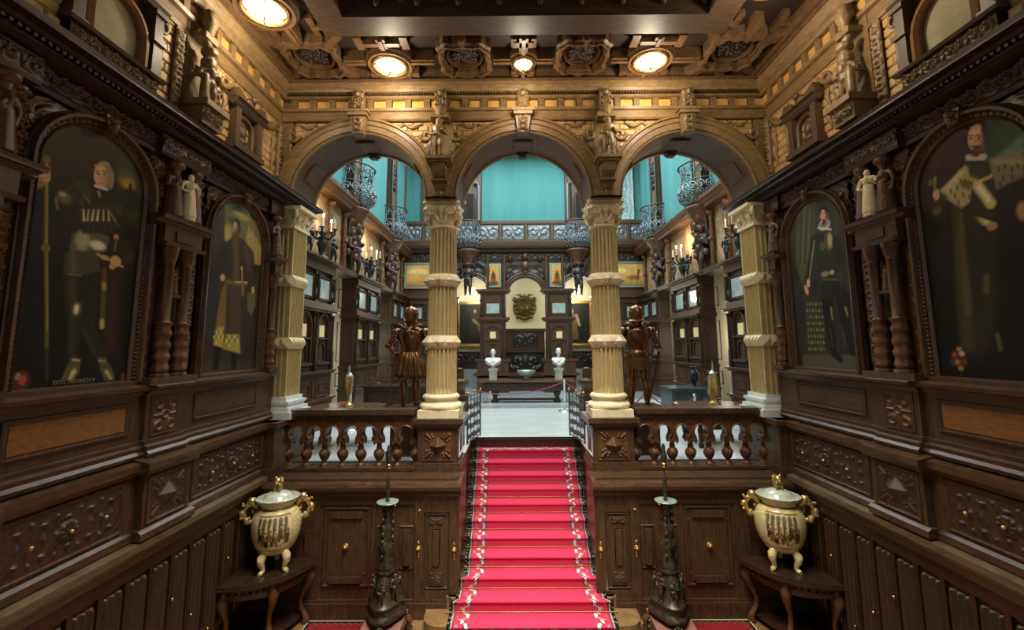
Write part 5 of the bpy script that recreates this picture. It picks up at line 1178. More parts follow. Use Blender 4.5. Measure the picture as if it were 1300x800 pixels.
column(1.48, 8.2, 'cream fluted round column on the pedestal right of the red stairs')
def pilaster(sg, lab):
    t = thing('fluted_pilaster', lab, 'column', (sg*4.2, 8.2, 3.22), 'cream fluted pilasters')
    def bx(b, n, y0, y1, z0, z1, out=4.41): b.box(sg*(4.41-n), sg*out, y0, y1, z0, z1)
    b = MB(); n0 = .30; y0, y1 = 7.9, 8.42
    # fluted shaft: front face (towards viewer) and inner face
    pts = [(4.41, y0)]
    k = 3
    for i in range(k): u0 = 4.41-.02-i*(n0-.04)/k; w_ = (n0-.04)/k; pts += [(u0, y0), (u0-w_*.2, y0+.02), (u0-w_*.7, y0+.02), (u0-w_*.85, y0)]
    pts.append((4.41-n0, y0)); k = 8
    for i in range(k): u0 = y0+.03+i*(y1-y0-.06)/k; w_ = (y1-y0-.06)/k; pts += [(4.41-n0, u0), (4.41-n0+.02, u0+w_*.15), (4.41-n0+.02, u0+w_*.7), (4.41-n0, u0+w_*.85)]
    pts += [(4.41-n0, y1), (4.41, y1)]
    b.prism([(sg*p[0], p[1]) for p in pts], 2, 3.58, 6.56); b.build('shaft', M_stone, t)
    for zc in (5.60, 4.50):
        b = MB(); bx(b, n0+.02, y0-.02, y1+.02, zc-.1, zc+.1)
        for i in range(5):
            ya = y0-.02+i*.112; b.add([(sg*(4.41-n0-.02), ya, zc-.09), (sg*(4.41-n0-.02), ya+.112, zc-.09), (sg*(4.41-n0-.02), ya+.112, zc+.09), (sg*(4.41-n0-.02), ya, zc+.09), (sg*(4.41-n0-.09), ya+.056, zc)], [(0, 1, 4), (1, 2, 4), (2, 3, 4), (3, 0, 4)])
        for i in range(2):
            xa = 4.41-n0-.02+i*.15; b.add([(sg*xa, y0-.02, zc-.09), (sg*(xa+.15), y0-.02, zc-.09), (sg*(xa+.15), y0-.02, zc+.09), (sg*xa, y0-.02, zc+.09), (sg*(xa+.075), y0-.08, zc)], [(0, 1, 4), (1, 2, 4), (2, 3, 4), (3, 0, 4)])
        b.build('diamond_band', M_ivory, t)
    b = MB(); bx(b, n0+.03, y0-.04, y1+.04, 6.54, 6.6); bx(b, n0+.0, y0, y1, 6.6, 6.9)
    bx(b, n0+.16, y0-.12, y1+.08, 6.87, 6.93)
    xi = sg*(4.41-n0-.04)
    for yy, q in ((y0+.10, -1), (y1-.10, 1)): volute(b, (xi, yy, 6.79), (0, 1), .09, q, .035)
    volute(b, (sg*(4.41-n0-.02), y0-.06, 6.79), (.75*sg, .66), .10, 1, .04); volute(b, (sg*(4.41-n0-.02), y1+.04, 6.79), (.75, -.66), .09, 1, .04); volute(b, (sg*4.3, y0-.04, 6.79), (1, 0), .08, sg, .03)
    b.ell((xi, (y0+y1)/2, 6.82), (.06, .06, .08), 10)
    for q in (-.2, 0, .2): b.tube([(xi+sg*.05, (y0+y1)/2+q, 6.6), (xi-sg*.0, (y0+y1)/2+q*1.1, 6.68), (xi-sg*.04, (y0+y1)/2+q*1.2, 6.74)], [.05, .04, .012], 6)
    b.build('capital', M_ivory, t)
    b = MB()
    for n_, d, z0, z1 in ((n0+.16, .14, 3.22, 3.34), (n0+.12, .1, 3.34, 3.40), (n0+.07, .06, 3.40, 3.46), (n0+.10, .08, 3.46, 3.51), (n0+.04, .04, 3.51, 3.58)): bx(b, n_, y0-d, y1+d, z0, z1)
    b.build('base', M_marble, t)
pilaster(-1, 'cream fluted square pilaster against the left wall under the arcade')
pilaster(1, 'cream fluted square pilaster against the right wall under the arcade')

# ------------------------------------------------------------------ front wall of the landing
wf = thing('wall_front', '', '', (0, 7.5, .34), kind='structure')
def front(sg):
    N = lambda: MB(front_frame(7.45))
    xa, xb = 1.05, 4.2          # inner and outer end
    B = lambda b, x0, x1, z0, z1, n0, n1: b.box(min(sg*x0, sg*x1), max(sg*x0, sg*x1), z0, z1, n0, n1)
    b = N(); B(b, xa+.04, 4.4, .34, 2.36, -1.0, 0); B(b, xa, 4.3, .34, .56, 0, .07); B(b, xa, 4.3, .56, .60, 0, .04)
    B(b, xa, 4.3, 1.98, 2.1, 0, .03); B(b, 1.05, 1.20, .6, 2.1, 0, .034); B(b, 1.60, 1.74, .6, 2.1, 0, .034); B(b, 2.36, 2.42, .6, 2.1, 0, .02); B(b, 1.2, 1.6, 1.86, 1.98, 0, .026); B(b, 1.2, 1.6, .6, .72, 0, .026)
    B(b, 3.22, 4.3, .6, 2.1, 0, .025)
    b.build('panelled_wall', M_wood, wf)
    b = N(); P = [(0, 2.10), (.04, 2.10), (.06, 2.14), (.10, 2.17), (.10, 2.19), (.13, 2.21), (.14, 2.26), (.12, 2.31), (-.35, 2.37)]
    b.mould(P, sg*(xa-.03) if sg > 0 else -4.33, 4.33 if sg > 0 else -(xa-.03)); b.build('ledge', M_woodh, wf)
    # framed door panel
    def fr(u0, u1, v0, v1, wd, h=0):
        q = N(); a, z = sorted((sg*u0, sg*u1)); q.frame(a+wd, z-wd, v0+wd, v1-wd, h, wd); q.box(a+wd+.02, z-wd-.02, v0+wd+.02, v1-wd-.02, h, h+.02); return q
    q = fr(2.44, 3.16, .78, 1.94, .05); 
    q.frame(2.5*sg if sg > 0 else -3.1, 3.1 if sg > 0 else -2.5, .98, 1.72, .0, .03)
    for z0, z1 in ((1.78, 1.88), (.84, .93)): B(q, 2.56, 3.04, z0, z1, .02, .05)
    dp = q.build('door_panel', M_wood, wf)
    for u0, u1, v0, v1 in ((1.76, 1.98, 1.03, 1.66), (2.12, 2.34, 1.03, 1.66), (3.3, 3.5, 1.03, 1.66), (1.30, 1.52, 1.03, 1.66)):
        q = fr(u0, u1, v0, v1, .03); B(q, u0+.06, u1-.06, v0+.06, v1-.06, .02, .045); q.build('raised_panel', M_wood, wf)
    q = fr(1.22, 1.58, .74, 1.84, .035); a, z = sorted((sg*1.30, sg*1.52)); q.relief(a, z, 1.69, 1.79, .02, .02, grot, res=.008); q.relief(a, z, .80, .98, .02, .02, grot, res=.008); q.build('door_panel', M_wood, wf)
    for x, z, r in ((2.8, 1.37, .032), (1.68, 1.34, .026), (1.13, 1.32, .026), (2.05, 1.98, .012), (1.67, 1.9, .012)):
        q = N(); q.ell((sg*x, z, .07), r, 12); q.lathe([(r*1.3, 0), (r*.8, .02)], (sg*x, z, .02), 12) if False else None; q.ell((sg*x, z, .04), (r*1.5, r*1.5, .012), 12)
        if r < .03 and r > .02: q.ell((sg*x, z+.08, .035), (.018, .03, .008), 8); q.ell((sg*x, z-.08, .035), (.018, .03, .008), 8); q.ell((sg*x, z-.13, .035), (.012, .02, .008), 8)
        q.build('door_knob', M_gold, dp if x == 2.8 else wf)
    # pedestal below the round column
    t = thing('column_pedestal', 'walnut pedestal with a diamond boss panel %s of the red stairs' % ('left' if sg < 0 else 'right'), 'pedestal', (sg*1.47, 8.2, 2.37), 'column pedestals')
    b = MB(); x = 1.47*sg
    for h, z0, z1, e in ((.40, 2.36, 2.44, .04), (.385, 2.44, 2.50, .03), (.34, 2.5, 3.06, 0), (.37, 3.06, 3.10, .0), (.41, 3.10, 3.14, .02), (.43, 3.14, 3.22, .03)): b.box(x-h, x+h, 7.84-(h-.34), 8.52+(h-.34), z0, z1)
    b.build('body', M_wood, t)
    for q in (0,):
        b = MB(front_frame(7.84, x)); b.relief(-.235, .235, 2.56, 3.0, .004, .10, burst, res=.007); b.frame(-.235, .235, 2.56, 3.0, 0, .03); b.build('carved_panel', M_carve, t)
        Mi = Matrix(((0, 0, -sg, x-sg*.34), (1, 0, 0, 8.18), (0, 1, 0, 0), (0, 0, 0, 1))); b = MB(Mi); b.frame(-.22, .22, 2.6, 2.98, 0, .03); b.build('side_panel', M_marble, t)
    # balustrade
    t = thing('balustrade', 'carved walnut balustrade with round openings %s of the red stairs' % ('left' if sg < 0 else 'right'), 'balustrade', (sg*2.95, 8.0, 2.37), 'carved balustrades')
    x0, x1 = 1.88, 4.06; y = 8.02
    b = MB(); a, z = sorted((sg*x0, sg*x1)); b.box(a, z, 7.84, 8.22, 3.28, 3.335); b.box(a, z, 7.87, 8.19, 3.335, 3.36); b.box(a, z, 7.90, 8.16, 3.2, 3.28); b.box(a, z, 7.86, 8.2, 3.25, 3.28)
    xx = a+.02
    while xx < z: b.box(xx, xx+.035, 7.875, 7.90, 3.21, 3.25); xx += .058
    b.build('top_rail', M_wood, t)
    b = MB(); b.box(a, z, 7.84, 8.2, 2.37, 2.42); b.build('bottom_rail', M_woodh, t)
    # pierced arches: band with keyhole openings
    nb = 7; sp = (x1-x0)/nb; b = MB(front_frame(7.92)); zc = 2.97; rr = .112
    for k in range(nb):
        c = sg*(x0+sp*(k+.5)); A = [-.75+ (PI+1.5)*i/22 for i in range(23)]; hp = [(c+rr*math.cos(q), zc+rr*math.sin(q)) for q in A]
        hp = [(c+.07, 2.82)]+hp+[(c-.07, 2.82)]; out = []
        for (px, pz) in hp: dx, dz = px-c, pz-zc; tt = min((sp/2)/max(abs(dx), 1e-4), (.235 if dz > 0 else .2)/max(abs(dz), 1e-4)); out.append((c+dx*tt, zc+dz*tt))
        # corner helper: keep the outline rectangular
        n_ = len(hp); V = []
        for nn in (0, -.16): V += [(p_[0], p_[1], nn) for p_ in hp]+[(p_[0], p_[1], nn) for p_ in out]
        F = []
        for i in range(n_-1):
            F += [(i, i+1, n_+i+1, n_+i), (2*n_+i, 3*n_+i, 3*n_+i+1, 2*n_+i+1), (i, 2*n_+i, 2*n_+i+1, i+1)]
        b.add(V, F)
        sweep(b, [(c+rr*math.cos(q), zc+rr*math.sin(q)) for q in A[::-1]], [(0, 0), (0, .02), (.012, .03), (.026, .02), (.026, 0)])
        b.box(c+sg*sp/2-.05, c+sg*sp/2+.05, 3.10, 3.203, -.156, .006); b.ell((c, 3.165, .0), (.03, .02, .012), 8)
    b.build('pierced_arch_band', M_carve, t)
    for k in range(nb+1):
        c = sg*(x0+sp*k); b = MB()
        prof = [(.075, 0), (.078, .03), (.05, .05), (.035, .09), (.06, .12), (.085, .17), (.092, .22), (.07, .265), (.045, .29), (.05, .32), (.038, .34), (.045, .38), (.07, .43), (.06, .46)]
        b.lathe(prof, (c, y, 2.41), 20, mod=lambda q, z_: 1+.10*math.cos(q*6)*(.1 < z_ < .28))
        b.ell((c, y-.085, 2.62), (.035, .03, .05), 8)
        b.build('baluster', M_carve, t)
front(-1); front(1)
# corner posts at the ends
b = MB()
for sg in (-1, 1): b.box(sg*4.05, sg*4.42, 7.5, 8.6, 2.36, 3.22); b.box(sg*3.98, sg*4.42, 7.44, 8.66, 3.14, 3.22); b.box(sg*4.02, sg*4.42, 7.46, 8.6, 2.36, 2.5)
b.build('corner_pedestal', M_wood, wf)

# ------------------------------------------------------------------ staircase
XS = .05
st = thing('staircase', 'straight wooden staircase between the two column pedestals', 'staircase', (XS, 8.8, .34))
YK = lambda k: 10.45-.32*k
ZK = lambda k: 2.2-.169*k
for k in range(11):
    b = MB(); hw = 1.13+.09*max(0, 1-k/5) if k < 9 else 1.1; yf = YK(k)-.32
    if k < 9: b.box(XS-hw, XS+hw, yf, 10.5, ZK(k+1)-.02, ZK(k)-.012); b.box(XS-hw, XS+hw, yf-.02, yf+.05, ZK(k)-.04, ZK(k)-.012)
    else:
        w_ = 1.28 if k == 9 else 1.58; P = [(XS-w_+.25, 7.6)]
        for i in range(9): a = PI+PI/2*i/8; P.append((XS-w_+.25+.25*math.cos(a), yf+.25+.25*math.sin(a)))
        for i in range(9): a = 1.5*PI+PI/2*i/8; P.append((XS+w_-.25+.25*math.cos(a), yf+.25+.25*math.sin(a)))
        P.append((XS+w_-.25, 7.6))
        P = [(max(XS-w_, min(XS+w_, px)), min(py, 7.42 if abs(px-XS) > 1.0 else 7.6)) for px, py in P]
        P = [(XS-w_, 7.37)]+P[1:-1]+[(XS+w_, 7.37)]
        b.prism(P, 2, .34 if k == 10 else ZK(10)-.01, ZK(k)-.012)
    b.build('step', M_oak if k > 8 else M_wood, st)
b = MB(); b.box(XS-1.3, XS+1.3, 10.42, 10.56, 2.15, 2.385); b.box(XS-1.3, XS+1.3, 10.40, 10.56, 2.345, 2.385)
b.build('top_nosing', M_wood, st)
for sg in (-1, 1): 
    b = MB(); b.box(sg*1.2+XS-.0 if sg > 0 else XS-1.3, XS+1.3 if sg > 0 else XS-1.2, 8.5, 10.45, .34, 2.37); b.box(XS+sg*1.22, XS+sg*1.12, 7.5, 8.6, .34, 2.37); b.build('stringer', M_wood, st)
for sg in (-1, 1): b = MB(); b.box(XS+sg*1.19, XS+sg*1.45, 8.56, 10.45, 2.36, 2.40); b.build('marble_kerb', M_marble, st)
# carpet
prof = []       # (y, z, s)
s_ = 0
for k in range(11):
    y0, z0 = YK(k), ZK(k); n = 12
    pl = [(y0-.005-(.31)*i/n, z0+.006) for i in range(n)]
    pl += [(y0-.32-.022, z0-.006), (y0-.32-.030, z0-.02), (y0-.32-.022, z0-.035)]
    pl += [(y0-.32-.012, z0-.05-(.169-.055)*i/7) for i in range(8)]
    prof += pl
prof = [(10.445, 2.2)]+[p for p in prof if p[1] > .345]+[(7.25-.34, .35)]
for i in range(8): prof.append((6.88-.02*i, .346))
def hwid(k): return 1.115-.012*k if k < 9 else (1.12 if k == 9 else 1.18)
nu = 150; uu = np.linspace(-1, 1, nu); Pg = np.zeros((len(prof), nu, 3)); sl = 0; SS = []
for i, (y, z) in enumerate(prof):
    if i: sl += math.hypot(y-prof[i-1][0], z-prof[i-1][1])
    SS.append(sl); kk = (10.45-y)/.32; h = 1.115-.008*kk
    if y < 7.56: h = 1.055+(.08 if y > 7.24 else .16)
    Pg[i, :, 0] = XS+uu*h; Pg[i, :, 1] = y; Pg[i, :, 2] = z
SA = np.array(SS)[:, None]+0*uu[None]; XA = np.abs(Pg[:, :, 0]-XS); hh = np.max(XA, 1)[:, None]; E = hh-XA   # distance to edge
p = Paint(XA, SA, (.78, .21, .33))
tot = SA.max(); en = tot-SA; Em = np.minimum(E, np.minimum(en+.0*E, SA+.02))
def band(lo, hi, c, D=Em): p.mix(((D > lo) & (D < hi))*1.0, c)
band(-1, .035, (.05, .07, .08)); band(.035, .06, (.16, .2, .2)); band(.06, .075, (.75, .65, .6)); band(.075, .09, (.12, .12, .15))
spk = (np.sin(SA*95)*np.sin(XA*80) > .6) & (Em < .055); p.mix(spk*1.0, (.62, .66, .6))
per = .245; ph = (SA % per)/per; phx = (XA % per)/per
useX = (en < E) | (SA < E); q = np.where(useX, phx, ph)
wv = .245+.045*np.sin(2*PI*q)+.018*np.sin(6*PI*q); D = Em-wv
p.mix((np.abs(D) < .026)*1.0, (.80, .82, .84)); p.mix((np.abs(D-.03) < .008)*1.0, (.18, .12, .16)); p.mix((np.abs(D+.03) < .006)*1.0, (.25, .10, .14))
g = (np.abs(D+.02*np.sin(4*PI*q)) < .02) & (np.sin(2*PI*q+.8) < -.45); p.mix(g*1.0, (.80, .62, .38))
band(.30, .318, (.45, .30, .34)); 
dd = np.hypot((q-.3)*per, Em-.14); p.mix((dd < .02)*1.0, (.45, .55, .68)); p.mix((dd < .01)*1.0, (.2, .2, .3))
p.noise(.03, 40, 5)
b = MB(); b.grid(Pg, True, p.C); n0 = b.n
tag(b.build('stair_carpet', M_carpet, loc=(XS, 8.8, .4)), 'crimson stair carpet with a white and gold scalloped border', 'carpet')
# stair rods
rod = None
for k in range(11):
    h = hwid(k)+.05 if k < 9 else (1.12 if k == 9 else 1.26)
    y, z = YK(k)-.02, ZK(k)+.018
    b = MB(); b.tube([(XS-h, y, z), (XS+h, y, z)], .007, 8); 
    for q in (-1, 1): b.ell((XS+q*h, y, z), .013, 8)
    tag(b.build('stair_rod', M_brass2, loc=(XS, y, z)), 'brass rod holding the red carpet on stair step %s' % ['topmost', 'second from the top', 'third from the top', 'fourth from the top', 'fifth from the top', 'sixth, halfway down', 'fifth from the bottom', 'fourth from the bottom', 'third from the bottom', 'second from the bottom', 'lowest of all'][k], 'stair rod', 'brass stair rods')
# rugs on the lower floor
for sg in (-1, 1):
    X, Y = np.meshgrid(np.linspace(0, 1.55, 110), np.linspace(0, 1.6, 110), indexing='ij'); E = np.minimum(np.minimum(X, 1.55-X), np.minimum(Y, 1.6-Y))
    p = Paint(X, Y, (.50, .12, .14)); p.mix((E < .02)*1.0, (.70, .66, .5)); p.mix(((E > .02) & (E < .07))*1.0, (.09, .08, .09)); p.mix(((E > .05) & (E < .12) & (np.sin(X*60)*np.sin(Y*60) > .3))*1.0, (.35, .3, .25))
    b = MB(); Zg = .352+0*X; b.grid(np.stack([(1.75+X)*sg, 5.75+Y, Zg], -1), True, p.C)
    tag(b.build('rug', M_carpet, loc=(sg*2.5, 6.5, .345)), 'dark bordered red rug on the floor %s of the stairs' % ('left' if sg < 0 else 'right'), 'rug')
# rope tassel cords hanging beside the steps
for sg in (-1, 1):
    b = MB()
    for q in range(3): b.tube([(XS+sg*(1.10+.012*q), 7.5-.0*q, 1.42), (XS+sg*(1.13+.015*q), 7.44, .9), (XS+sg*(1.15+.012*q), 7.42, .72)], .006, 6)
    b.ell((XS+sg*1.12, 7.44, 1.44), .025, 8)
    tag(b.build('grey_cable', M_verd, loc=(XS+sg*1.13, 7.44, .7)), 'pale grey cable hanging beside the carpet on the %s edge of the stairs' % ('left' if sg < 0 else 'right'), 'cable')

# ------------------------------------------------------------------ corner tables, porcelain jars and candelabra
def corner_table(sg):
    cx, cy = sg*4.19, 7.36; side = 'left' if sg < 0 else 'right'
    t = thing('corner_table', 'dark quarter-round corner table under the lidded jar on the %s' % side, 'table', (sg*3.7, 7.0, .34), 'corner tables')
    def quarter(rx, ry, z0, z1, b):
        P = [(cx, cy)]+[(cx-sg*rx*math.cos(a), cy-ry*math.sin(a)) for a in [PI/2*i/20 for i in range(21)]]
        b.prism(P, 2, z0, z1)
    b = MB()
    for r, z0, z1 in ((1.0, 1.205, 1.23), (1.02, 1.19, 1.21), (.98, 1.17, 1.19), (.95, 1.15, 1.17), (.99, 1.23, 1.24)): quarter(r, r*.90, z0, z1, b)
    b.build('table_top', M_dark, t)
    b = MB(); rings = []
    for r, z in ((.90, 1.15), (.90, 1.06), (.88, 1.04)): rings.append([(cx-sg*r*math.cos(a), cy-.9*r*math.sin(a), z-(.05*abs(math.sin(2.0*a)) if z < 1.1 else 0)) for a in [PI/2*i/30 for i in range(31)]])
    b.loft(rings, closed=False, caps=False); 
    for i in range(16): a = PI/2*(i+.5)/16; b.ell((cx-sg*.905*math.cos(a), cy-.815*math.sin(a), 1.09), (.035, .035, .025), 8)
    b.build('carved_apron', M_carve, t)
    for a in (.06, .80, 1.50):
        b = MB(); r = .82; x, y = cx-sg*r*math.cos(a), cy-.9*r*math.sin(a)
        dx, dy = -sg*math.cos(a), -math.sin(a)
        b.tube([(x+dx*q, y+dy*q, z) for q, z in ((.05, 1.12), (.09, 1.02), (.07, .92), (0, .8), (-.05, .68), (-.04, .56), (.03, .46), (.06, .40), (.03, .36))], [.06, .075, .06, .045, .035, .035, .04, .055, .05], 10)
        b.ell((x+dx*.1, y+dy*.1, 1.04), (.05, .05, .07), 8); b.ell((x+dx*.09, y+dy*.09, .93), (.045, .045, .05), 8)
        b.build('leg', M_carve, t)
    b = MB(); quarter(.80, .72, .42, .46, b); b.build('lower_shelf', M_dark, t)
    # jar
    vx, vy, vz = sg*3.70, 7.04, 1.242
    lab = 'cream lidded porcelain jar with gilt lion handles on the %s corner table' % side
    t = thing('lidded_jar', lab, 'jar', (vx, vy, vz), 'lidded porcelain jars')
    prof = [(.05, .20), (.14, .21), (.22, .26), (.28, .35), (.32, .46), (.338, .58), (.335, .68), (.315, .76), (.275, .825), (.235, .85), (.225, .87), (.235, .90), (.27, .93), (.285, .965), (.27, .975), (.24, .96)]
    # resample
    pr_ = []; 
    for i in range(len(prof)-1):
        for j in range(6): q = j/6; pr_.append((prof[i][0]*(1-q)+prof[i+1][0]*q, prof[i][1]*(1-q)+prof[i+1][1]*q))
    pr_ = np.array(pr_+[prof[-1]]); pr_[2:-2, 0] = (pr_[:-4, 0]+pr_[1:-3, 0]+pr_[2:-2, 0]+pr_[3:-1, 0]+pr_[4:, 0])/5
    A = np.linspace(-PI, PI, 181); aim = math.atan2(-vy, CAM[0]-vx)+sg*.12
    R_ = pr_[:, 0][:, None]+0*A[None]; Z_ = pr_[:, 1][:, None]+0*A[None]; T = A[None]+0*R_
    P = np.stack([vx+R_*np.cos(T+aim), vy+R_*np.sin(T+aim), vz+Z_], -1)
    X = T*.33; p = Paint(X, Z_, (.84, .80, .60)); p.mix((.3+.3*np.sin(X*30+6*np.sin(Z_*20)))*(Z_ > .2), (.75, .68, .42))
    for off in (0, PI*.66*.33*1.55, -PI*.66*.33*1.55):
        Xo = X-off; pan = (np.abs(Xo) < .245) & (Z_ > .34) & (Z_ < .80-.06*np.abs(Xo)/.25)
        D = np.maximum(np.abs(Xo)-.245, np.maximum(.34-Z_, Z_-.80)); p.mix((np.abs(D) < .008)*1.0, (.55, .42, .18)); p.mix(pan*.6, (.90, .86, .68))
        r = random.Random(5)
        for k in range(24):
            fx = -.21+.018*k+off+.006*r.random(); fz = .48+.10*r.random(); c = ((.30, .18, .10), (.20, .13, .09), (.56, .40, .20), (.12, .09, .08), (.36, .30, .16))[(k*3) % 5]
            p.cap(fx, fz-.07-.03*r.random(), fx+.01*r.random(), fz+.06, .016, .006, c, .006); p.cap(fx-.006, fz-.02, fx+.012, fz+.02, .004, .004, ((.7,.5,.25),(.8,.72,.5),(.5,.3,.15))[k % 3], .004); p.ell(fx, fz+.09, .008, .010, (.80, .66, .5), .4); p.ell(fx, fz+.103, .009, .005, (.1, .08, .07), .4)
            if k % 4 == 0: p.cap(fx, fz, fx+.01, .75, .012, .03, (.25, .18, .10), .01, .85)
        for k in range(8): p.cap(-.2+.05*k+off, .40+.02*math.sin(k*2), -.16+.05*k+off, .42+.02*math.cos(k*2), .008, .004, (.5, .38, .2), .008)
    p.mix((np.abs(Z_-.86) < .012)*1.0, (.40, .33, .20)); p.noise(.04, 60, 3)
    b = MB(); b.grid(P, True, p.C); b.build('body', M_pot, t)
    b = MB(); b.lathe([(.285, .968), (.30, .985), (.285, .99), (.22, .97), (.205, .98), (.19, 1.01), (.15, 1.045), (.08, 1.065), (.01, 1.07)], (vx, vy, vz), 40, mod=lambda a, z: 1+.02*math.cos(a*16)*(z > .965 and z < .992)); lid = b.build('lid', M_verdpot, t)
    b = MB(); c = (vx, vy, vz+1.06); b.ell((c[0], c[1]+.02, c[2]+.06), (.05, .07, .065), 10); b.ell((c[0], c[1]-.03, c[2]+.15), (.05, .055, .055), 10); b.ell((c[0], c[1]-.07, c[2]+.135), (.03, .03, .025), 8)
    for q in (-1, 1): b.cap((c[0]+q*.035, c[1]-.05, c[2]+.1), (c[0]+q*.04, c[1]-.06, c[2]+.01), .018, .018, 8); b.ell((c[0]+q*.04, c[1]-.02, c[2]+.2), (.018, .018, .02), 8)
    for k in range(9): a = k*.7; b.ell((c[0]+.045*math.cos(a), c[1]+.01+.03*math.sin(a), c[2]+.14+.03*math.sin(a*2)), .02, 6)
    b.cap((c[0], c[1]+.08, c[2]+.05), (c[0], c[1]+.09, c[2]+.15), .02, .025, 8)
    remesh(b.build('lion_finial', M_jargold, lid), .006, 1)
    for q in (-1, 1):
        b = MB(); ang = aim+q*PI/2; d = (math.cos(ang), math.sin(ang)); P3 = lambda r, z, s=0: (vx+d[0]*r-d[1]*s, vy+d[1]*r+d[0]*s, vz+z)
        pts = [P3(.26, .86), P3(.33, .93), P3(.40, .90), P3(.44, .82), P3(.43, .74), P3(.38, .68), P3(.31, .67)]
        b.tube(pts, [.04, .05, .04, .03, .035, .045, .03], 10); b.ell(P3(.34, .96), .055, 10); b.ell(P3(.46, .80), (.05, .05, .06), 10); b.ell(P3(.39, .68), .05, 10)
        for k in range(16): a = k*.8; b.ell(P3(.40+.07*math.cos(a)+.02*math.sin(k*3), .82+.13*math.sin(a), .03*math.sin(k*2)), .022, 6)
        b.ell(P3(.31, .99), .02, 6); b.ell(P3(.37, .99), .02, 6)
        remesh(b.build('lion_handle', M_jargold, t), .006, 1)
    for k in range(3):
        a = aim+(-.65, .75, PI)[k]; d = (math.cos(a), math.sin(a)); b = MB()
        b.tube([(vx+d[0]*r, vy+d[1]*r, vz+z) for r, z in ((.20, .27), (.25, .22), (.255, .16), (.22, .09), (.21, .045), (.25, .02), (.28, .02))], [.05, .06, .05, .036, .034, .036, .025], 10); b.ell((vx+d[0]*.27, vy+d[1]*.27, vz+.2), (.045, .045, .05), 8)
        b.build('lion_foot', M_jar, t)
M_verdpot = mat('pale_celadon_porcelain', hexc('a9b5a4'), .15, col2=hexc('c6cdb8'), scale=14, coat=.5)
M_jargold = mat('gilded_porcelain', hexc('a88a48'), .32, metal=.7, col2=hexc('d8c48c'), scale=30)
M_jar = mat('cream_porcelain', hexc('cfc07c'), .2, coat=.5, col2=hexc('ddd09a'), scale=12)
corner_table(-1); corner_table(1)

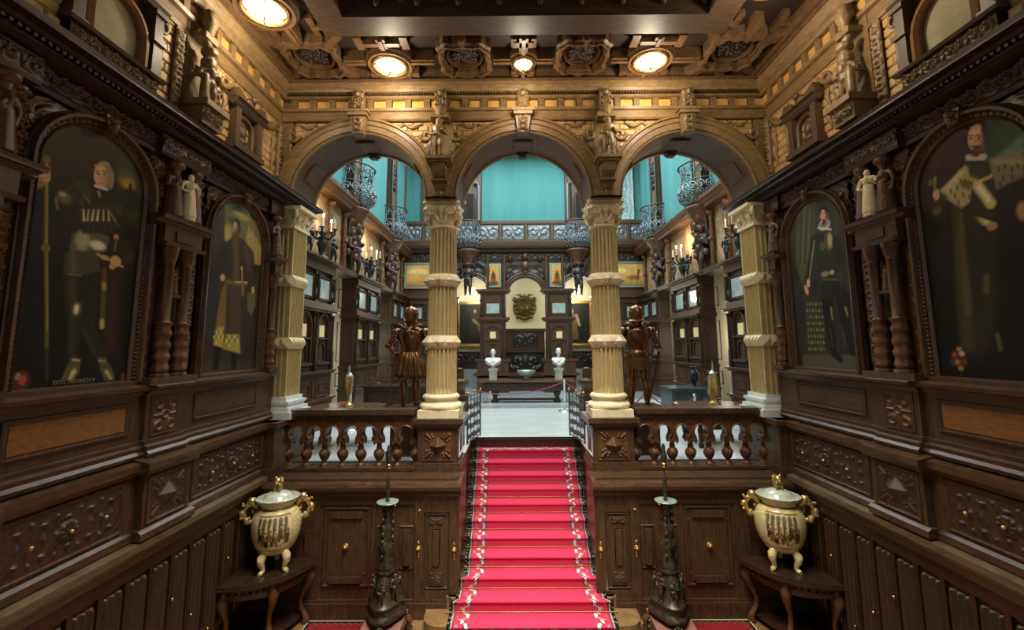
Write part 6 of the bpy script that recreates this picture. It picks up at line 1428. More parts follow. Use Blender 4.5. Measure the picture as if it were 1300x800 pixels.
def candelabrum(x, y, side):
    t = thing('stair_candelabrum', 'tall green bronze candelabrum left of the red stairs' if side == 'left' else 'tall green bronze candelabrum right of the red stairs', 'candelabrum', (x, y, .64), 'bronze candelabra')
    # three-sided base with paws
    b = MB(); tri = lambda r, z, rot=0: [(x+r*(1-.24*abs(math.sin(1.5*a))**2)*math.cos(a+rot), y+r*(1-.24*abs(math.sin(1.5*a))**2)*math.sin(a+rot), z) for a in [2*PI*i/36 for i in range(36)]]
    r0 = -PI/2
    b.loft([tri(.29, .70, r0), tri(.31, .73, r0), tri(.31, .76, r0), tri(.26, .78, r0), tri(.25, .86, r0), tri(.28, .88, r0), tri(.27, .90, r0), tri(.22, .92, r0), tri(.20, 1.05, r0), tri(.15, 1.2, r0), tri(.11, 1.28, r0)], smooth=True)
    b.build('base', M_green, t)
    for k in range(3):
        a = r0+k*2*PI/3; b = MB(); b.ell((x+.26*math.cos(a), y+.26*math.sin(a), .675), (.055, .055, .04), 10); b.ell((x+.22*math.cos(a), y+.22*math.sin(a), .71), (.05, .05, .05), 10)
        for q in (-.3, 0, .3): b.ell((x+.30*math.cos(a+q*.5), y+.30*math.sin(a+q*.5), .66), (.02, .02, .02), 6)
        b.build('paw_foot', M_green, t)
    b = MB()
    for k in range(3):
        a = r0+(k+.5)*2*PI/3; figure(b, (x+.17*math.cos(a), y+.17*math.sin(a), .92), .36, 1.3, face=(math.cos(a), math.sin(a)), seg=8)
        a = r0+k*2*PI/3; figure(b, (x+.2*math.cos(a), y+.2*math.sin(a), .92), .3, 1.3, face=(math.cos(a), math.sin(a)), seg=8, wings=True)
    b.tube([(x, y, .9), (x, y, 1.3)], [.15, .08], 14)
    remesh(b.build('figure_group', M_green, t), .008, 1)
    b = MB(); b.lathe([(.10, 1.24), (.13, 1.27), (.13, 1.30), (.10, 1.33), (.12, 1.36), (.085, 1.42), (.085, 1.55), (.11, 1.60), (.11, 1.64), (.075, 1.68), (.08, 1.78), (.10, 1.86), (.085, 1.9), (.055, 1.94), (.055, 2.06), (.075, 2.1), (.05, 2.14), (.045, 2.18), (.03, 2.2), (.022, 2.3), (.035, 2.33), (.02, 2.37), (.035, 2.42), (.02, 2.46), (.03, 2.52), (.012, 2.55), (.012, 2.66)], (x, y, 0), 18, mod=lambda a, z: 1+.16*math.cos(a*5+z*9)*(1.3 < z < 2.15))
    for k in range(22):
        a = k*2.1; z = 1.42+.033*k; b.ell((x+.085*math.cos(a), y+.085*math.sin(a), z), (.026, .026, .035), 6)
    b.build('shaft', M_green, t)
    b = MB(); b.lathe([(.03, 2.19), (.12, 2.195), (.155, 2.205), (.155, 2.215), (.12, 2.205), (.02, 2.21)], (x, y, 0), 32); b.build('drip_pan', M_verd, t)
    b = MB(); b.ell((x, y, 2.70), .042, 14); b.build('gilt_ball', M_brass, t)
    b = MB(); b.lathe([(.012, 2.73), (.035, 2.78), (.04, 2.84), (.02, 2.9), (.025, 2.96), (.008, 3.0)], (x, y, 0), 12, mod=lambda a, z: 1+.2*math.cos(4*a)); b.build('finial', M_green, t)
    # socle
    t = thing('candelabrum_socle', 'rose stone socle with scrolled corners under the %s candelabrum' % side, 'socle', (x, y, .34), 'candelabrum socles')
    b = MB(); b.box(x-.27, x+.27, y-.27, y+.27, .58, .635); b.box(x-.23, x+.23, y-.23, y+.23, .352, .58); b.build('block', M_pink, t)
    for q in (-1, 1):
        for w_ in (-1, 1): b = MB(); b.tube([(x+q*.25, y+w_*.22, .56), (x+q*.31, y+w_*.24, .50), (x+q*.28, y+w_*.24, .44), (x+q*.31, y+w_*.25, .38)], [.04, .05, .035, .045], 8); b.build('corner_scroll', M_carve, t)
candelabrum(-2.02, 6.85, 'left'); candelabrum(1.98, 6.85, 'right')

# ------------------------------------------------------------------ suits of armour on dark plinths, seen from behind
def armour(x, y, side):
    z0 = 3.28; lab = 'copper coloured suit of armour with pleated skirt, seen from behind, left of the stairs' if side == 'left' else 'copper coloured suit of armour with fluted back plate and sword, right of the stairs'
    t = thing('suit_of_armour', lab, 'armour', (x, y, z0))
    sk = side == 'left'
    P = lambda a, b_, c: (x+a, y+b_, z0+c)
    b = MB()     # helmet
    b.lathe([(.05, 1.60), (.10, 1.62), (.115, 1.68), (.125, 1.76), (.125, 1.83), (.105, 1.89), (.07, 1.93), (.01, 1.945)], P(0, 0, 0), 24, sy=1.15)
    b.tube([P(0, -.15, 1.66), P(0, -.15, 1.80), P(0, -.1, 1.90), P(0, 0, 1.955), P(0, .1, 1.90)], [.012, .02, .022, .02, .012], 8)
    if not sk: b.lathe([(.11, 1.67), (.16, 1.63), (.175, 1.61), (.16, 1.62), (.105, 1.66)], P(0, 0, 0), 24, sy=1.25)
    b.lathe([(.10, 1.52), (.095, 1.58), (.11, 1.62)], P(0, 0, 0), 20); b.build('helmet', M_bronze, t)
    b = MB()     # cuirass
    def rg(rx, ry, z, n=28, mod=None): return [P(rx*(mod(a) if mod else 1)*math.cos(a), ry*(mod(a) if mod else 1)*math.sin(a), z) for a in [2*PI*i/n for i in range(n)]]
    bm = lambda a: 1+(.05*math.exp(-((a-4.2)/.35)**2)+.05*math.exp(-((a-5.22)/.35)**2))
    b.loft([rg(.155, .13, 1.02), rg(.16, .135, 1.08), rg(.18, .15, 1.18, mod=bm), rg(.215, .165, 1.30, mod=bm), rg(.225, .165, 1.40, mod=bm), rg(.19, .14, 1.49), rg(.11, .11, 1.54)])
    for k in range(-5, 6):
        if not sk: b.tube([P(.012*k, -.145, 1.12), P(.028*k, -.175, 1.27), P(.036*k, -.168, 1.40)], [.006, .009, .006], 6)
    if sk:
        for q in (-1, 1): b.tube([P(q*.03, -.14, 1.08), P(q*.08, -.172, 1.2), P(q*.1, -.175, 1.32), P(q*.03, -.165, 1.44), P(q*.0, -.15, 1.30)], .010, 6)
    for q in (-1, 1): b.tube([P(q*.02, -.13, 1.48), P(q*.09, -.15, 1.52), P(q*.17, -.10, 1.58), P(q*.19, .0, 1.58)], [.018, .022, .022, .015], 8)
    b.build('cuirass', M_bronze, t)
    b = MB()     # skirt
    if sk:
        pm = lambda a: 1+.055*math.cos(a*18)
        b.loft([rg(.16, .14, 1.04, 108, pm), rg(.20, .18, .98, 108, pm), rg(.25, .22, .80, 108, pm), rg(.285, .25, .62, 108, pm), rg(.295, .26, .53, 108, pm), rg(.27, .23, .53, 108, pm)])
        b.build('pleated_skirt', M_bronze, t)
    else:
        pm = lambda a: 1+.03*math.cos(a*9)
        rings = [rg(.17, .15, 1.03, 54), rg(.20, .17, .95, 54, pm), rg(.21, .18, .80, 54, pm)]; last = [P(.22*math.cos(a), .18*math.sin(a), .66+.03*(i % 6 < 3)) for i, a in enumerate([2*PI*i/54 for i in range(54)])]
        b.loft(rings+[last], caps=False); b.build('mail_skirt', M_bronzed, t)
        b = MB(); b.loft([rg(.165, .145, 1.06), rg(.20, .17, 1.02), rg(.225, .19, .94), rg(.205, .175, .93)], caps=False); b.lathe([(.17, 1.0), (.185, 1.03), (.17, 1.06)], P(0, 0, 0), 24, sy=.88)
        b.build('fauld', M_bronze, t)
    # arms
    for q in (-1, 1):
        b = MB(); sh = P(q*.235, -.01, 1.43); b.ell(sh, (.095, .10, .085), 12); b.ell(P(q*.25, -.01, 1.36), (.09, .09, .05), 12); b.ell(P(q*.26, -.01, 1.31), (.08, .08, .04), 12)
        if sk: el, ha = P(q*.36, -.03, 1.16), P(q*.26, .16, 1.06) if q > 0 else P(-.24, -.06, 1.0)
        else: el, ha = (P(.33, -.02, 1.12), P(.36, .18, .98)) if q > 0 else (P(-.30, .02, 1.12), P(-.26, .2, 1.0))
        b.cap(P(q*.255, -.01, 1.36), el, .058, .05, 14); b.ell(el, (.07, .07, .07), 12); b.cap(el, ha, .052, .038, 14); b.lathe([(.05, 0), (.06, .03)], (0, 0, 0), 8) if False else None
        b.ell(ha, (.045, .05, .045), 10)
        for k in range(4): b.cap((ha[0]-.03+.02*k, ha[1]+.03, ha[2]), (ha[0]-.03+.02*k, ha[1]+.045, ha[2]-.05), .012, .010, 6)
        b.cap((ha[0]-q*.03, ha[1], ha[2]), (ha[0]-q*.05, ha[1]+.04, ha[2]-.03), .014, .011, 6)
        b.build('arm_harness', M_bronze, t)
    for q in (-1, 1):
        b = MB(); hx = .09*q; fx = (.10 if sk else .13)*q
        b.cap(P(hx, 0, .88), P(hx+.01*q, .01, .50), .095, .072, 14); b.ell(P(hx+.01*q, .02, .48), (.07, .075, .06), 12); b.tube([P(hx+.01*q, 0, .46), P(fx, -.02, .32), P(fx, 0, .10), P(fx, 0, .06)], [.062, .074, .048, .05], 14)
        b.cap(P(fx, -.01, .04), P(fx+.04*q, .15, .03), .042, .03, 10)
        b.build('leg_harness', M_bronze, t)
    b = MB()
    if sk: b.tube([P(-.24, -.06, 1.02), P(-.30, -.10, .02)], [.012, .010], 8); b.cap(P(-.20, -.05, 1.0), P(-.29, -.07, 1.02), .012, .012, 8); b.ell(P(-.235, -.055, 1.08), .022, 8)
    else: b.prism([(x+.34, z0+.86), (x+.39, z0+.86), (x+.20, z0+.02), (x+.17, z0+.02)], 1, y+.10, y+.12); b.cap(P(.28, .11, .88), P(.46, .11, .84), .012, .012, 8); b.cap(P(.37, .11, .88), P(.39, .11, 1.02), .014, .014, 8); b.ell(P(.395, .11, 1.05), .025, 8)
    b.build('sword', M_bronze if sk else M_wood, t)
    u = thing('armour_plinth', 'dark wooden plinth carrying the suit of armour %s of the stairs' % side, 'plinth', (x, y, 2.37), 'armour plinths')
    b = MB(); b.box(x-.30, x+.30, y-.26, y+.26, 2.44, 3.18); b.box(x-.36, x+.36, y-.32, y+.32, 2.37, 2.46); b.build('body', M_dark, u)
    b = MB(); b.prism([(x-.45, y-.2), (x-.38, y-.34), (x+.38, y-.34), (x+.45, y-.2), (x+.45, y+.2), (x+.38, y+.34), (x-.38, y+.34), (x-.45, y+.2)], 2, 3.18, 3.24); b.box(x-.36, x+.36, y-.28, y+.28, 3.24, 3.27); b.build('top', M_dark, u)
armour(-2.26, 9.15, 'left'); armour(2.28, 9.15, 'right')
for o in bpy.data.objects:
    if o.name.startswith('suit_of_armour'): o.scale = (1.2, 1.16, 1.0)

# ------------------------------------------------------------------ parapets and wrought iron gates at the head of the stairs
for sg in (-1, 1):
    side = 'left' if sg < 0 else 'right'
    b = MB(); X0 = XS+sg*1.28; b.box(X0, X0+sg*.16, 8.58, 9.78, 2.41, 3.2); b.box(X0-sg*.03, X0+sg*.2, 8.56, 9.8, 3.2, 3.26)
    tag(b.build('stair_parapet', M_wood, loc=(X0, 9.2, 2.4)), 'low wooden parapet behind the %s column pedestal' % side, 'parapet')
    b = MB(); b.box(X0-sg*.005, X0-sg*.012, 8.6, 9.75, 2.45, 3.1); 
    t = thing('iron_gate', 'wrought iron gate with brass knobs at the %s head of the stairs' % side, 'gate', (XS+sg*1.15, 10.1, 2.40), 'wrought iron gates')
    a = Vector((XS+sg*1.22, 9.72)); z = Vector((XS+sg*1.02, 10.62)); d = (z-a); Lg = d.length; d.normalize()
    Pp = lambda u, h: (a.x+d.x*u, a.y+d.y*u, 2.405+h)
    b = MB()
    for h in (.03, .88, .96): b.tube([Pp(0, h), Pp(Lg, h)], .012, 6)
    for i in range(5): u = Lg*i/4; b.tube([Pp(u, 0), Pp(u, 1.0)], .012 if i % 4 else .02, 6)
    b.build('frame', M_iron, t)
    for i in range(4):
        b = MB()
        b.tube([Pp(Lg*(i+.5)/4, .03), Pp(Lg*(i+.5)/4, .88)], .004, 5)
        for j in range(4):
            cxx = Lg*(i+.5)/4; cz = .14+.2*j
            for q in (-1, 1):
                pts = [Pp(cxx+q*(.045+.045*(1-k/14)*math.cos(k*.7)), cz+.07*(1-k/16)*math.sin(k*.7)*(1 if (i+j) % 2 else -1)) for k in range(14)]; b.tube(pts, .011, 5)
        b.build('scrollwork', M_iron, t)
    for u in (0, Lg*.5, Lg):
        b = MB(); b.ell(Pp(u, 1.03), .032, 10); b.build('knob', M_brass, t)
    # turned newel further back
    nx = XS+sg*1.72
    t = thing('carved_newel', 'carved wooden newel with a drum top %s of the aisle' % side, 'newel', (nx, 12.4, 2.37), 'carved newels')
    b = MB(); b.box(nx-.22, nx+.22, 12.18, 12.62, 2.37, 3.05); b.box(nx-.26, nx+.26, 12.14, 12.66, 3.05, 3.12); b.build('body', M_wood, t)
    b = MB(); b.lathe([(.20, 3.12), (.16, 3.18), (.16, 3.3), (.22, 3.36), (.25, 3.45), (.22, 3.53), (.12, 3.56), (.12, 3.6)], (nx, 12.4, 0), 24, mod=lambda q, z_: 1+.05*math.cos(q*10)*(3.35 < z_ < 3.54)); b.box(nx-.12, nx+.12, 12.3, 12.5, 3.6, 3.78); b.ell((nx, 12.4, 3.8), (.12, .1, .05), 10); b.build('drum', M_carve, t)
    t = thing('wooden_bench', 'carved wooden bench beside the %s newel' % side, 'bench', (nx+sg*.6, 12.8, 2.37), 'carved benches')
    b = MB(); x0, x1 = sorted((nx+sg*.24, nx+sg*1.4)); b.box(x0, x1, 12.5, 13.1, 2.78, 2.86); b.build('seat', M_wood, t)
    b = MB(); b.box(x0, x1, 13.05, 13.12, 2.6, 3.3); b.build('backrest', M_wood, t)
    for xx in (x0+.06, x1-.06):
        b = MB(); b.box(xx-.05, xx+.05, 12.5, 13.1, 2.37, 2.78); b.build('leg', M_wood, t)

# ------------------------------------------------------------------ hall furniture
def hall_table(sg):
    side = 'left' if sg < 0 else 'right'; x0, x1 = (-4.55, -3.05) if sg < 0 else (3.32, 4.75)
    t = thing('display_table', 'polished wooden table with cut corners behind the %s balustrade' % side, 'table', ((x0+x1)/2, 9.9, 2.37), 'display tables')
    c = .25; b = MB(); P = [(x0+c, 9.2), (x1-c, 9.2), (x1, 9.2+c), (x1, 10.6-c), (x1-c, 10.6), (x0+c, 10.6), (x0, 10.6-c), (x0, 9.2+c)]
    b.prism(P, 2, 3.12, 3.16); m = ((x0+x1)/2, 9.9); b.prism([(m[0]+(p[0]-m[0])*.95, m[1]+(p[1]-m[1])*.95) for p in P], 2, 3.08, 3.12); b.build('table_top', M_table, t)
    b = MB(); b.prism([(m[0]+(p[0]-m[0])*.88, m[1]+(p[1]-m[1])*.88) for p in P], 2, 2.98, 3.08); b.build('apron', M_carved, t)
    for xx in (x0+.25, x1-.25):
        for yy in (9.45, 10.35):
            b = MB(); b.lathe([(.05, 0), (.06, .05), (.03, .1), (.055, .25), (.06, .35), (.03, .45), (.045, .61)], (xx, yy, 2.37), 12); b.build('leg', M_dark, t)
M_table = mat('polished_table_wood', hexc('6b4c38'), .16, col2=hexc('85644a'), scale=4, stretch=(1, 6, 1), coat=.4)
hall_table(-1); hall_table(1)
t = thing('covered_cup', 'slender silver gilt covered cup on the left display table', 'cup', (-3.78, 10, 3.16))
b = MB(); b.lathe([(.11, 0), (.11, .02), (.06, .05), (.025, .09), (.025, .2), (.04, .22), (.075, .32), (.09, .45), (.095, .58), (.085, .60)], (-3.78, 10, 3.16), 24, mod=lambda a, z: 1+.04*math.cos(a*10)*math.sin(z*50)); b.build('body', M_jargold, t)
b = MB(); b.lathe([(.098, .60), (.098, .62), (.07, .67), (.03, .72), (.02, .76), (.035, .79), (.012, .84), (.005, .88)], (-3.78, 10, 3.16), 20); b.build('lid', M_steel, t)
t = thing('gilt_vessel', 'tall tapering gilt vessel with spire lid on the right display table', 'vessel', (4.12, 10, 3.16))
b = MB(); b.lathe([(.13, 0), (.13, .03), (.08, .06), (.06, .12), (.10, .16), (.125, .24), (.11, .4), (.095, .58), (.08, .64)], (4.12, 10, 3.16), 24, mod=lambda a, z: 1+.09*math.cos(a*8+z*30)*(z > .15)); b.build('body', M_jargold, t)
b = MB(); b.lathe([(.09, .64), (.07, .68), (.03, .70), (.02, .74), (.015, .86), (.005, .92)], (4.12, 10, 3.16), 16); b.box(4.02, 4.22, 9.99, 10.01, 3.82, 3.84); b.build('lid', M_steel, t)
def chest(x0, x1, y0, y1, z1, lab, m):
    t = thing('display_chest', lab, 'chest', ((x0+x1)/2, (y0+y1)/2, 2.37)); b = MB(); b.box(x0, x1, y0, y1, 2.45, z1-.05); b.box(x0+.03, x1-.03, y0+.03, y1-.03, 2.37, 2.45); b.build('body', m, t)
    b = MB(); b.box(x0-.04, x1+.04, y0-.04, y1+.04, z1-.05, z1); b.build('top', m, t); b = MB(front_frame(y0)); b.frame(x0+.12, x1-.12, 2.6, z1-.2, 0, .04); b.build('panel_frame', m, t)
chest(4.2, 5.15, 12.9, 13.9, 3.22, 'grey lacquered chest below the dark jug at the right of the hall', M_grey)
chest(-4.5, -2.7, 13.2, 14.0, 3.30, 'long dark chest at the left of the hall behind the suit of armour', M_dark)
def jug(x, y, z, s, lab, handle=True):
    t = thing('dark_jug', lab, 'jug', (x, y, z)); b = MB(); b.lathe([(.10*s, 0), (.07*s, .05*s), (.05*s, .1*s), (.15*s, .25*s), (.2*s, .42*s), (.17*s, .55*s), (.08*s, .64*s), (.06*s, .72*s), (.1*s, .78*s), (.03*s, .8*s)], (x, y, z), 20); b.build('body', M_black, t)
    b = MB(); b.tube([(x+.08*s, y, z+.72*s), (x+.2*s, y, z+.78*s), (x+.24*s, y, z+.62*s), (x+.17*s, y, z+.5*s)], .02*s, 8); b.ell((x-.1*s, y, z+.75*s), .04*s, 8); b.build('handle', M_black, t)
jug(4.75, 11.6, 3.1, .85, 'dark jug with looped handle standing near the right pilaster'); jug(5.0, 13.3, 3.22, .75, 'small dark jug standing on the grey chest')
t = thing('jug_stand', 'dark pedestal stand under the looped handle jug', 'stand', (4.75, 11.6, 2.37)); b = MB(); b.lathe([(.2, 0), (.2, .06), (.09, .12), (.07, .5), (.18, .66), (.2, .73)], (4.75, 11.6, 2.37), 16); b.build('body', M_dark, t)
b = MB(); b.box(-5.0, -4.55, 12.2, 12.6, 2.82, 2.92); b.ell((-4.78, 12.4, 2.9), (.24, .2, .06), 12)
t = thing('velvet_stool', 'stool with crimson velvet seat beside the left cabinet', 'stool', (-4.78, 12.4, 2.37)); b.build('seat', M_red, t)
for q in (-.18, .18):
    for r in (-.15, .15): b = MB(); b.box(-4.78+q-.02, -4.78+q+.02, 12.4+r-.02, 12.4+r+.02, 2.37, 2.83); b.build('leg', M_dark, t)
# refectory table with the bowl, busts on pillars
t = thing('refectory_table', 'long dark carved table across the far aisle', 'table', (.26, 17, 2.37))
b = MB(); b.box(-1.5, 2.0, 16.6, 17.5, 3.12, 3.19); b.build('table_top', M_table, t)
b = MB(front_frame(16.72)); b.box(-1.35, 1.85, 2.80, 3.12, -.6, 0); b.relief(-1.3, 1.8, 2.82, 3.1, 0, .04, rinceau, res=.03); b.build('apron', M_carved, t)
for xx in (-.9, 1.38):
    b = MB(); b.lathe([(.12, 0), (.16, .04), (.10, .1), (.08, .2), (.14, .32), (.14, .40), (.1, .46)], (xx, 17, 2.374), 14); b.build('leg', M_carved, t)
b = MB(); b.box(-.9, 1.38, 16.95, 17.05, 2.45, 2.52); b.build('stretcher', M_dark, t)
b = MB(); b.lathe([(.12, 0), (.16, .03), (.1, .06), (.12, .1), (.28, .18), (.34, .28), (.34, .34), (.30, .34), (.25, .24)], (.25, 17, 3.19), 32); tag(b.build('marble_bowl', M_verd, loc=(.25, 17, 3.19)), 'wide grey green footed bowl on the long far table', 'bowl')
for x, lab, dr in ((-1.02, 'white marble bust of a man with draped shoulders, left', 1.15), (1.55, 'white marble bust of a woman, right', .95)):
    y = 18.0
    t = thing('bust_pillar', 'white marble pillar under the %s bust' % ('left' if x < 0 else 'right'), 'pillar', (x, y, 2.37), 'bust pillars')
    b = MB(); b.lathe([(.19, 0), (.19, .08), (.15, .12), (.15, 1.05), (.17, 1.08), (.2, 1.12), (.2, 1.18)], (x, y, 2.37), 24); b.build('shaft', M_marble, t)
    b = MB(); z = 3.56; b.lathe([(.11, 0), (.07, .05), (.09, .1)], (x, y, z), 16); b.ell((x, y, z+.24), (.27*dr, .16, .16), 16); b.cap((x-.2*dr, y, z+.33), (x+.2*dr, y, z+.33), .08, .08, 10); b.cap((x, y, z+.35), (x, y, z+.5), .07, .06, 10)
    b.ell((x, y-.02, z+.62), (.095, .115, .135), 16); b.ell((x, y-.13, z+.60), (.02, .025, .03), 8); b.ell((x, y-.09, z+.53), (.05, .05, .05), 8)
    for q in (-1, 1): b.ell((x+q*.095, y, z+.61), (.015, .025, .03), 6); b.ell((x+q*.035, y-.105, z+.655), (.03, .02, .012), 6); b.tube([(x+q*.26*dr, y-.05, z+.33), (x+q*.12, y-.17, z+.2), (x, y-.16, z+.1)], [.04, .05, .03], 8)
    if x > 0: b.ell((x, y+.1, z+.68), (.08, .07, .08), 10); b.ell((x, y, z+.7), (.1, .11, .08), 12)
    tag(remesh(b.build('marble_bust', M_marble, loc=(x, y, z)), .014, 2), lab, 'bust')
def stanchion(x, y, lab, h=.96):
    t = thing('rope_stanchion', lab, 'stanchion', (x, y, 2.37)); b = MB(); b.lathe([(.2, 0), (.19, .02), (.05, .04)], (x, y, 2.374), 28); b.build('base', M_steel, t)
    b = MB(); b.lathe([(.028, .03), (.028, h-.05), (.045, h-.04), (.045, h), (.02, h+.02)], (x, y, 2.374), 16); b.build('post', M_steel, t)
stanchion(1.40, 14.7, 'steel rope stanchion on the pale marble aisle'); stanchion(-4.3, 11.6, 'steel stanchion behind the left display table'); stanchion(3.1, 11.5, 'steel stanchion left of the grey chest', .98); stanchion(4.55, 12.2, 'short steel stanchion in front of the grey chest', .75); stanchion(-2.72, 11.9, 'steel stanchion with white cap behind the left suit of armour', 1.1)
def rope(a, b_, sag, lab):
    a, b_ = Vector(a), Vector(b_); m = MB(); m.tube([tuple(a.lerp(b_, i/16)-Vector((0, 0, sag*4*(i/16)*(1-i/16)))) for i in range(17)], .016, 8); tag(m.build('rope', M_rope, loc=tuple((a+b_)/2)), lab, 'rope')
rope((1.40, 14.7, 3.28), (-1.6, 15.2, 3.0), .25, 'crimson rope from the aisle stanchion across to the left'); rope((1.40, 14.7, 3.28), (2.6, 14.4, 3.0), .15, 'crimson rope from the aisle stanchion to the right'); rope((3.1, 11.5, 3.28), (4.55, 12.2, 3.06), .3, 'crimson rope hanging before the grey chest')
rope((2.2, 12.6, 3.1), (3.1, 11.5, 3.28), .35, 'crimson rope behind the legs of the right suit of armour')

# ------------------------------------------------------------------ hall shell
HC = .25; HF = 5.35; YB = 21.0
sh = thing('wall_hall', '', '', (HC, 15, 2.37), kind='structure')
b = MB()
for sg in (-1, 1): b.box(HC+sg*6.75, HC+sg*6.9, 8.7, 24, 2.3, 14)
b.box(-7, 7.4, 23.4, 23.6, 2.3, 8.9); b.box(HC-6.8, -4.41, 8.72, 8.9, 2.3, 14); b.box(4.41, HC+6.8, 8.72, 8.9, 2.3, 14); b.box(-4.41, 4.41, 8.72, 8.9, 9.2, 14); b.box(-7, 7.4, 23.3, 23.5, 8.9, 14)
b.build('plaster_wall', M_cream, sh)
def hall_side_frame(sg, face): return Matrix(((0, 0, -sg, HC+sg*face), (1, 0, 0, 0), (0, 1, 0, 0), (0, 0, 0, 1)))
def cabinet(M, u0, u1, lab, deep=.7, nb=2, group='carved wall cabinets', dz=0, loc=None):
    t = thing('carved_cabinet', lab, 'cabinet', tuple(M@Vector(((u0+u1)/2, 2.37, 0))), group)
    N = lambda: MB(M)
    b = N(); b.box(u0, u1, 2.37, 3.05, -deep, .04); b.box(u0+.03, u1-.03, 3.05, 6.6+dz, -deep, -.1)
    for v, n in ((3.05, .12), (3.74, .12), (5.30+dz*.5, .14), (6.55+dz, .2)):
        b.box(u0-.04, u1+.04, v, v+.05, -deep, n*.6); b.box(u0-n*.6, u1+n*.6, v+.05, v+.10, -deep, n)
    b.box(u0, u1, 3.1, 3.74, -deep, .0); b.box(u0, u1, 5.4, 5.55, -deep, .02); b.box(u0, u1, 6.35+dz, 6.55+dz, -deep, .03)
    w_ = (u1-u0)/nb
    for k in range(nb+1): c = u0+.06+(u1-u0-.12)*k/nb; b.box(c-.07, c+.07, 3.8, 6.4+dz, -.12, -.02)
    b.build('body', M_cab, t)
    fr, am, gl, cv = N(), N(), N(), N()
    for k in range(nb):
        c = u0+w_*(k+.5); h = w_/2-.16
        fr.frame(c-h, c+h, 3.22, 3.62, .0, .05); fr.frame(c-h+.14, c+h-.14, 3.33, 3.5, .01, .03)
        sweep(fr, arch_path(c, h-.05, 4.95, h-.05, 4.05, 12), [(0, -.1), (0, -.02), (.04, -.02), (.06, -.06)]); fr.box(c-h, c+h, 3.98, 4.05, -.1, .02); fr.box(c-h+.05, c+h-.05, 4.62, 4.66, -.1, -.01)
        sweep(fr, arch_path(c, h*.45, 4.35, h*.45, 4.1, 8), [(0, -.1), (0, -.05), (.03, -.05), (.03, -.1)])
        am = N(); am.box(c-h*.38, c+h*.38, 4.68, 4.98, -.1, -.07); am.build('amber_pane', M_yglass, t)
        fr.frame(c-h, c+h, 5.66, 6.2+dz, -.06, .04); gl = N(); gl.box(c-h+.02, c+h-.02, 5.68, 6.18+dz, -.1, -.07); gl.build('leaded_pane', M_mirror, t)
        cv.relief(c-h, c+h, 3.84, 3.96, -.03, .03, rinceau, res=.02)
    for k in range(nb+1):
        c = u0+.06+(u1-u0-.12)*k/nb
        cv.lathe([(.05, 0), (.035, .02), (.03, .9), (.05, 1.0)], (0, 0, 0), 6) if False else None
        cv.tube([(c, 3.8, .02), (c, 4.3, .02), (c, 4.32, .02), (c, 5.15, .02), (c, 5.25, .02)], [.055, .05, .035, .03, .055], 8)
        cv.tube([(c, 5.6, .02), (c, 5.85, .03), (c, 6.0, .02), (c, 6.15, .02), (c, 6.25, .02)], [.05, .03, .055, .03, .045], 8)
    fr.build('door_frame', M_cab, t); cv.build('carved_column', M_cabc, t)
    return t
M_cab = mat('hall_cabinet_wood', hexc('3f2d21'), .4, col2=hexc('5b4331'), scale=6, stretch=(3, 3, 1))
M_cabc = mat('hall_carved_wood', hexc('26221f'), .32, col2=hexc('3c3834'), scale=12)
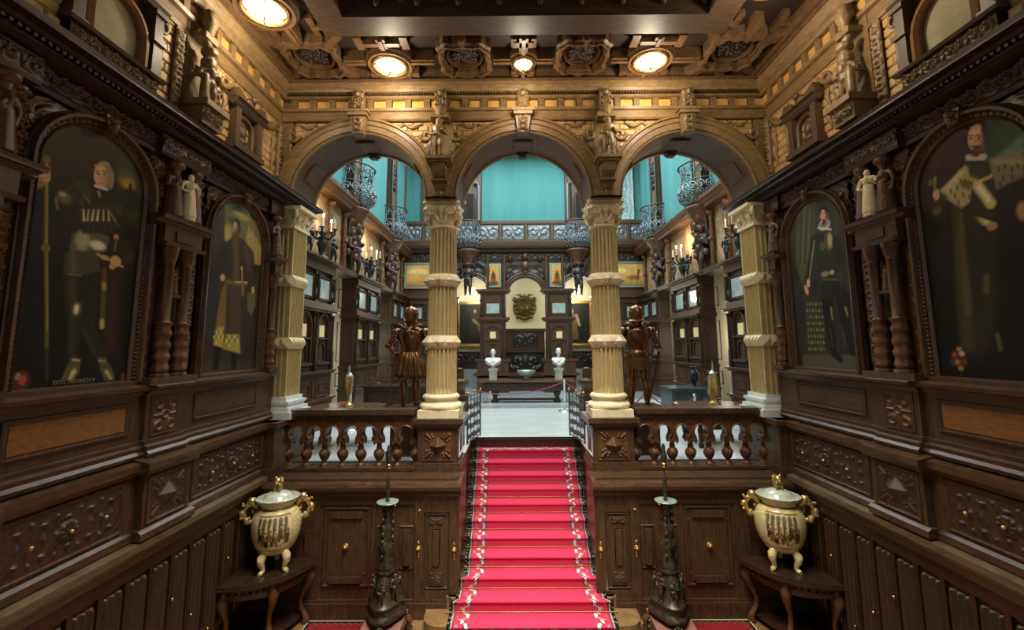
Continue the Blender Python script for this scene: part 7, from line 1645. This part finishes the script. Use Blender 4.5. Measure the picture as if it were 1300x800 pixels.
for sg in (-1, 1):
    side = 'left' if sg < 0 else 'right'; M = hall_side_frame(sg, HF)
    cabinet(M, 9.2, 12.3, 'carved wall cabinet of the hall nearest the %s pilaster' % side, nb=3)
    cabinet(M, 14.1, 16.5, 'middle carved wall cabinet on the %s side of the hall' % side, nb=2, deep=.5)
    cabinet(M, 18.2, 20.5, 'rear carved wall cabinet in the %s far corner of the hall' % side, nb=2, deep=.5)
    # end faces of the cabinets that look towards the stairs
    for yy in (14.1, 18.2):
        b = MB(front_frame(yy, HC+sg*(HF+.35))); b.frame(-.22, .22, 3.25, 3.6, 0, .03); b.frame(-.22, .22, 4.0, 5.15, 0, .03); b.frame(-.22, .22, 5.65, 6.2, 0, .03); b.build('end_panel', M_cab, sh)
    # gallery along the side
    g = thing('side_gallery', 'carved gallery with iron balustrade along the %s side of the hall' % side, 'gallery', (HC+sg*5.4, 15, 8.7), 'side galleries')
    b = MB(M); b.mould([(-1.3, 8.55), (.02, 8.55), (.06, 8.62), (.10, 8.64), (.14, 8.74), (.18, 8.76), (.18, 8.86), (-1.3, 8.86)], 8.95, YB)
    b.box(8.95, YB, 8.86, 8.92, -.4, .08); b.box(8.95, YB, 9.98, 10.05, -.37, -.27); b.build('gallery_cornice', M_carve, g)
    b = MB(M); u = 9.0
    while u < 20.9:
        for k, (cz, q) in enumerate(((9.28, 1), (9.62, -1))):
            b.tube([(u+.16+q*.13*(1-i/13)*math.cos(i*.8), cz+.15*(1-i/13)*math.sin(i*.8), -.32) for i in range(13)], .016, 5)
        b.tube([(u, 8.9, -.32), (u, 10.0, -.32)], .018, 5); u += .34
    b.build('iron_balustrade', M_iron, g)
    # murals between gallery and cabinet tops
    b = MB(M); b.box(9.0, 20.9, 6.7, 8.55, -.35, -.3); b.build('mural', M_mural, g)
    for u in (9.2, 12.3, 13.4, 14.15, 17.2, 18.2, 20.4): b = MB(M); b.tube([(u, 6.68, -.2), (u, 8.5, -.2)], [.07, .06], 10); b.ell((u, 8.42, -.18), (.12, .12, .12), 10); b.ell((u, 7.6, -.18), (.10, .10, .10), 10); b.build('gallery_post', M_carve, g)
    for u0, u1 in ((12.4, 14.0), (16.6, 18.1)):
        b = MB(M); q = [(u0, 5.6), (u0, 6.6)]+[(u0+(u1-u0)*(1-math.cos(PI*i/10))/2, 6.0+.55*math.sin(PI*i/10)) for i in range(1, 10)]+[(u1, 6.6), (u1, 5.6)]
        b.box(u0-.1, u1+.1, 6.55, 6.7, -.6, .05); b.build('doorway_arch', M_carved, g)
        l = bpy.data.lights.new('aisle_fill_light', 'POINT'); l.energy = 55; l.color = (1, .95, .82); l.shadow_soft_size = .3; lo = bpy.data.objects.new('aisle_fill_light', l); COL.objects.link(lo); lo.location = M@Vector((u1+.6, 4.6, -.95))  # added point light to brighten the cream wall behind the cabinets, no fitting
# balconies, posts and curtains of the gallery storey
def balcony(x, y, face, lab, r=.72, z0=8.62):
    """bowed iron balcony on a carved corbel; face = unit vector to the open side"""
    t = thing('bowed_balcony', lab, 'balcony', (x, y, z0-1.9), 'bowed iron balconies')
    fa = math.atan2(face[1], face[0]); a0, a1 = fa-1.65, fa+1.65
    prof = [(.30, 8.75), (.44, 8.86), (.56, 9.02), (.60, 9.2), (.56, 9.42), (.50, 9.6), (.50, 9.9), (.56, 10.08)]
    prof = [(a*r/.56, z+z0-8.62) for a, z in prof]
    def S(a, s):
        s = s*(len(prof)-1); i = min(int(s), len(prof)-2); q = s-i; rr = prof[i][0]*(1-q)+prof[i+1][0]*q; z = prof[i][1]*(1-q)+prof[i+1][1]*q
        return (x+rr*math.cos(a), y+rr*math.sin(a), z)
    b = MB(); b.tube([S(a0+(a1-a0)*i/24, 1) for i in range(25)], .03, 8); b.build('handrail', M_woodh, t)
    b = MB()
    for s_ in (0, .66): b.tube([S(a0+(a1-a0)*i/24, s_) for i in range(25)], .014, 6)
    for k in range(9): a = a0+(a1-a0)*k/8; b.tube([S(a, i/10) for i in range(11)], .014, 5)
    for k in range(10):
        ac = a0+(a1-a0)*(k+.5)/10
        for sc, q in ((.14, 1), (.30, -1), (.48, 1), (.83, 1)):
            b.tube([S(ac+.17*(1-i/14)*math.cos(i*.75)*q, min(.98, max(.02, sc+.11*(1-i/14)*math.sin(i*.75)))) for i in range(14)], .028 if sc < .6 else .017, 5)
    b.build('scrollwork', M_iron, t)
    b = MB(); b.lathe([(.10, -1.6), (.16, -1.4), (.12, -1.2), (.2, -.9), (.30, -.6), (.28, -.45), (.46, -.2), (.56, -.05), (.6, .0), (.6, .06), (.5, .1)], (x, y, z0+.06), 24, mod=lambda a, z: 1+.07*math.cos(a*8)*(z < -.02)); b.build('corbel', M_carve, t)
    b = MB(); figure(b, (x+face[0]*.2, y+face[1]*.2, z0-2.0), 1.5, 1.3, robe=False, face=face, seg=8); b.ell((x+face[0]*.1, y+face[1]*.1, z0-.55), (.3, .3, .16), 10)
    for q in (-1, 1): b.tube([(x+face[1]*q*.12, y-face[0]*q*.12, z0-1.2), (x+face[1]*q*.3+face[0]*.2, y-face[0]*q*.3+face[1]*.2, z0-.7), (x+face[1]*q*.34+face[0]*.25, y-face[0]*q*.34+face[1]*.25, z0-.3)], [.06, .07, .05], 8)
    remesh(b.build('supporting_figure', M_cabc, t), .022, 2)
    if abs(face[0]) > .5:
        b = MB(); b.lathe([(.30, -1.95), (.33, -1.85), (.24, -1.75), (.22, -1.2), (.30, -1.0), (.26, -.8), (.36, -.5), (.44, -.3), (.5, -.1)], (x-face[0]*.12, y+.1, z0+.02), 20, mod=lambda a, z: 1+.12*math.cos(a*6+z*5))
        for k in range(18): a = fa-1.5+3.0*((k*7) % 18)/18; b.ell((x+.34*math.cos(a), y+.34*math.sin(a), z0-1.5+.075*k), (.10, .10, .12), 7)
        b.build('carved_pier', M_carve, t)
    return t
for sg in (-1, 1):
    side = 'left' if sg < 0 else 'right'
    balcony(HC+sg*5.6, 13.9, (-sg, -.25), 'bowed iron balcony nearest the arcade on the %s side of the hall' % side, z0=8.6)
    balcony(HC+sg*5.6, 18.3, (-sg, -.25), 'second bowed iron balcony farther back on the %s side of the hall' % side, z0=8.6)
    balcony(HC+sg*2.55, YB-.15, (0, -1), 'small bowed balcony on the back gallery above the %s arch' % side, r=.66, z0=8.72)
    # curtains and posts
    M = hall_side_frame(sg, HF)
    for k, (u0, u1) in enumerate(((9.2, 13.4), (14.3, 17.8), (18.7, 20.8))):
        b = MB(M); U = np.linspace(u0, u1, 60); V = np.linspace(9.2, 13.9, 4); UU, VV = np.meshgrid(U, V, indexing='ij')
        b.grid(np.stack([UU, VV, -.25+.012*np.sin(UU*9)+.01*np.sin(UU*23+VV)], -1)); c = M@Vector(((u0+u1)/2, 9.2, -.25))
        tag(b.build('turquoise_curtain', M_teal, loc=tuple(c)), 'turquoise cloth between gallery posts, %s side of the hall, %s bay' % (side, ['nearest', 'middle', 'farthest'][k]), 'curtain', 'turquoise cloths')
    for u in (13.85, 18.25):
        t = thing('gallery_pier', 'carved dark pier rising from the gallery behind the %s balcony, %s side' % ('nearest' if u < 15 else 'second', side), 'pier', tuple(M@Vector((u, 8.94, -.2))), 'gallery piers')
        b = MB(M); b.box(u-.32, u+.32, 8.94, 13.95, -.35, -.1); b.build('shaft', M_cab, t)
        for z0, z1 in ((9.2, 9.9), (10.1, 10.8), (12.0, 12.8)): b = MB(M); b.box(u-.16, u+.16, z0, z1, -.1, -.07); b.build('inlay', M_honey, t)
        b = MB(M); b.relief(u-.2, u+.2, 10.9, 11.9, -.1, .1, grot, res=.02)
        for q in (-1, 1): b.tube([(u+q*.34, 8.94, -.05), (u+q*.34, 13.9, -.05)], .04, 8)
        b.build('carved_figure_panel', M_cabc, t)
    # candelabra on cabinet tops
    for k, (u, n_) in enumerate(((11.35, 5), (15.3, 5))):
        c = M@Vector((u, 6.66, .02)); t = thing('branched_candelabrum', 'black branched candelabrum with lit candles on the %s %s cabinet' % (side, ['nearest', 'middle'][k]), 'candelabrum', tuple(c), 'black branched candelabra')
        b = MB(); b.lathe([(.16, 0), (.14, .05), (.06, .1), (.1, .25), (.14, .4), (.08, .5), (.06, .6), (.1, .68), (.03, .75)], tuple(c), 14, mod=lambda a, z: 1+.15*math.cos(5*a+z*20))
        for j in range(n_):
            a = 2*PI*j/n_; b.tube([(c.x, c.y, c.z+.6), (c.x+.15*math.cos(a), c.y+.15*math.sin(a), c.z+.5), (c.x+.3*math.cos(a), c.y+.3*math.sin(a), c.z+.62), (c.x+.3*math.cos(a), c.y+.3*math.sin(a), c.z+.74)], [.025, .03, .025, .03], 6)
            b.lathe([(.03, 0), (.08, .02), (.02, .04)], (c.x+.3*math.cos(a), c.y+.3*math.sin(a), c.z+.74), 10)
        b.build('branches', M_black, t)
        for j in range(n_+1):
            a = 2*PI*j/n_; r_ = .3 if j < n_ else 0; zc = .77 if j < n_ else .84
            b = MB(); b.tube([(c.x+r_*math.cos(a), c.y+r_*math.sin(a), c.z+zc-.05), (c.x+r_*math.cos(a), c.y+r_*math.sin(a), c.z+zc+.25)], .018, 8); b.build('candle', M_candle, t)
            if j in (1, 3, n_): b = MB(); b.ell((c.x+r_*math.cos(a), c.y+r_*math.sin(a), c.z+zc+.3), (.022, .022, .05), 8); b.build('flame_bulb', M_flame, t)
        l = bpy.data.lights.new('candle_glow', 'POINT'); l.energy = 34; l.color = (1, .74, .44); l.shadow_soft_size = .1
        lo = bpy.data.objects.new('candle_glow', l); COL.objects.link(lo); lo.parent = t; lo.location = (0, 0, 1.35)
    # dark figures on the shelf
    for k, u in enumerate((10.6, 12.1, 14.9, 16.2)):
        c = M@Vector((u, 6.67, .0)); b = MB(); figure(b, tuple(c), .72, 1.2, face=(-sg, -.3), seg=8)
        tag(remesh(b.build('bronze_statuette', M_black, loc=tuple(c)), .018, 1), 'dark bronze statuette on the %s cabinet shelf, %s from the arcade' % (side, ['first', 'second', 'third', 'fourth'][k]), 'statuette', 'bronze statuettes on the cabinets')

# ------------------------------------------------------------------ back wall of the hall
bw = thing('wall_back', '', '', (HC, YB, 2.37), kind='structure')
CB = .35
b = MB(front_frame(YB)); AC = ((CB-2.54, .86, 6.78), (CB, .83, 6.80), (CB+2.54, .86, 6.78))
# carved wall with three arched openings
zt = 8.86
edges = [-6.0]
for c, r, s in AC: edges += [c-r, c+r]
edges += [6.5]
for i in range(0, 8, 2): 
    z0 = 2.37 if i in (0, 6) else 7.0
    b.add([(edges[i], z0, 0), (edges[i+1], z0, 0), (edges[i+1], zt, 0), (edges[i], zt, 0)], [(0, 1, 2, 3)])
for c, r, s in AC:
    P = [(c-r*math.cos(PI*i/24), s+r*math.sin(PI*i/24)) for i in range(25)]
    b.add([(px, pz, 0) for px, pz in P]+[(px, zt, 0) for px, pz in P], [(i, i+1, i+26, i+25) for i in range(24)])
    b.loft([[(px, pz, n) for px, pz in P] for n in (0, -.5)], closed=False, caps=False)
b.build('carved_wall', M_cab, bw)
b = MB(front_frame(YB))
for c, r, s in AC: P = [(c-r*math.cos(PI*i/24), s+r*math.sin(PI*i/24)) for i in range(25)]; sweep(b, P, [(0, 0), (0, .06), (.05, .09), (.1, .06), (.16, .1), (.22, .08), (.22, 0)])
for x in (CB, ): b.box(x-.12, x+.12, 7.6, 8.3, 0, .3); b.ell((x, 8.1, .3), (.2, .25, .15), 10); b.ell((x, 7.8, .25), (.12, .2, .12), 10); b.ell((x, 8.55, .2), (.14, .2, .12), 10)
for x in (-2.0, -.35, CB+.7, 2.7): b.ell((x, 8.5, .1), (.12, .2, .12), 8)
for x in (CB-1.75, CB-.98, CB+.98, CB+1.75): b.tube([(x, 7.0, .08), (x, 7.5, .1), (x, 7.9, .08), (x, 8.3, .1), (x, 8.6, .08)], [.08, .06, .1, .06, .1], 10)
b.mould([(0, 8.78), (.2, 8.80), (.25, 8.88), (.42, 8.94), (.48, 9.05), (.5, 9.2), (0, 9.2)], -6, 6.5); b.build('gallery_beam', M_cab, bw)
keepb = lambda U, V: np.min([np.hypot(U-c, np.maximum(V, s)-s)-r for c, r, s in AC], 0) > .24
b = MB(front_frame(YB)); relief_mask(b, CB-.9, CB+.9, 7.1, 8.2, .01, .08, grot, keepb, .03)
for q in (-1, 1): a, z = sorted((CB+q*1.8, CB+q*4.0)); relief_mask(b, a, z, 7.1, 8.5, .01, .08, rinceau, keepb, .03)
b.relief(-5.5, 6, 8.35, 8.75, .01, .06, rinceau, res=.04); b.build('carved_relief', M_cabc, bw)
b = MB(front_frame(YB-.4)); b.box(-6, 6.5, 9.2, 9.3, -.1, .02); b.box(-6, 6.5, 10.08, 10.22, -.1, .04)
for x in np.arange(-5.6, 6.4, 1.2): b.box(x-.05, x+.05, 9.3, 10.1, -.08, .02)
b.build('gallery_rail', M_cab, bw)
b = MB(front_frame(YB-.4)); 
for x in np.arange(-5.6, 5.9, 1.2): b.relief(x+.1, x+1.1, 9.36, 10.02, -.06, .06, rinceau, res=.035)
b.build('gallery_rail_panel', M_iron, bw)
# towers
for q, nm in ((-1, 'left'), (1, 'right')):
    x = CB+q*1.49; Mx = front_frame(YB-.55, x)
    t = thing('carved_tower', 'tall carved cabinet tower %s of the central far arch' % nm, 'cabinet', (x, YB-.3, 2.37), 'carved cabinet towers')
    b = MB(Mx); b.box(-.70, .70, 2.37, 3.75, -.55, .12); b.box(-.58, .58, 3.75, 6.8, -.55, 0)
    for v, n in ((3.1, .2), (3.72, .16), (5.58, .12), (6.86, .16)): b.box(-.62-n*.5, .62+n*.5, v-.06, v+.02, -.55, n*.6); b.box(-.64-n, .64+n, v+.02, v+.12, -.55, n)
    for s in (-1, 1): b.box(s*.42, s*.58, 3.8, 6.8, 0, .05)
    b.build('body', M_cab, t)
    b = MB(Mx); b.frame(-.30, .30, 5.88, 6.34, 0, .07); sweep(b, arch_path(0, .34, 4.95, .34, 4.0, 14), [(0, 0), (0, .05), (.06, .08), (.08, .02)]); sweep(b, arch_path(0, .16, 4.35, .16, 4.0, 10), [(0, 0), (0, .05), (.05, .06), (.05, .0)]); b.box(-.34, .34, 4.68, 4.73, 0, .06); b.frame(-.42, .42, 3.2, 3.6, .12, .04); b.build('niche_frame', M_oakd, t)
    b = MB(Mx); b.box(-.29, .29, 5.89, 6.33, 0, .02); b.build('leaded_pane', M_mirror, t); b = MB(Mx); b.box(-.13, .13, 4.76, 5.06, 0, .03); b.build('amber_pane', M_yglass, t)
    b = MB(Mx)
    for s in (-1, 1): b.tube([(s*.5, 3.8, .08), (s*.5, 4.3, .08), (s*.5, 4.4, .08), (s*.5, 5.5, .08)], [.07, .08, .05, .05], 8); b.tube([(s*.5, 5.75, .08), (s*.5, 6.0, .08), (s*.5, 6.2, .1), (s*.5, 6.5, .08), (s*.5, 6.75, .08)], [.06, .08, .05, .09, .06], 8)
    b.build('carved_column', M_cabc, t)
    # gilt framed small picture above
    t = thing('small_picture', 'small upright gilt painting above the %s carved tower' % nm, 'picture', (x+q*-.0, YB-.1, 7.1), 'small gilt pictures')
    Mp = front_frame(YB-.06, x-.0*q); b = MB(Mp); b.frame(-.26, .26, 7.22, 8.16, 0, .10); b.build('frame', M_verd, t)
    X, Y = np.meshgrid(np.linspace(0, .52, 40), np.linspace(0, .94, 70), indexing='ij'); p = Paint(X, Y, (.80, .62, .34)); p.poly([(.05, .1), (.26, .72), (.47, .1)], (.50, .34, .16), .05, .8); p.ell(.26, .45, .1, .2, (.36, .24, .12), .8); p.ell(.26, .1, .25, .1, (.40, .28, .15), .6); p.noise(.15, 40, 7+q)
    b = MB(Mp); b.grid(np.stack([X-.26, Y+7.22, np.full(X.shape, .02)], -1), True, p.C); b.build('canvas', M_paint, t)
    # framed portrait seen through the side arch
    xc = CB+q*2.42; t = thing('framed_portrait', 'gold framed portrait on the cream wall behind the %s arch' % nm, 'painting', (xc, 23.3, 4.5), 'gold framed portraits')
    Mp = front_frame(23.28, xc+q*.15); b = MB(Mp); b.frame(-.75, .75, 4.55, 6.55, .02, .16); b.build('frame', M_gold, t)
    X, Y = np.meshgrid(np.linspace(0, 1.5, 90), np.linspace(0, 2.0, 120), indexing='ij'); p = Paint(X, Y, (.14, .15, .12))
    if q > 0: p.poly([(.45, 1.5), (.8, 1.5), (.95, .2), (.35, .15)], (.42, .35, .2), .1); p.cap(.85, 1.4, .98, .9, .07, .06, (.6, .57, .45), .05); face(p, .62, 1.62, 1.0, (.5, .45, .35), (.6, .55, .45))
    else: p.poly([(.6, 1.5), (.95, 1.5), (1.1, .3), (.5, .2)], (.20, .19, .15), .1); p.cap(.7, 1.2, 1.1, .85, .06, .05, (.5, .46, .3), .1); face(p, .78, 1.65, 1.0, (.25, .2, .15), (.4, .3, .2)); p.ell(1.1, .8, .15, .2, (.45, .42, .3), .9)
    p.noise(.1, 8, 3); b = MB(Mp); b.grid(np.stack([X-.75, Y+4.55, np.full(X.shape, .03)], -1), True, p.C); b.build('canvas', M_paint, t)
    # pendant globe
    t = thing('pendant_lamp', 'small white glass pendant lamp hanging in the %s far arch' % nm, 'lamp', (xc-q*.1, 22, 7.0), 'white pendant lamps')
    b = MB(); b.ell((xc+q*.1, 22, 7.1), (.2, .2, .17), 16); b.build('globe', M_globe, t)
    l = bpy.data.lights.new('globe_light', 'POINT'); l.energy = 120; l.color = (1, .93, .78); l.shadow_soft_size = .2; lo = bpy.data.objects.new('globe_light', l); COL.objects.link(lo); lo.parent = t; lo.location = (q*.2, -.1, -.25); b = MB(); b.tube([(xc+q*.1, 22, 7.27), (xc+q*.1, 22, 7.9)], .01, 6); b.build('chain', M_brass, t)
    # large landscape pictures above the corner cabinets
    x0, x1 = (-5.3, -3.3) if q < 0 else (4.0, 6.0); Mp = front_frame(YB-.05); t = thing('landscape_painting', 'wide golden landscape painting in the %s far corner' % nm, 'painting', ((x0+x1)/2, YB-.05, 7.1), 'golden landscapes')
    b = MB(Mp); b.frame(x0+.1, x1-.1, 7.2, 8.2, 0, .12); b.build('frame', M_verd, t)
    X, Y = np.meshgrid(np.linspace(0, 1.8, 110), np.linspace(0, 1.0, 70), indexing='ij'); p = Paint(X, Y, (.82, .66, .38)); p.mix(np.clip(1-Y/.35, 0, 1)*.7, (.45, .33, .16)); p.ell(1.3, .35, .3, .12, (.5, .36, .18), .8); p.ell(.5, .7, .5, .12, (.92, .80, .52), .9); p.cap(1.5, .2, 1.55, .7, .03, .06, (.42, .3, .14), .05); p.noise(.12, 18, 11)
    b = MB(Mp); b.grid(np.stack([X+x0+.1, Y+7.2, np.full(X.shape, .02)], -1), True, p.C); b.build('canvas', M_paint, t)
    cabinet(front_frame(YB-.35), x0+.32 if q < 0 else x0-.55, x1+.55 if q < 0 else x1-.5, 'wide carved cabinet under the %s landscape painting' % nm, deep=.3, nb=3)
    # carved screens in the side arches
    b = MB(front_frame(22.6)); a, z = sorted((CB+q*1.7, CB+q*3.6)); b.box(a, z, 3.3, 4.1, -.05, 0); b.relief(a, z, 3.5, 4.08, 0, .08, rinceau, res=.04); b.box(a, z, 4.08, 4.16, -.05, .08); tag(b.build('carved_screen', M_cabc, loc=(CB+q*2.6, 22.6, 3.3)), 'low dark carved screen below the framed portrait, %s' % nm, 'screen')
    b = MB(front_frame(22.3)); b.box(a, z, 2.37, 3.3, -.3, 0); tag(b.build('marble_block', M_greyfl, loc=(CB+q*2.6, 22.4, 2.37)), 'grey marble block under the %s carved screen' % nm, 'block')
# central chimneypiece and coat of arms
t = thing('carved_chimneypiece', 'dark carved wooden chimneypiece under the central far arch', 'chimneypiece', (CB, 22, 2.37))
b = MB(front_frame(22.2)); b.box(CB-.95, CB+.95, 2.37, 5.15, -.5, 0); b.box(CB-1.0, CB+1.0, 5.15, 5.25, -.5, .08); b.box(CB-.95, CB+.95, 4.12, 4.2, 0, .15); b.box(CB-.95, CB+.95, 3.0, 3.15, 0, .5); b.frame(CB-.6, CB+.6, 4.3, 5.05, 0, .06); b.build('body', M_cab, t)
b = MB(front_frame(22.2)); b.relief(CB-.58, CB+.58, 4.32, 5.03, 0, .06, rinceau, res=.03); b.relief(CB-.9, CB+.9, 3.2, 4.08, 0, .1, grot, res=.03); b.build('carved_panel', M_cabc, t)
b = MB(front_frame(23.28)); cx_, cz_ = CB, 6.35
b.ell((cx_, cz_, .08), (.42, .52, .12), 16); b.ell((cx_, cz_, .15), (.22, .28, .12), 12); b.ell((cx_, cz_+.5, .1), (.2, .16, .12), 10)
for k in range(26): a = k*2*PI/26; b.ell((cx_+.5*math.cos(a), cz_+.52*math.sin(a), .08), (.12, .12, .08), 6)
for s in (-1, 1):
    for k in range(5): b.ell((cx_+s*(.35+.04*k), cz_-.45+.22*k, .12), (.12, .14, .1), 8)
    b.tube([(cx_+s*.1, cz_+.5, .12), (cx_+s*.25, cz_+.68, .12), (cx_+s*.45, cz_+.66, .12)], [.05, .05, .02], 6)
tag(b.build('coat_of_arms', M_crest, loc=(CB, 23.28, 5.8)), 'gilt heraldic crest on the cream wall in the central far arch', 'crest')
# upper storey of the back wall : cloths in arched frames
def cloth(x0, x1, z0, z1, y, lab, m=None):
    b = MB(); U = np.linspace(x0, x1, 50); V = np.linspace(z0, z1, 6); UU, VV = np.meshgrid(U, V, indexing='ij'); b.grid(np.stack([UU, y+.015*np.sin(UU*7)+.01*np.sin(UU*19+VV*2), VV], -1)); tag(b.build('turquoise_curtain', m or M_teal, loc=((x0+x1)/2, y, z0)), lab, 'curtain', 'turquoise cloths')
cloth(-1.72, 2.3, 10.3, 13.9, YB+.3, 'wide turquoise cloth in the central arch of the back gallery')
cloth(-5.4, -3.4, 10.2, 13.9, YB+.3, 'turquoise cloth on the back gallery left of centre')
cloth(5.55, 6.0, 10.2, 13.9, YB+.3, 'narrow turquoise cloth on the back gallery right of the tapestry')
b = MB(front_frame(YB+.15))
for x, w_ in ((-1.85, .10), (2.42, .10), (-3.2, .10), (4.0, .12), (-4.55, .07), (5.45, .10), (-5.9, .3)): b.box(x-w_, x+w_, 9.2, 14, -.15, 0)
b.box(-6, 6.5, 10.2, 10.34, -.1, .04)
for c, r, s in ((CB-.1, 2.2, 12.2),): P = [(c-r*math.cos(PI*i/24), s+r*.9*math.sin(PI*i/24)) for i in range(25)]; sweep(b, P, [(0, 0), (0, .1), (.2, .12), (.2, 0)])
for x in (-2.5, 3.2): b.box(x-.55, x+.55, 9.2, 14, -.3, -.15)
b.build('gallery_post', M_cab, bw)
b = MB(front_frame(YB+.1)); [b.tube([(x, 9.2, .0), (x, 12.0, .0)]+[(x+s*(.5-.5*math.cos(k*.3)), 12+.5*math.sin(k*.3), 0) for k in range(1, 5)], .05, 8) for x, s in ((-1.85, -1), (2.42, 1), (-3.35, 1))]; b.build('gallery_column', M_iron, bw)
b = MB(front_frame(YB+.2)); 
for x in (-2.5, 3.2):
    t = thing('dark_portrait', 'small dark portrait on the back gallery beside the central cloth, %s' % ('left' if x < 0 else 'right'), 'painting', (x, YB, 10.3), 'dark gallery portraits'); X, Y = np.meshgrid(np.linspace(0, .8, 50), np.linspace(0, 1.3, 70), indexing='ij'); p = Paint(X, Y, (.09, .07, .07)); p.ell(.4, .5, .2, .35, (.15, .12, .1), .5); p.ell(.32, .5, .06, .05, (.5, .38, .3), .5); face(p, .4, .92, 1.0, (.15, .1, .08), None)
    b = MB(front_frame(YB-.02, x)); b.grid(np.stack([X-.4, Y+10.35, np.full(X.shape, .02)], -1), True, p.C); b.build('canvas', M_paint, t); b = MB(front_frame(YB-.02, x)); b.frame(-.4, .4, 10.35, 11.65, 0, .06); b.build('frame', M_dark, t)
X, Y = np.meshgrid(np.linspace(0, 1.5, 100), np.linspace(0, 3.4, 180), indexing='ij'); p = Paint(X, Y, (.62, .74, .76)); E = np.minimum(np.minimum(X, 1.5-X), np.minimum(Y, 3.4-Y)); p.mix((E > .28)*1.0, (.50, .62, .62)); p.mix((np.abs(E-.28) < .02)*1.0, (.82, .88, .86)); p.mix((np.abs(E-.06) < .02)*1.0, (.82, .88, .86)); p.mix(.55*((np.sin(X*17+3*np.sin(Y*9))*np.sin(Y*13+2*np.sin(X*8))) > .1), (.74, .82, .80)); p.mix(.6*((np.sin(X*29+2*np.sin(Y*19))*np.sin(Y*25)) > .4), (.38, .50, .52))
b = MB(front_frame(YB+.12)); b.grid(np.stack([X+4.1, Y+10.4, .02+.01*np.sin(X*12)], -1), True, p.C); tag(b.build('tapestry', M_tapes, loc=(4.8, YB+.1, 10.4)), 'pale blue figured tapestry on the right of the back gallery', 'tapestry')
